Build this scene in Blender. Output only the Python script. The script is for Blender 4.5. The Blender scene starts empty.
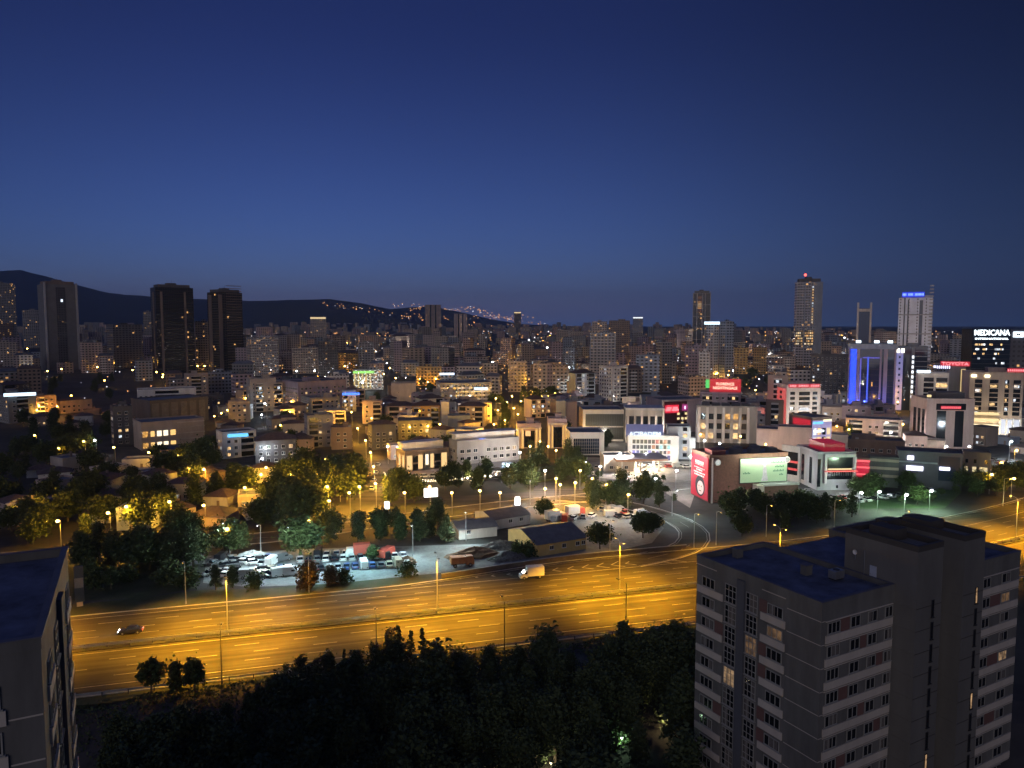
import bpy, bmesh, math, random
from math import radians, sin, cos, pi, atan2, hypot
from mathutils import Vector, Matrix, noise

# ------------------------------------------------------------------ camera, sky, light, exposure
sc = bpy.context.scene
COL = sc.collection
CAM_H, FPX, TILT = 62.0, 745.0, radians(4.53)
cam_data = bpy.data.cameras.new('camera')
cam = bpy.data.objects.new('camera', cam_data)
COL.objects.link(cam)
cam.location = (0, 0, CAM_H)
cam.rotation_euler = (radians(90) - TILT, 0, 0)
cam_data.sensor_width = 36
cam_data.lens = 36 * FPX / 1024
cam_data.clip_start = 0.5
cam_data.clip_end = 60000
sc.camera = cam

EXPO = 4.7
G = 2 ** EXPO                       # lamps and signs below are given in display units and divided by this
sc.view_settings.view_transform = 'Standard'
sc.view_settings.look = 'None'
sc.view_settings.exposure = EXPO
sc.view_settings.gamma = 1
sc.view_settings.use_curve_mapping = False

world = bpy.data.worlds.new('World')
sc.world = world
world.use_nodes = True
wn = world.node_tree
bg = wn.nodes['Background']
sky = wn.nodes.new('ShaderNodeTexSky')
sky.sky_type = 'NISHITA'
sky.sun_disc = False
sky.sun_elevation = radians(-5.0)
sky.sun_rotation = radians(-24)
sky.ozone_density = 4.4
sky.air_density = 1.0
sky.dust_density = 0.8
sky.altitude = 60
# the lit city's own glow in the low air: a grey-violet band that fades with elevation
wtc = wn.nodes.new('ShaderNodeTexCoord'); wsp = wn.nodes.new('ShaderNodeSeparateXYZ')
wn.links.new(wtc.outputs['Generated'], wsp.inputs[0])
wab = wn.nodes.new('ShaderNodeMath'); wab.operation = 'ABSOLUTE'; wn.links.new(wsp.outputs[2], wab.inputs[0])
wmr = wn.nodes.new('ShaderNodeMath'); wmr.operation = 'MULTIPLY'; wmr.inputs[1].default_value = -6.5; wn.links.new(wab.outputs[0], wmr.inputs[0])
wex = wn.nodes.new('ShaderNodeMath'); wex.operation = 'EXPONENT'; wn.links.new(wmr.outputs[0], wex.inputs[0])
wmx = wn.nodes.new('ShaderNodeMix'); wmx.data_type = 'RGBA'; wmx.blend_type = 'ADD'
wn.links.new(wex.outputs[0], wmx.inputs[0]); wn.links.new(sky.outputs[0], wmx.inputs[6])
wmx.inputs[7].default_value = (.0170, .0340, .0850, 1)
wzn = wn.nodes.new('ShaderNodeMapRange'); wzn.interpolation_type = 'SMOOTHSTEP'
wzn.inputs[1].default_value, wzn.inputs[2].default_value = .33, .8
wn.links.new(wsp.outputs[2], wzn.inputs[0])
wm2 = wn.nodes.new('ShaderNodeMix'); wm2.data_type = 'RGBA'; wm2.blend_type = 'ADD'
wn.links.new(wzn.outputs[0], wm2.inputs[0]); wn.links.new(wmx.outputs[2], wm2.inputs[6])
wm2.inputs[7].default_value = (.008, .014, .045, 1)
# the twilight arch: the sky darkens away from where the sun went down
def sky_math(op, a, b_=None):
    n = wn.nodes.new('ShaderNodeMath'); n.operation = op
    for i, q in enumerate((a, b_)):
        if q is None: continue
        if isinstance(q, (int, float)): n.inputs[i].default_value = q
        else: wn.links.new(q, n.inputs[i])
    return n.outputs[0]
wr = wn.nodes.new('ShaderNodeMapRange'); wr.inputs[1].default_value, wr.inputs[2].default_value = .05, .75; wr.inputs[3].default_value, wr.inputs[4].default_value = 1, .44
wl = wn.nodes.new('ShaderNodeMapRange'); wl.inputs[1].default_value, wl.inputs[2].default_value = -.2, -.8; wl.inputs[3].default_value, wl.inputs[4].default_value = 1, .72
for q in (wr, wl): q.interpolation_type = 'SMOOTHSTEP'; wn.links.new(wsp.outputs[0], q.inputs[0])
wm3 = wn.nodes.new('ShaderNodeMix'); wm3.data_type = 'RGBA'; wm3.blend_type = 'MULTIPLY'; wm3.inputs[0].default_value = 1
wn.links.new(wm2.outputs[2], wm3.inputs[6]); wn.links.new(sky_math('MULTIPLY', wr.outputs[0], wl.outputs[0]), wm3.inputs[7])
wn.links.new(wm3.outputs[2], bg.inputs[0])
bg.inputs[1].default_value = 0.120

sun_d = bpy.data.lights.new('sun', 'SUN')
sun_d.energy = 0.0165                # after sunset: only the dim warm glow of the lit city behind the camera
sun_d.angle = radians(40)
sun_d.color = (1.0, 0.85, 0.82)
sun = bpy.data.objects.new('sun', sun_d)
COL.objects.link(sun)
sun.rotation_euler = (radians(76), 0, radians(-16))

cy = sc.cycles
cy.use_denoising = True
cy.use_light_tree = True
cy.max_bounces = 4
cy.diffuse_bounces = 2
cy.glossy_bounces = 2
cy.transmission_bounces = 2
cy.transparent_max_bounces = 4
cy.volume_bounces = 0
cy.sample_clamp_indirect = 3.0
cy.caustics_reflective = False
cy.caustics_refractive = False

R = random.Random(7)
S_, C_ = sin(TILT), cos(TILT)

# ------------------------------------------------------------------ where a pixel lies in the place
def ray(px, py):
    dx, dy = (px - 512) / FPX, (384 - py) / FPX
    return dx, C_ + dy * S_, -S_ + dy * C_

def ground(x, y):
    t = min(1, max(0, (y - 420) / 2300))
    u = min(1, max(0, (122 - y) / 36))
    return 34 * t * t * (3 - 2 * t) - 10 * u * u * (3 - 2 * u)

def at_z(px, py, z=0.0):
    d = ray(px, py)
    t = (z - CAM_H) / d[2]
    return Vector((d[0] * t, d[1] * t, z))

def at_ground(px, py, h=0.0):
    z = h
    for k in range(12):
        p = at_z(px, py, min(z, 61))
        z = ground(p.x, p.y) + h
    return Vector((p.x, p.y, z))

def at_y(px, py, y):
    d = ray(px, py)
    t = y / d[1]
    return Vector((d[0] * t, y, CAM_H + d[2] * t))

def project(p):
    dx, dy, dz = p[0], p[1], p[2] - CAM_H
    dep = dy * C_ - dz * S_
    up = dy * S_ + dz * C_
    return 512 + FPX * dx / dep, 384 - FPX * up / dep, dep

# ------------------------------------------------------------------ mesh builder
class MB:
    def __init__(s):
        s.v, s.f, s.m = [], [], []
    def face(s, pts, m=0):
        n = len(s.v)
        s.v += [tuple(p) for p in pts]
        s.f.append(tuple(range(n, n + len(pts))))
        s.m.append(m)
    def box(s, x0, x1, y0, y1, z0, z1, m=0):
        n = len(s.v)
        s.v += [(x0, y0, z0), (x1, y0, z0), (x1, y1, z0), (x0, y1, z0), (x0, y0, z1), (x1, y0, z1), (x1, y1, z1), (x0, y1, z1)]
        for q in ((0, 3, 2, 1), (4, 5, 6, 7), (0, 1, 5, 4), (1, 2, 6, 5), (2, 3, 7, 6), (3, 0, 4, 7)):
            s.f.append(tuple(n + k for k in q))
            s.m.append(m)
    def prism(s, pts, z0, z1, m=0, mt=None):
        n, k = len(s.v), len(pts)
        a = sum(pts[i][0] * pts[(i + 1) % k][1] - pts[(i + 1) % k][0] * pts[i][1] for i in range(k))
        if a < 0:
            pts = pts[::-1]
        zf = (lambda z, i: z[i] if isinstance(z, (list, tuple)) else z)
        s.v += [(p[0], p[1], zf(z0, i)) for i, p in enumerate(pts)] + [(p[0], p[1], zf(z1, i)) for i, p in enumerate(pts)]
        s.f.append(tuple(n + i for i in range(k - 1, -1, -1))); s.m.append(m)
        s.f.append(tuple(n + k + i for i in range(k))); s.m.append(m if mt is None else mt)
        for i in range(k):
            j = (i + 1) % k
            s.f.append((n + i, n + j, n + k + j, n + k + i)); s.m.append(m)
    def tube(s, p0, p1, r0, r1, n=8, m=0, cap=True):
        p0, p1 = Vector(p0), Vector(p1)
        d = (p1 - p0).normalized()
        a = d.orthogonal().normalized()
        b = d.cross(a)
        k = len(s.v)
        for p, r in ((p0, r0), (p1, r1)):
            for i in range(n):
                t = 2 * pi * i / n
                s.v.append(tuple(p + a * (r * cos(t)) + b * (r * sin(t))))
        for i in range(n):
            j = (i + 1) % n
            s.f.append((k + i, k + j, k + n + j, k + n + i)); s.m.append(m)
        if cap:
            s.f.append(tuple(k + i for i in range(n - 1, -1, -1))); s.m.append(m)
            s.f.append(tuple(k + n + i for i in range(n))); s.m.append(m)
    def ball(s, c, r, m=0, nu=8, nv=5, sz=1.0):
        k = len(s.v)
        s.v.append((c[0], c[1], c[2] - r * sz))
        for j in range(1, nv):
            t = -pi / 2 + pi * j / nv
            for i in range(nu):
                u = 2 * pi * i / nu
                s.v.append((c[0] + r * cos(t) * cos(u), c[1] + r * cos(t) * sin(u), c[2] + r * sz * sin(t)))
        s.v.append((c[0], c[1], c[2] + r * sz))
        top = len(s.v) - 1
        for i in range(nu):
            i2 = (i + 1) % nu
            s.f.append((k, k + 1 + i2, k + 1 + i)); s.m.append(m)
            for j in range(nv - 2):
                o = k + 1 + j * nu
                s.f.append((o + i, o + i2, o + nu + i2, o + nu + i)); s.m.append(m)
            o = k + 1 + (nv - 2) * nu
            s.f.append((o + i, o + i2, top)); s.m.append(m)
    def mesh(s, name, mats, smooth=False):
        me = bpy.data.meshes.new(name)
        me.from_pydata(s.v, [], s.f)
        for mm in (mats if isinstance(mats, (list, tuple)) else [mats]):
            me.materials.append(mm)
        if any(s.m):
            me.polygons.foreach_set('material_index', s.m)
        if smooth:
            me.polygons.foreach_set('use_smooth', [True] * len(s.f))
        me.update()
        return me
    def build(s, name, mats, parent=None, smooth=False, loc=None, rz=None):
        return link(name, s.mesh(name, mats, smooth), parent, loc, rz)

def link(name, data, parent=None, loc=None, rz=None):
    o = bpy.data.objects.new(name, data)
    COL.objects.link(o)
    if parent is not None:
        o.parent = parent
    if loc is not None:
        o.location = loc
    if rz is not None:
        o.rotation_euler = (0, 0, rz)
    return o

def tag(o, label, cat, group=None):
    o['label'] = label
    o['category'] = cat
    if group:
        o['group'] = group
    return o

def thing(name, label, cat, loc=(0, 0, 0), rz=0.0, group=None):
    return tag(link(name, None, None, loc, rz), label, cat, group)

def structure(o, kind='structure'):
    o['kind'] = kind
    return o

def copy_tree(o, parent=None):
    c = o.copy()
    COL.objects.link(c)
    if parent is not None:
        c.parent = parent
    for ch in list(o.children):
        copy_tree(ch, c)
    return c

# ------------------------------------------------------------------ materials
MATS = {}
def new_mat(name):
    m = bpy.data.materials.new(name)
    m.use_nodes = True
    return m, m.node_tree, m.node_tree.nodes['Principled BSDF']

def paint(name, col, rough=0.8, vary=0.25, scale=0.6, metal=0.0, rand=0.0, spec=0.4, streak=False):
    """a weathered surface: large and small noise mottling of one base colour"""
    if name in MATS:
        return MATS[name]
    m, nt, b = new_mat(name)
    N, L = nt.nodes, nt.links
    tc = N.new('ShaderNodeTexCoord')
    mp = N.new('ShaderNodeMapping')
    mp.inputs['Scale'].default_value = (scale, scale, scale * (0.25 if streak else 1))
    n1 = N.new('ShaderNodeTexNoise')
    n1.inputs['Scale'].default_value = 1.0
    n1.inputs['Detail'].default_value = 6
    n1.inputs['Roughness'].default_value = 0.65
    mr = N.new('ShaderNodeMapRange')
    mr.inputs[1].default_value, mr.inputs[2].default_value = 0.3, 0.7
    mr.inputs[3].default_value, mr.inputs[4].default_value = 1 - vary, 1 + vary
    mx = N.new('ShaderNodeMix'); mx.data_type = 'RGBA'; mx.blend_type = 'MULTIPLY'
    mx.inputs[0].default_value = 1
    mx.inputs[6].default_value = (*col, 1)
    L.new(tc.outputs['Object'], mp.inputs[0]); L.new(mp.outputs[0], n1.inputs['Vector'])
    L.new(n1.outputs[0], mr.inputs[0])
    fac = mr.outputs[0]
    if rand:
        oi = N.new('ShaderNodeObjectInfo')
        r2 = N.new('ShaderNodeMapRange')
        r2.inputs[3].default_value, r2.inputs[4].default_value = 1 - rand, 1 + rand
        L.new(oi.outputs['Random'], r2.inputs[0])
        mm = N.new('ShaderNodeMath'); mm.operation = 'MULTIPLY'
        L.new(fac, mm.inputs[0]); L.new(r2.outputs[0], mm.inputs[1])
        fac = mm.outputs[0]
    L.new(fac, mx.inputs[7])
    L.new(mx.outputs[2], b.inputs['Base Color'])
    b.inputs['Roughness'].default_value = rough
    b.inputs['Metallic'].default_value = metal
    b.inputs['Specular IOR Level'].default_value = spec
    MATS[name] = m
    return m

def glow(name, col, strength, sampling='AUTO', base=(0.05, 0.05, 0.05)):
    """something that gives off light, or a lit surface with its light put in; strength in display units"""
    if name in MATS:
        return MATS[name]
    m, nt, b = new_mat(name)
    b.inputs['Base Color'].default_value = (*base, 1)
    b.inputs['Emission Color'].default_value = (*col, 1)
    b.inputs['Emission Strength'].default_value = strength / G
    m.cycles.emission_sampling = sampling
    MATS[name] = m
    return m

def glass(name, col=(0.012, 0.014, 0.018), rough=0.12):
    if name in MATS:
        return MATS[name]
    m, nt, b = new_mat(name)
    b.inputs['Base Color'].default_value = (*col, 1)
    b.inputs['Roughness'].default_value = rough
    b.inputs['Specular IOR Level'].default_value = 0.6
    MATS[name] = m
    return m

def lit_room(name, col, strength):
    """a window with a lit room behind: uneven curtains and furniture, so noise over the pane"""
    if name in MATS:
        return MATS[name]
    m, nt, b = new_mat(name)
    N, L = nt.nodes, nt.links
    tc = N.new('ShaderNodeTexCoord')
    n1 = N.new('ShaderNodeTexNoise'); n1.inputs['Scale'].default_value = 1.4; n1.inputs['Detail'].default_value = 2
    oi = N.new('ShaderNodeObjectInfo')
    ad = N.new('ShaderNodeVectorMath'); ad.operation = 'ADD'
    L.new(tc.outputs['Object'], ad.inputs[0]); L.new(oi.outputs['Location'], ad.inputs[1])
    L.new(ad.outputs[0], n1.inputs['Vector'])
    mr = N.new('ShaderNodeMapRange')
    mr.inputs[1].default_value, mr.inputs[2].default_value = 0.35, 0.65
    mr.inputs[3].default_value, mr.inputs[4].default_value = strength * 0.25 / G, strength * 1.3 / G
    L.new(n1.outputs[0], mr.inputs[0])
    b.inputs['Base Color'].default_value = (0.1, 0.09, 0.08, 1)
    b.inputs['Emission Color'].default_value = (*col, 1)
    L.new(mr.outputs[0], b.inputs['Emission Strength'])
    m.cycles.emission_sampling = 'NONE'
    MATS[name] = m
    return m

def facade(name, wall, lit=0.06, bay=3.2, floor=3.0, win=(0.24, 0.76, 0.36, 0.82), strength=0.9, cool=0.25, band=0.0, glassc=(0.02, 0.022, 0.028)):
    """far facade: storeys of windows laid out on the wall's own axes, a few of them lit"""
    if name in MATS:
        return MATS[name]
    m, nt, b = new_mat(name)
    N, L = nt.nodes, nt.links
    def math_(op, a, c=None):
        n = N.new('ShaderNodeMath'); n.operation = op
        for i, x in enumerate((a, c)):
            if x is None: continue
            if isinstance(x, (int, float)): n.inputs[i].default_value = x
            else: L.new(x, n.inputs[i])
        return n.outputs[0]
    tc = N.new('ShaderNodeTexCoord')
    so, sn = N.new('ShaderNodeSeparateXYZ'), N.new('ShaderNodeSeparateXYZ')
    L.new(tc.outputs['Object'], so.inputs[0]); L.new(tc.outputs['Normal'], sn.inputs[0])
    side = math_('GREATER_THAN', math_('ABSOLUTE', sn.outputs[0]), 0.5)
    up = math_('LESS_THAN', math_('ABSOLUTE', sn.outputs[2]), 0.5)
    oi = N.new('ShaderNodeObjectInfo')
    rnd = oi.outputs['Random']
    bayv = math_('MULTIPLY', math_('ADD', math_('MULTIPLY', rnd, 0.5), 0.75), bay)
    u = math_('ADD', math_('MULTIPLY', so.outputs[0], math_('SUBTRACT', 1.0, side)), math_('MULTIPLY', so.outputs[1], side))
    cu = math_('DIVIDE', math_('ADD', u, 100.0), bayv)
    cz = math_('DIVIDE', so.outputs[2], floor)
    fu, fz = math_('FRACT', cu), math_('FRACT', cz)
    w = math_('MULTIPLY', math_('GREATER_THAN', fu, win[0]), math_('LESS_THAN', fu, win[1]))
    w = math_('MULTIPLY', w, math_('MULTIPLY', math_('GREATER_THAN', fz, win[2]), math_('LESS_THAN', fz, win[3])))
    w = math_('MULTIPLY', w, up)
    cb = N.new('ShaderNodeCombineXYZ')
    L.new(math_('ADD', math_('FLOOR', cu), math_('MULTIPLY', side, 57.0)), cb.inputs[0])
    L.new(math_('FLOOR', cz), cb.inputs[1]); L.new(math_('MULTIPLY', rnd, 913.0), cb.inputs[2])
    wnz = N.new('ShaderNodeTexWhiteNoise'); wnz.noise_dimensions = '3D'
    L.new(cb.outputs[0], wnz.inputs['Vector'])
    sc_ = N.new('ShaderNodeSeparateColor'); L.new(wnz.outputs['Color'], sc_.inputs[0])
    on = math_('MULTIPLY', w, math_('LESS_THAN', wnz.outputs['Value'], lit))
    ramp = N.new('ShaderNodeValToRGB'); ramp.color_ramp.interpolation = 'CONSTANT'
    e = ramp.color_ramp.elements
    e[0].position = 0; e[0].color = (1, 0.5, 0.16, 1)
    e[1].position = 1 - cool; e[1].color = (0.75, 0.87, 1, 1)
    x = e.new(0.35 * (1 - cool)); x.color = (1, 0.68, 0.33, 1)
    x = e.new(0.75 * (1 - cool)); x.color = (1, 0.8, 0.55, 1)
    L.new(sc_.outputs[0], ramp.inputs[0])
    L.new(ramp.outputs[0], b.inputs['Emission Color'])
    L.new(math_('MULTIPLY', on, math_('MULTIPLY', math_('ADD', sc_.outputs[1], 0.25), strength / G)), b.inputs['Emission Strength'])
    nz = N.new('ShaderNodeTexNoise'); nz.inputs['Scale'].default_value = 0.15; nz.inputs['Detail'].default_value = 4
    L.new(tc.outputs['Object'], nz.inputs['Vector'])
    vv = math_('MULTIPLY', math_('ADD', math_('MULTIPLY', rnd, 0.5), 0.75), math_('ADD', math_('MULTIPLY', nz.outputs[0], 0.6), 0.7))
    if band:
        vv = math_('MULTIPLY', vv, math_('ADD', 1.0, math_('MULTIPLY', math_('LESS_THAN', fz, 0.16), band)))
    wc = N.new('ShaderNodeMix'); wc.data_type = 'RGBA'; wc.blend_type = 'MULTIPLY'; wc.inputs[0].default_value = 1
    wc.inputs[6].default_value = (*wall, 1); L.new(vv, wc.inputs[7])
    fm = N.new('ShaderNodeMix'); fm.data_type = 'RGBA'
    L.new(w, fm.inputs[0]); L.new(wc.outputs[2], fm.inputs[6]); fm.inputs[7].default_value = (*glassc, 1)
    L.new(fm.outputs[2], b.inputs['Base Color'])
    L.new(math_('SUBTRACT', 0.85, math_('MULTIPLY', w, 0.65)), b.inputs['Roughness'])
    m.cycles.emission_sampling = 'NONE'
    MATS[name] = m
    return m

def leaves(name, a, b_):
    if name in MATS:
        return MATS[name]
    m, nt, b = new_mat(name)
    N, L = nt.nodes, nt.links
    ge = N.new('ShaderNodeNewGeometry')
    mx = N.new('ShaderNodeMix'); mx.data_type = 'RGBA'
    mx.inputs[6].default_value = (*a, 1); mx.inputs[7].default_value = (*b_, 1)
    L.new(ge.outputs['Random Per Island'], mx.inputs[0])
    L.new(mx.outputs[2], b.inputs['Base Color'])
    b.inputs['Roughness'].default_value = 0.75
    b.inputs['Specular IOR Level'].default_value = 0.2
    MATS[name] = m
    return m

def ground_mat(name, cols, scale, detail=8, rough=0.9):
    """several earth / paving tones in irregular patches"""
    m, nt, b = new_mat(name)
    N, L = nt.nodes, nt.links
    ge = N.new('ShaderNodeNewGeometry')
    n1 = N.new('ShaderNodeTexNoise'); n1.inputs['Scale'].default_value = scale; n1.inputs['Detail'].default_value = detail; n1.inputs['Roughness'].default_value = 0.68
    L.new(ge.outputs['Position'], n1.inputs['Vector'])
    r = N.new('ShaderNodeValToRGB')
    e = r.color_ramp.elements
    k = len(cols)
    e[0].position, e[0].color = 0.32, (*cols[0], 1)
    e[1].position, e[1].color = 0.68, (*cols[-1], 1)
    for i in range(1, k - 1):
        x = e.new(0.32 + 0.36 * i / (k - 1)); x.color = (*cols[i], 1)
    L.new(n1.outputs[0], r.inputs[0])
    n2 = N.new('ShaderNodeTexNoise'); n2.inputs['Scale'].default_value = scale * 14; n2.inputs['Detail'].default_value = 4
    L.new(ge.outputs['Position'], n2.inputs['Vector'])
    mr = N.new('ShaderNodeMapRange'); mr.inputs[3].default_value, mr.inputs[4].default_value = 0.65, 1.35
    L.new(n2.outputs[0], mr.inputs[0])
    mx = N.new('ShaderNodeMix'); mx.data_type = 'RGBA'; mx.blend_type = 'MULTIPLY'; mx.inputs[0].default_value = 1
    L.new(r.outputs[0], mx.inputs[6]); L.new(mr.outputs[0], mx.inputs[7])
    L.new(mx.outputs[2], b.inputs['Base Color'])
    b.inputs['Roughness'].default_value = rough
    b.inputs['Specular IOR Level'].default_value = 0.3
    MATS[name] = m
    return m

WALL = {'beige': (.41, .35, .30), 'cream': (.49, .44, .39), 'grey': (.28, .28, .28), 'pale grey': (.45, .45, .46), 'pinkish': (.42, .34, .32),
        'brown': (.19, .15, .13), 'white': (.66, .65, .62), 'mauve': (.34, .28, .32), 'blue-grey': (.27, .31, .37), 'dark grey': (.11, .11, .12), 'ochre': (.45, .31, .13)}
GL = glass('window_glass')
GLB = glass('blue_glass', (0.02, 0.03, 0.06), 0.08)
WARM = lit_room('warm_room', (1, .62, .26), 1.3)
COOL = lit_room('cool_room', (.8, .9, 1), 1.2)
AMBER = lit_room('amber_room', (1, .5, .12), 1.0)
WHITEF = paint('white_frame', (.7, .7, .68), .5, .1)
ROOF = paint('roof_felt', (.13, .14, .16), .9, .35, .4, rand=.25)
TILE = paint('roof_tile', (.10, .07, .065), .85, .3, .8, rand=.2)
CONC = paint('concrete', (.33, .32, .30), .85, .2, .5)
METAL = paint('galvanised_metal', (.35, .36, .37), .45, .15, 1, metal=.7)
DARKM = paint('dark_metal', (.05, .05, .055), .5, .2, 1, metal=.4)
BULB_O = glow('sodium_bulb', (1, .5, .08), 60, 'NONE')
BULB_W = glow('white_bulb', (.85, .95, 1), 60, 'NONE')
def wallm(c):
    return paint('wall_' + c.replace(' ', '_').replace('-', '_'), WALL[c], .85, .2, .25, rand=.15, streak=True)

# ------------------------------------------------------------------ ground, hills
GROUND = ground_mat('city_ground', [(.018, .018, .015), (.034, .032, .028), (.055, .052, .05), (.02, .024, .015)], .02)
mb = MB()
ys = [-260, -60, 0, 60, 84, 90, 96, 102, 108, 114, 119, 123, 200, 300, 380] + [420 + 40 * k for k in range(62)] + [3100, 3500, 4200, 5200, 7000, 10000, 14000]
NX = 26
for y in ys:
    half = 500 + abs(y) * 1.05
    for i in range(NX + 1):
        x = -half + 2 * half * i / NX
        mb.v.append((x, y, ground(x, y)))
for j in range(len(ys) - 1):
    for i in range(NX):
        a = j * (NX + 1) + i
        mb.f.append((a, a + 1, a + NX + 2, a + NX + 1)); mb.m.append(0)
structure(mb.build('ground', [GROUND]))

HILLM = ground_mat('hill_scrub', [(.006, .009, .010), (.010, .013, .012), (.014, .014, .013)], .004)
def ridge(name, pts, dist, front, noise_amp):
    """a ridge whose crest passes through the given skyline"""
    mb = MB()
    crest = []
    for k in range(len(pts) - 1):
        (xa, ya), (xb, yb) = pts[k], pts[k + 1]
        for i in range(6):
            t = i / 6
            crest.append((xa + (xb - xa) * t, ya + (yb - ya) * t))
    crest.append(pts[-1])
    rows = [(0, 0), (.2, .1), (.4, .28), (.6, .5), (.78, .74), (.9, .92), (1, 1), (1.12, .9), (1.35, .5), (1.7, 0)]
    for px, py in crest:
        p = at_y(px, py, dist)
        for (r, hgt) in rows:
            y = front + (dist - front) * r
            x = p.x * (0.35 + 0.65 * y / dist) if px > -900 else p.x
            x = p.x * y / dist
            base = ground(x, y) - 3
            z = base + max(0, p.z - base) * hgt
            z += noise_amp * noise.noise(Vector((x, y, 0)) * .0012) * hgt * (0 if r == 1 else 1) + 3 * noise.noise(Vector((x, y, 9)) * .01) * hgt
            mb.v.append((x, y, z))
    n = len(rows)
    for i in range(len(crest) - 1):
        for j in range(n - 1):
            a = i * n + j
            mb.f.append((a, a + n, a + n + 1, a + 1)); mb.m.append(0)
    return structure(mb.build(name, [HILLM], smooth=True))
ridge('hill', [(-260, 292), (-160, 280), (-70, 272), (0, 271), (20, 270), (45, 276), (70, 283), (100, 291), (125, 296), (150, 298), (200, 299), (250, 301), (290, 300), (330, 299), (360, 303), (390, 309), (420, 313), (455, 319), (500, 327)], 6200, 3300, 50)
ridge('hill', [(280, 327), (330, 318), (390, 309), (430, 306), (460, 312), (490, 319), (520, 324), (600, 328)], 7600, 5200, 30)
ridge('hill', [(620, 328.5), (700, 327.5), (800, 328), (900, 327.5), (1000, 328), (1100, 327), (1250, 326)], 9000, 6000, 10)

# ------------------------------------------------------------------ highway (local frame: x along it, y across it, northwards)
HA = radians(15.5)
HO = Vector((0, 161, 0))
HE, HN = Vector((cos(HA), sin(HA), 0)), Vector((-sin(HA), cos(HA), 0))
def bend(s):
    return .0013 * max(0, s - 70) ** 2
def hw(s, t, z=0.0):
    return HO + HE * s + HN * (t + bend(s)) + Vector((0, 0, z))
def to_hw(p):
    d = Vector((p[0], p[1], 0)) - HO
    s = d.dot(HE)
    return s, d.dot(HN) - bend(s)
S0, S1 = -190, 330
def asphalt(name, col):
    m, nt, b = new_mat(name)
    N, L = nt.nodes, nt.links
    tc = N.new('ShaderNodeTexCoord')
    mp = N.new('ShaderNodeMapping'); mp.inputs['Scale'].default_value = (.012, .75, 1)
    n1 = N.new('ShaderNodeTexNoise'); n1.inputs['Scale'].default_value = 1; n1.inputs['Detail'].default_value = 5; n1.inputs['Roughness'].default_value = .6
    n2 = N.new('ShaderNodeTexNoise'); n2.inputs['Scale'].default_value = .09; n2.inputs['Detail'].default_value = 8
    L.new(tc.outputs['Object'], mp.inputs[0]); L.new(mp.outputs[0], n1.inputs['Vector']); L.new(tc.outputs['Object'], n2.inputs['Vector'])
    a = N.new('ShaderNodeMapRange'); a.inputs[1].default_value, a.inputs[2].default_value = .3, .7; a.inputs[3].default_value, a.inputs[4].default_value = .45, 1.55
    c = N.new('ShaderNodeMapRange'); c.inputs[1].default_value, c.inputs[2].default_value = .3, .7; c.inputs[3].default_value, c.inputs[4].default_value = .75, 1.25
    L.new(n1.outputs[0], a.inputs[0]); L.new(n2.outputs[0], c.inputs[0])
    mm = N.new('ShaderNodeMath'); mm.operation = 'MULTIPLY'; L.new(a.outputs[0], mm.inputs[0]); L.new(c.outputs[0], mm.inputs[1])
    mx = N.new('ShaderNodeMix'); mx.data_type = 'RGBA'; mx.blend_type = 'MULTIPLY'; mx.inputs[0].default_value = 1
    mx.inputs[6].default_value = (*col, 1); L.new(mm.outputs[0], mx.inputs[7]); L.new(mx.outputs[2], b.inputs['Base Color'])
    b.inputs['Roughness'].default_value = .92
    b.inputs['Specular IOR Level'].default_value = .12
    return m
ASPH = asphalt('asphalt', (.050, .044, .035))
ASPH2 = asphalt('old_asphalt', (.075, .068, .062))
LINE = paint('road_paint', (.23, .22, .2), .7, .5, .8)
GRASS = ground_mat('verge_grass', [(.03, .04, .014), (.05, .055, .02), (.07, .06, .035)], .25)

def hw_strip(mb, s0, s1, t0, t1, z, step=10, m=0):
    n = max(1, int(math.ceil((s1 - s0) / step)))
    k = len(mb.v)
    for i in range(n + 1):
        s = s0 + (s1 - s0) * i / n
        f0 = t0(s) if callable(t0) else t0
        f1 = t1(s) if callable(t1) else t1
        mb.v += [(s, f0 + bend(s), z), (s, f1 + bend(s), z)]
    for i in range(n):
        a = k + 2 * i
        mb.f.append((a, a + 2, a + 3, a + 1)); mb.m.append(m)

def north_edge(s):
    t = min(1, max(0, (s + 30) / 60))
    return 18.6 + 7.5 * t * t * (3 - 2 * t)
mb = MB()
hw_strip(mb, S0, S1, -20.2, north_edge, .008)
structure(mb.build('road', [ASPH], loc=HO, rz=HA))
mb = MB()
for sgn in (1, -1):
    for t in (2.2, 16.7):
        hw_strip(mb, S0, S1, sgn * t - .11, sgn * t + .11, .012)
    for t in (5.8, 9.4, 13.05):
        s = S0 + R.random() * 8
        while s < S1:
            hw_strip(mb, s, s + 4.5, sgn * t - .08, sgn * t + .08, .012)
            s += 11
hw_strip(mb, -20, S1, lambda s: north_edge(s) - 1.0, lambda s: north_edge(s) - .78, .012)
def hatch(mb, s0, s1, ta, tb):
    """nested chevrons of a gore: pointed strips between two converging lines"""
    n = int((s1 - s0) / 4)
    for i in range(n):
        s = s0 + 4 * i
        w = (i + 1) / n
        c = (ta + tb) / 2
        hh = (tb - ta) / 2 * w
        for q in (1, -1):
            pts = [(s, c), (s + .5, c), (s + .5 + hh * 1.3, c + q * hh), (s + hh * 1.3, c + q * hh)]
            mb.face([(x, y + bend(x), .012) for x, y in (pts if q > 0 else pts[::-1])][::-1])
hatch(mb, -8, 52, 16.9, 23)
hatch(mb, 34, 74, -16.4, -13.2)
structure(mb.build('road_marking', [LINE], loc=HO, rz=HA))
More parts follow.
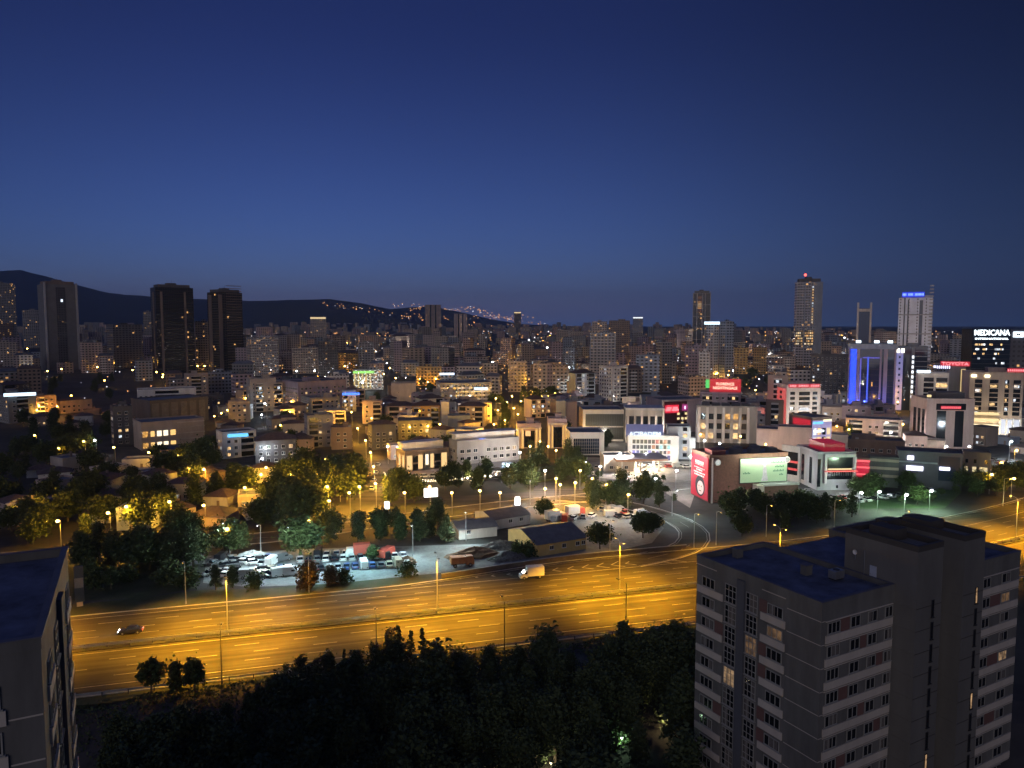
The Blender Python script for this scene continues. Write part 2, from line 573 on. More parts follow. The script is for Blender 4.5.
# verges
mb = MB()
hw_strip(mb, S0, -14, lambda s: north_edge(s) + .3, lambda s: 27 + 4 * noise.noise(Vector((s * .05, 0, 0))), .004, 5)
structure(mb.build('grass_verge', [GRASS], loc=HO, rz=HA))
mb = MB()
hw_strip(mb, S0, S1, lambda s: -22.5 - 3 * noise.noise(Vector((s * .06, 4, 0))), -20.4, .004, 5)
structure(mb.build('grass_verge', [GRASS], loc=HO, rz=HA))
SOILD = ground_mat('median_soil', [(.02, .018, .012), (.035, .03, .02), (.03, .035, .015)], .6)
# kerbs
mb = MB()
def hw_wall(mb, s0, s1, t, w, z0, z1, step=8, m=0):
    n = int(math.ceil((s1 - s0) / step))
    for i in range(n):
        a, b = s0 + (s1 - s0) * i / n, s0 + (s1 - s0) * (i + 1) / n
        ta, tb = (t(a), t(b)) if callable(t) else (t, t)
        ya, yb = ta + bend(a), tb + bend(b)
        k = len(mb.v)
        for x, y in ((a, ya), (b, yb)):
            mb.v += [(x, y - w / 2, z0), (x, y + w / 2, z0), (x, y + w / 2, z1), (x, y - w / 2, z1)]
        for q in ((0, 3, 7, 4), (1, 5, 6, 2), (3, 2, 6, 7), (0, 1, 2, 3), (4, 7, 6, 5)):
            mb.f.append(tuple(k + z for z in q)); mb.m.append(m)
hw_wall(mb, S0, S1, lambda s: north_edge(s) + .15, .3, 0, .14)
hw_wall(mb, S0, S1, -20.35, .3, 0, .14)
structure(mb.build('kerb', [CONC], loc=HO, rz=HA))

def guardrail(label, s0, s1, t, both=False):
    th = thing('guardrail', label, 'guardrail', HO, HA)
    mb = MB()
    for off in ((-.35, .35) if both else (0,)):
        tt = (lambda s, o=off: (t(s) if callable(t) else t) + o)
        hw_wall(mb, s0, s1, tt, .09, .52, .66)
        hw_wall(mb, s0, s1, tt, .06, .66, .74)
        hw_wall(mb, s0, s1, tt, .09, .74, .88)
    mb.build('rail', [METAL], th)
    mb = MB()
    n = int((s1 - s0) / 4)
    for i in range(n):
        s = s0 + 4 * i + 1
        tt = (t(s) if callable(t) else t) + bend(s)
        mb.box(s - .07, s + .07, tt - .26, tt + .26 if both else tt - .06, 0, .84)
    p = mb.build('post', [DARKM], th)
    p['kind'] = 'stuff'
    return th
guardrail('double steel guardrail running down the middle of the orange lit highway', S0, S1, 0, True)
guardrail('steel guardrail on the near edge of the highway, above the dark trees', S0, S1, -20.9)
mb = MB()
hw_strip(mb, S0, S1, -.95, .95, .05)
hw_wall(mb, S0, S1, -1.0, .16, 0, .16); hw_wall(mb, S0, S1, 1.0, .16, 0, .16)
structure(mb.build('median_strip', [SOILD], loc=HO, rz=HA))
th = thing('retaining_wall', 'low dark retaining wall along the far side of the highway below the sheds', 'wall', HO, HA)
mb = MB(); hw_wall(mb, -12, 58, lambda s: north_edge(s) + 1.5, .35, 0, 1.0); mb.build('wall', [paint('dirty_concrete', (.12, .10, .085), .9, .35, .3)], th)
mb = MB(); hw_wall(mb, -12, 58, lambda s: north_edge(s) + 1.5, .5, 1.0, 1.12); mb.build('coping', [CONC], th)

# ------------------------------------------------------------------ other roads and open ground, laid through points on the ground
def path_strip(name, pts, width, mat, z=.01, closed=False, mark=False):
    P = [Vector((p[0], p[1], 0)) for p in pts]
    Q = []
    for i in range(len(P) - 1):
        p0, p1, p2, p3 = P[max(0, i - 1)], P[i], P[i + 1], P[min(len(P) - 1, i + 2)]
        n = max(2, int((p2 - p1).length / 8))
        for k in range(n):
            t = k / n
            Q.append(.5 * ((2 * p1) + (-p0 + p2) * t + (2 * p0 - 5 * p1 + 4 * p2 - p3) * t * t + (-p0 + 3 * p1 - 3 * p2 + p3) * t ** 3))
    Q.append(P[-1])
    def sheet(mb, a, b, z, sel=lambda i: True):
        prev = None
        for i, q in enumerate(Q):
            d = (Q[min(i + 1, len(Q) - 1)] - Q[max(i - 1, 0)]).normalized()
            nrm = Vector((-d.y, d.x, 0))
            l, r = q + nrm * a, q + nrm * b
            cur = ((l.x, l.y, ground(l.x, l.y) + z + (.12 if l.y > 430 else 0)), (r.x, r.y, ground(r.x, r.y) + z + (.12 if r.y > 430 else 0)))
            if prev and sel(i):
                mb.face([prev[0], prev[1], cur[1], cur[0]])
            prev = cur
    mb = MB(); sheet(mb, width / 2, -width / 2, z)
    structure(mb.build(name, [mat]))
    if mark:
        mb = MB()
        sheet(mb, width / 2 - .5, width / 2 - .7, z + .005)
        sheet(mb, -width / 2 + .7, -width / 2 + .5, z + .005)
        sheet(mb, .09, -.09, z + .005, lambda i: i % 2)
        structure(mb.build('road_marking', [LINE]))
        for a in (width / 2 + .15, -width / 2 - .15):
            mb = MB(); 
            prev = None
            for i, q in enumerate(Q):
                d = (Q[min(i + 1, len(Q) - 1)] - Q[max(i - 1, 0)]).normalized()
                nrm = Vector((-d.y, d.x, 0))
                zz = ground(q.x, q.y)
                c = [q + nrm * (a - .15) + Vector((0, 0, zz)), q + nrm * (a - .15) + Vector((0, 0, zz + .13)), q + nrm * (a + .15) + Vector((0, 0, zz + .13)), q + nrm * (a + .15) + Vector((0, 0, zz))]
                if prev:
                    for k in range(3):
                        mb.face([prev[k], prev[k + 1], c[k + 1], c[k]])
                prev = c
            structure(mb.build('kerb', [CONC]))
    return Q

def G_(px, py):
    p = at_ground(px, py)
    return (p.x, p.y)
def patch(name, pix, mat, z=.006):
    mb = MB()
    pts = [at_ground(a, b) for a, b in pix]
    mb.face([(p.x, p.y, p.z + z + (.1 if p.y > 430 else 0)) for p in pts])
    o = mb.build(name, [mat])
    if o.data.polygons[0].normal.z < 0:
        o.data.flip_normals()
    return structure(o)

# frontage road beyond the yard, the loop ramp, the side streets
FRONT = path_strip('road', [G_(-120, 566), G_(60, 555), G_(200, 543), G_(300, 534), G_(400, 519), G_(500, 506), G_(600, 496), G_(660, 488), G_(740, 478)], 11, ASPH2, .012, mark=True)
UPPER = path_strip('road', [G_(330, 497), G_(400, 500), G_(470, 498), G_(560, 492), G_(620, 484)], 8, ASPH2, .018)
RAMP = path_strip('road', [G_(560, 498), G_(610, 502), G_(650, 511), G_(680, 522), G_(694, 533), G_(690, 545), G_(668, 554), G_(630, 562)], 8.5, ASPH, .022, mark=True)
ST_A = path_strip('street', [G_(372, 500), G_(378, 478), G_(372, 462), G_(366, 446), G_(356, 432), G_(352, 420), G_(360, 408)], 12, ASPH2, .02)
ST_B = path_strip('street', [G_(494, 452), G_(500, 436), G_(503, 420), G_(504, 405), G_(506, 394)], 12, ASPH2, .02)
ST_C = path_strip('street', [G_(545, 500), G_(548, 478), G_(560, 466), G_(540, 452), G_(524, 440), G_(516, 420), G_(514, 404)], 9, ASPH2, .026)
ST_D = path_strip('street', [G_(20, 452), G_(80, 448), G_(140, 450), G_(210, 462), G_(270, 470), G_(330, 476), G_(372, 480)], 9, ASPH2, .02)
ST_E = path_strip('street', [G_(235, 478), G_(244, 460), G_(258, 440), G_(262, 424), G_(270, 410)], 8, ASPH2, .016)
ST_F = path_strip('street', [G_(905, 434), G_(899, 424), G_(900, 414), G_(906, 404)], 10, ASPH2, .02)
ST_G = path_strip('street', [G_(1040, 446), G_(985, 452), G_(965, 462), G_(985, 486), G_(1040, 500)], 14, ASPH2, .02)
PLAZA = ground_mat('light_paving', [(.17, .16, .15), (.24, .23, .21), (.30, .28, .26)], .12)
DUST = ground_mat('dusty_yard', [(.13, .14, .14), (.20, .21, .21), (.09, .085, .08)], .10)
LAWN = ground_mat('dry_lawn', [(.035, .045, .015), (.06, .06, .025), (.08, .07, .04)], .15)
patch('paving', [(566, 462), (585, 457), (700, 462), (700, 478), (690, 508), (648, 482), (600, 478)], PLAZA, .014)
patch('yard_ground', [(203, 583), (207, 556), (300, 549), (520, 543), (600, 500), (640, 512), (664, 528), (652, 543), (610, 552), (560, 556), (440, 573), (330, 584), (250, 587)], DUST, .016)
patch('lawn', [(60, 602), (60, 566), (120, 560), (198, 562), (196, 588), (140, 598)], GRASS, .01)
patch('lawn', [(396, 503), (440, 503), (470, 512), (455, 522), (400, 522), (375, 515)], LAWN, .022)
patch('lawn', [(505, 486), (575, 470), (606, 484), (590, 490), (520, 494)], LAWN, .008)
patch('lawn', [(846, 509), (850, 497), (940, 486), (962, 492), (945, 508)], ground_mat('green_lawn', [(.03, .06, .02), (.05, .085, .03), (.10, .11, .09)], .12), .012)
patch('paving', [(790, 499), (805, 488), (880, 492), (878, 500), (820, 507)], PLAZA, .02)
patch('paving', [(446, 482), (392, 482), (384, 476), (450, 471), (515, 470), (530, 477)], PLAZA, .012)

# ------------------------------------------------------------------ building kit
WCACHE = {}
def wmesh(w, h, pane, frame=WHITEF, mull=1):
    key = (round(w, 2), round(h, 2), pane.name, frame.name, mull)
    if key not in WCACHE:
        mb = MB()
        t = .09
        mb.box(0, w, -.05, .02, 0, t, 0); mb.box(0, w, -.05, .02, h - t, h, 0)
        mb.box(0, t, -.05, .02, t, h - t, 0); mb.box(w - t, w, -.05, .02, t, h - t, 0)
        for k in range(mull):
            x = w * (k + 1) / (mull + 1)
            mb.box(x - .04, x + .04, -.045, .01, t, h - t, 0)
        mb.box(-.08, w + .08, -.14, .02, -.08, -.003, 0)
        mb.box(t, w - t, -.02, .015, t, h - t, 1)
        WCACHE[key] = mb.mesh('window', [frame, pane])
    return WCACHE[key]

class Bld:
    """a building: root Empty at its front corner; face R runs along +x, face L along +y, face E is the right end"""
    def __init__(s, name, label, cat, loc, rz, L1, L2, H, group=None):
        s.root = thing(name, label, cat, loc, rz, group)
        s.gaps = []
        s.L1, s.L2, s.H, s.rz, s.loc = L1, L2, H, rz, Vector(loc)
        s.M = Matrix.Translation(s.loc) @ Matrix.Rotation(rz, 4, 'Z')
    def w(s, x, y, z):
        return s.M @ Vector((x, y, z))
    def wf(s, face, u, z, d=0.0):
        p = {'R': (u, -d, z), 'L': (-d, u, z), 'E': (s.L1 + d, u, z)}[face]
        return s.w(*p)
    def flen(s, face):
        return s.L1 if face == 'R' else s.L2
    def frz(s, face):
        return s.rz + {'R': 0, 'L': -pi / 2, 'E': pi / 2}[face]
    def fbox(s, mb, face, u0, u1, z0, z1, d0=0.0, d1=.1, m=0):
        if face == 'R': mb.box(u0, u1, -d1, -d0, z0, z1, m)
        elif face == 'L': mb.box(-d1, -d0, u0, u1, z0, z1, m)
        else: mb.box(s.L1 + d0, s.L1 + d1, u0, u1, z0, z1, m)
    def part(s, name, mb, mats, parent=None, label=None):
        o = mb.build(name, mats, parent or s.root)
        if label: o['label'] = label
        return o
    def window(s, face, u, z, w, h, pane, frame=WHITEF, mull=1, name='window'):
        o = link(name, wmesh(w, h, pane, frame, mull), s.root)
        if face == 'R': o.location = (u, -.03, z)
        elif face == 'L': o.location = (-.03, u + w, z); o.rotation_euler = (0, 0, -pi / 2)
        else: o.location = (s.L1 + .03, u, z); o.rotation_euler = (0, 0, pi / 2)
        return o
    def shell(s, wall, roof=ROOF, parapet=.8, pent=True, seed=0, H=None, tile=False):
        H = H or s.H
        mb = MB(); mb.box(0, s.L1, 0, s.L2, 0, H)
        o = s.part('wall', mb, [wall])
        r = random.Random(seed)
        if tile:
            mb = MB()
            e, hh = .5, min(s.L1, s.L2) * .22
            i = min(s.L1, s.L2) * .5 - .1
            a = [(-e, -e, H), (s.L1 + e, -e, H), (s.L1 + e, s.L2 + e, H), (-e, s.L2 + e, H)]
            b = [(i, i, H + hh), (s.L1 - i, i, H + hh), (s.L1 - i, s.L2 - i, H + hh), (i, s.L2 - i, H + hh)]
            for k in range(4):
                j = (k + 1) % 4
                mb.face([a[k], a[j], b[j], b[k]])
            mb.face(b)
            mb.face([(p[0], p[1], p[2] - .003) for p in a][::-1])
            s.part('roof', mb, [TILE])
            return o
        mb = MB()
        mb.box(.3, s.L1 - .3, .3, s.L2 - .3, H + .003, H + .1)
        s.part('roof', mb, [roof])
        mb = MB(); t = .3; z0, z1 = H + .002, H + parapet
        mb.box(-.06, s.L1 + .06, -.06, t, z0, z1); mb.box(-.06, s.L1 + .06, s.L2 - t, s.L2 + .06, z0, z1)
        mb.box(-.06, t, t, s.L2 - t, z0, z1); mb.box(s.L1 - t, s.L1 + .06, t, s.L2 - t, z0, z1)
        s.part('parapet', mb, [wall])
        if pent and min(s.L1, s.L2) > 7:
            w, d = s.L1 * r.uniform(.2, .35), s.L2 * r.uniform(.25, .4)
            x, y = r.uniform(.25, .6) * s.L1, r.uniform(.3, .5) * s.L2
            mb = MB(); h = r.uniform(2.2, 3.2)
            mb.box(x, x + w, y, y + d, H + .1, H + h); mb.box(x - .2, x + w + .2, y - .2, y + d + .2, H + h, H + h + .2)
            s.part('roof_house', mb, [wall])
            for k in range(r.randint(1, 3)):
                q, v = r.uniform(.08, .85) * s.L1, r.uniform(.1, .8) * s.L2
                mb = MB(); mb.box(q, q + 1.3, v, v + 1.0, H + .1, H + 1.1); s.part('roof_unit', mb, [METAL])
            q = r.uniform(.2, .8) * s.L1
            mb = MB(); mb.tube((q, s.L2 * .5, H), (q, s.L2 * .5, H + 4.5), .06, .04, 5); s.part('antenna', mb, [DARKM])
        return o
    def apt_windows(s, faces, lit=.07, fh=3.0, bay=3.2, w=1.5, h=1.5, z0=1.0, seed=0, limit=96, warm=.7, top=None, skip=0, mull=1, frame=WHITEF):
        r = random.Random(seed)
        n = 0
        nf = int(((top or s.H) - .6) / fh)
        for f in faces:
            L = s.flen(f)
            nb = max(1, int((L - .8) / bay))
            off = (L - nb * bay) / 2
            for k in range(nf - 1, skip - 1, -1):
                for i in range(nb):
                    if n >= limit: return
                    if any(f == gf and g0 * L - w * .6 < off + (i + .5) * bay < g1 * L + w * .6 for gf, g0, g1 in s.gaps): continue
                    if r.random() < .04: continue
                    x = r.random()
                    pane = GL if x > lit else (WARM if r.random() < warm * .7 else (AMBER if r.random() < .4 else COOL))
                    s.window(f, off + i * bay + (bay - w) / 2, z0 + k * fh, w, h, pane, frame, mull)
                    n += 1
    def loggia(s, face, g0, g1, slab, fh=3.0, lit=.1, seed=0):
        """a stack of deep balconies: dark glazing behind, one slab and rail a storey, here and there a lit room"""
        r = random.Random(seed)
        L = s.flen(face)
        s.gaps.append((face, g0, g1))
        mb = MB(); s.fbox(mb, face, g0 * L, g1 * L, .4, s.H - .5, .004, .06); s.part('loggia_glazing', mb, [GL])
        for k in range(1, int((s.H - .6) / fh) + 1):
            if k * fh > s.H - .8: break
            mb = MB(); s.fbox(mb, face, g0 * L - .1, g1 * L + .1, k * fh - .2, k * fh + .75, .061, 1.1); s.part('balcony', mb, [slab])
            if r.random() < lit:
                u = r.uniform(g0, max(g0, g1 - 1.8 / L)) * L
                mb = MB(); s.fbox(mb, face, u, u + 1.6, k * fh - 2.0, k * fh - .3, .061, .1); s.part('lit_window', mb, [WARM if r.random() < .65 else COOL])
    def slabs(s, faces, u0=0.0, u1=1.0, fh=3.0, d=.9, mat=None, rail=True, skip=0, name='balcony'):
        """one balcony per storey: slab and solid parapet"""
        nf = int((s.H - .6) / fh)
        for f in faces:
            L = s.flen(f)
            for k in range(1 + skip, nf + 1):
                if k * fh > s.H - 1: break
                mb = MB()
                s.fbox(mb, f, u0 * L, u1 * L, k * fh - .15, k * fh + .02, .003, d)
                if rail:
                    s.fbox(mb, f, u0 * L, u1 * L, k * fh + .021, k * fh + .95, d - .1, d)
                s.part(name, mb, [mat or WHITEF])

def front_angle(px):
    return atan2(-(px - 512) / FPX, 1)

def fit(x0, xc, x1, ytop, Y, rel=0.0, depth=None, base=None):
    """corner, angle, lengths and height of a box whose outline spans the given columns at distance Y"""
    rel = radians(rel)
    a = front_angle(xc) + rel
    P = at_y(xc, ytop, Y)
    gz = ground(P.x, P.y) if base is None else base
    D0 = Y * C_ + (CAM_H - P.z) * S_
    m = (x1 - 512) / FPX
    L1 = (m * D0 - P.x) / (cos(a) - m * C_ * sin(a)) if x1 > xc else (depth or 12)
    if x0 < xc and rel > .02:
        m = (x0 - 512) / FPX
        L2 = (P.x - m * D0) / (sin(a) + m * C_ * cos(a))
        L2 = max(4, min(L2, 60))
    else:
        L2 = depth or max(8, min(16, L1 * .7))
    return Vector((P.x, P.y, gz)), a, abs(L1), L2, P.z - gz

def YB(py, px=512):
    return at_ground(px, py).y

FOOT = []                            # (column range, top row, bottom row, distance, centre, radius) of what stands already
def reg(b, ytop, ybot):
    c = b.w(b.L1 / 2, b.L2 / 2, 0)
    xs = [project(b.w(x, y, b.H))[0] for x in (0, b.L1) for y in (0, b.L2)]
    FOOT.append((min(xs), max(xs), ytop, ybot, c.y, c, hypot(b.L1, b.L2) / 2))

def mk(name, label, cat, spec, ybot=None, group=None):
    x0, xc, x1, yt, Y, rel = spec[:6]
    loc, a, L1, L2, H = fit(x0, xc, x1, yt, Y, rel, *(spec[6:] or ()))
    b = Bld(name, label, cat, loc, a, L1, L2, H, group)
    b.yt = yt
    reg(b, yt, ybot if ybot else min(480, project(b.w(L1 / 2, 0, 0))[1]))
    return b

# text meshes
def text_mesh(lines, width, height, mat, extrude=.12):
    cu = bpy.data.curves.new('letters', 'FONT')
    cu.body = '\n'.join(lines)
    cu.align_x = 'CENTER'
    cu.extrude = extrude
    cu.offset = .012
    cu.resolution_u = 2
    o = bpy.data.objects.new('letters', cu)
    COL.objects.link(o)
    dg = bpy.context.evaluated_depsgraph_get()
    me = bpy.data.meshes.new_from_object(o.evaluated_get(dg))
    bpy.data.objects.remove(o)
    bpy.data.curves.remove(cu)
    xs = [v.co.x for v in me.vertices]; ys = [v.co.y for v in me.vertices]
    cx, y0, w, h = (min(xs) + max(xs)) / 2, min(ys), max(xs) - min(xs), max(ys) - min(ys)
    for v in me.vertices:
        v.co = Vector(((v.co.x - cx) * width / w, -v.co.z, (v.co.y - y0) * height / h))
    me.materials.clear()
    me.materials.append(mat)
    return me

def sign(name, label, pos, rz, w, h, mat_text, lines=None, panel=None, frame=True, letter_h=None, group=None, dz=0.0, tw=None):
    """a sign: letters on a panel or on an open steel frame; its local x runs along the wall, -y faces out"""
    t = thing(name, label, 'sign', pos, rz, group)
    if panel is not None:
        mb = MB(); mb.box(-w / 2, w / 2, -.18, 0, 0, h); mb.build('panel', [panel], t)
    if frame:
        mb = MB()
        n = max(2, int(w / 5))
        for k in range(n + 1):
            x = -w / 2 + w * k / n
            x = max(-w / 2 + .1, min(w / 2 - .1, x))
            mb.box(x - .07, x + .07, .01, .14, -.6, h)
        mb.box(-w / 2, w / 2, .15, .27, .1, .22); mb.box(-w / 2, w / 2, .15, .27, h - .3, h - .18)
        mb.build('frame', [DARKM], t)
    if lines:
        lh = letter_h or h * .8
        o = link('letters', text_mesh(lines, tw or w * .92, lh, mat_text), t)
        o.location = (0, -.34 if panel is not None else -.14, (h - lh) / 2)
    return t

def lamp(P, col, watts, blend=None, r=.25, rot=None, name='lamp', parent=None, cone=150, batwing=False):
    """a light"""
    key = ('L', col, watts, r, cone if blend is not None else 0, batwing)
    if key not in MATS:
        d = bpy.data.lights.new(name, 'SPOT' if blend is not None else 'POINT')
        d.color = col; d.energy = watts; d.shadow_soft_size = r
        if blend is not None:
            d.spot_size = radians(cone); d.spot_blend = blend
            if batwing:                  # a road lantern throws most of its light sideways along the road
                d.use_nodes = True
                nt = d.node_tree
                em = nt.nodes['Emission']
                ge = nt.nodes.new('ShaderNodeNewGeometry'); sp = nt.nodes.new('ShaderNodeSeparateXYZ')
                ab = nt.nodes.new('ShaderNodeMath'); ab.operation = 'ABSOLUTE'
                mxm = nt.nodes.new('ShaderNodeMath'); mxm.operation = 'MAXIMUM'; mxm.inputs[1].default_value = .42
                pw = nt.nodes.new('ShaderNodeMath'); pw.operation = 'POWER'; pw.inputs[1].default_value = -2.0
                nt.links.new(ge.outputs['Incoming'], sp.inputs[0]); nt.links.new(sp.outputs[2], ab.inputs[0])
                nt.links.new(ab.outputs[0], mxm.inputs[0]); nt.links.new(mxm.outputs[0], pw.inputs[0]); nt.links.new(pw.outputs[0], em.inputs['Strength'])
        MATS[key] = d
    o = link(name, MATS[key], parent, P)
    if rot: o.rotation_euler = rot
    return o
SODIUM = (1, .47, .035)
HWCOL = (1, .45, .012)
AMB = (1, .55, .13)
WHT = (.86, .95, 1)
WRM = (1, .78, .5)

# ------------------------------------------------------------------ the two near apartment towers
ND = Vector((.877, .480, 0))
CURT = paint('curtain', (.13, .12, .11), .9, .25, 4)
DIMW, DIMA = lit_room('dim_warm_room', (1, .62, .32), .26), lit_room('dim_amber_room', (1, .55, .25), .10)
def near_block(label, corner, rz, top, full, seed):
    """storeys of cream parapet bands, grey and dusty-red panels, dark casements; twin stair towers in the full one"""
    CREAM, GREYP = paint('near_band', (.50, .46, .40), .8, .12, .3, streak=True), paint('near_panel', (.134, .134, .126), .85, .3, .3, streak=True)
    REDP, BLUEP = paint('near_red_panel', (.155, .085, .075), .85, .15, .3), paint('near_blue_panel', (.09, .097, .115), .85, .12, .3, streak=True)
    RF = paint('near_roof', (.085, .10, .15), .9, .55, .3)
    COPE = paint('near_coping', (.105, .105, .125), .7, .2, .4)
    t = Bld('apartment_tower', label, 'apartment building', (corner[0], corner[1], -10), rz, 43.4, 21.6, top)
    fh, H = 2.95, top
    LW = 13.8
    n = int((H - 1) / fh)
    def wallbox(nm, x0, x1, y0, y1, z1, mat=GREYP, z0=0):
        mb = MB(); mb.box(x0, x1, y0, y1, z0, z1); return t.part(nm, mb, [mat])
    wallbox('wall', 0, LW, 0, 21.6, H)
    wings = [(0, LW)]
    if full:
        wallbox('wall', 28.5, 43.4, 0, 21.6, H)
        wallbox('wall', LW + .004, 28.496, 7.52, 20, H)
        wallbox('wall', 19.102, 23.798, 5, 7.498, H + 5.7)
        wings.append((28.5, 43.4))
    r = random.Random(seed)
    # roof decks and parapets
    for (a, b) in wings:
        mb = MB(); mb.box(a + .35, b - .35, .35, 21.25, H + .003, H + .06); o = t.part('roof', mb, [RF])
        mb = MB(); z0, z1 = H + .003, H + .75
        mb.box(a - .05, b + .05, -.05, .35, z0, z1, 0); mb.box(a - .05, b + .05, 21.25, 21.65, z0, z1, 0)
        mb.box(a - .05, a + .35, .35, 21.25, z0, z1, 0); mb.box(b - .35, b + .05, .35, 21.25, z0, z1, 0)
        mb.box(a - .1, b + .1, -.1, .4, z1, z1 + .08, 1); mb.box(a - .1, b + .1, 21.2, 21.7, z1, z1 + .08, 1)
        mb.box(a - .1, a + .4, .4, 21.2, z1, z1 + .08, 1); mb.box(b - .4, b + .1, .4, 21.2, z1, z1 + .08, 1)
        t.part('parapet', mb, [GREYP, COPE])
    top0 = H - 1.95                                  # head of the top window row
    # windows share meshes: casement of three lights with a white frame
    def casement(nm, w, h, nl, lit=None, cross=False):
        key = ('near', w, h, nl, cross)
        if key not in WCACHE:
            mb = MB(); f = .1
            mb.box(0, w, -.07, .05, 0, f); mb.box(0, w, -.07, .05, h - f, h); mb.box(0, f, -.07, .05, f, h - f); mb.box(w - f, w, -.07, .05, f, h - f)
            for k in range(1, nl):
                x = w * k / nl; mb.box(x - .05, x + .05, -.07, .04, f, h - f)
            if cross:
                mb.box(f, w - f, -.06, .03, h * .32 - .05, h * .32 + .05)
                mb.box(f, w - f, -.06, .03, h * .7 - .05, h * .7 + .05)
            mb.box(-.12, w + .12, -.18, .05, -.1, -.004)
            fr = mb.mesh('frame', [paint('near_frame', (.3, .3, .28), .5, .1)])
            mb = MB()
            mb.box(f, w - f, -.03, .03, f, h - f)
            WCACHE[key] = (fr, mb.mesh('pane', [GL]), mb.mesh('pane', [DIMW]), mb.mesh('pane', [DIMA]))
        return WCACHE[key]
    def put(nm, face, u, z, w, h, nl, cross=False, lit=None):
        fr, p0, p1, p2 = casement(nm, w, h, nl, cross=cross)
        o = link(nm, fr, t.root)
        q = link('pane', p0 if lit is None else (p1 if lit == 1 else p2), o)
        if lit is None and r.random() < .45:
            a_, b_ = r.choice([(.05, .36), (.62, .95), (.05, .5), (.3, .95)])
            cm = ('curt', w, h, a_, b_)
            if cm not in WCACHE:
                mc = MB(); mc.box(.1 + a_ * (w - .2), .1 + b_ * (w - .2), -.036, -.031, .12, h - .12); WCACHE[cm] = mc.mesh('curtain', [CURT])
            link('curtain', WCACHE[cm], o)
        if lit: q['label'] = 'lit pane with a warm room behind it'
        if face == 'R': o.location = (u, -.035, z)
        else: o.location = (-.035, u + w, z); o.rotation_euler = (0, 0, -pi / 2)
        return o
    # right face of each wing
    cols = {0: [(1.06, 2.25, 3), (5.3, 1.8, 2), (8.65, 1.75, 2), (12.0, 1.5, 2)], 1: [(1.2, 1.7, 2), (5.4, 1.9, 2), (10.2, 2.2, 2)]}
    for wi, (a, b) in enumerate(wings):
        for k in range(min(n, 11)):
            z = top0 - k * fh - 1.45
            for ci, (u, w, nl) in enumerate(cols[wi]):
                lit = None
                if (wi, ci, k) in ((1, 2, 4),): lit = 1
                elif r.random() < .012 and full: lit = 2
                put('window', 'R', a + u, z, w, 1.45, nl, lit=lit)
            mb = MB()
            t.fbox(mb, 'R', a + .7, b - .3, z - 1.1, z - .12, .004, .16, 0)
            t.part('parapet_band', mb, [CREAM])
            mb = MB(); t.fbox(mb, 'R', a + .7, b - .3, z + 1.6, z + 1.72, .004, .13, 0); t.part('lintel', mb, [CREAM])
            for ci in range(len(cols[wi]) - 1):
                mb = MB()
                u0 = a + cols[wi][ci][0] + cols[wi][ci][1] + .2; u1 = a + cols[wi][ci + 1][0] - .2
                if u1 - u0 > .4:
                    t.fbox(mb, 'R', u0, u1, z - .1, z + 1.58, .004, .05)
                    t.part('wall_panel', mb, [REDP if (k + ci * 2) % 3 == 0 else GREYP])
    # left face, seen from the corner: joints, window column, two tall glazed strips about a blue-grey pier, window column
    for k in range(n + 1):
        z = top0 - k * fh + .25
        mb = MB(); t.fbox(mb, 'L', .05, 5.2, z, z + .09, .003, .03); t.part('joint', mb, [CREAM])
        mb = MB(); t.fbox(mb, 'R', .02, .62, z, z + .09, .003, .03); t.part('joint', mb, [CREAM])
    mb = MB(); t.fbox(mb, 'L', 12.2, 13.5, 0, H - .35, .004, .3); t.part('pier', mb, [BLUEP])
    mb = MB(); t.fbox(mb, 'L', 17.6, 21.6, H - .55, H - .45, .004, .1); t.fbox(mb, 'L', 5.4, 9.3, H - .55, H - .45, .004, .1); t.part('cornice', mb, [CREAM])
    for k in range(min(n, 12)):
        z = top0 - k * fh - 1.45
        put('window', 'L', 5.8, z, 2.5, 1.45, 3, lit=2 if (full and r.random() < .04) else None)
        put('window', 'L', 17.9, z, 2.5, 1.45, 3, lit=None)
        put('tall_window', 'L', 13.75, z - .85, 2.1, 2.6, 3, True, lit=1 if full and k == 4 else None)
        put('tall_window', 'L', 10.0, z - .85, 2.0, 2.6, 3, True, lit=2 if full and k == 2 else None)
        for ua, ub in ((5.4, 9.4), (16.3, 21.4)):
            mb = MB(); t.fbox(mb, 'L', ua, ub, z - 1.12, z - .12, .004, .16); t.part('parapet_band', mb, [CREAM])
        for ua, ub, q in ((8.45, 9.7, k % 3 != 1), (16.2, 17.75, k % 4 == 2)):
            mb = MB(); t.fbox(mb, 'L', ua, ub, z - .1, z + 1.6, .004, .05); t.part('wall_panel', mb, [REDP if q else GREYP])
    if not full:
        return t
    # core: two stair towers with a deep slot between, all rising a storey above the decks
    TZ = H + 6.4
    STW = paint('stair_wall', (.14, .138, .128), .85, .16, .3, streak=True)
    STD = paint('stair_shaded', (.062, .057, .053), .85, .16, .3, streak=True)  # darker copy of the stair wall, shade put into its colour
    for (a, b) in ((LW, 19.1), (23.8, 28.5)):
        st = wallbox('stair_tower', a + .002, b - .002, -3, 7.5, TZ - .7, STW)
        mb = MB(); z0, z1 = TZ - .698, TZ; e = .3
        mb.box(a, b, -3, -3 + e, z0, z1); mb.box(a, b, 7.2, 7.5, z0, z1); mb.box(a, a + e, -2.7, 7.2, z0, z1); mb.box(b - e, b, -2.7, 7.2, z0, z1)
        mb.box(a - .05, b + .05, -3.05, -3.05 + .4, z1, z1 + .07); mb.box(a - .05, a + .35, -2.65, 7.2, z1, z1 + .07); mb.box(b - .35, b + .05, -2.65, 7.2, z1, z1 + .07)
        t.part('parapet', mb, [STD], st)
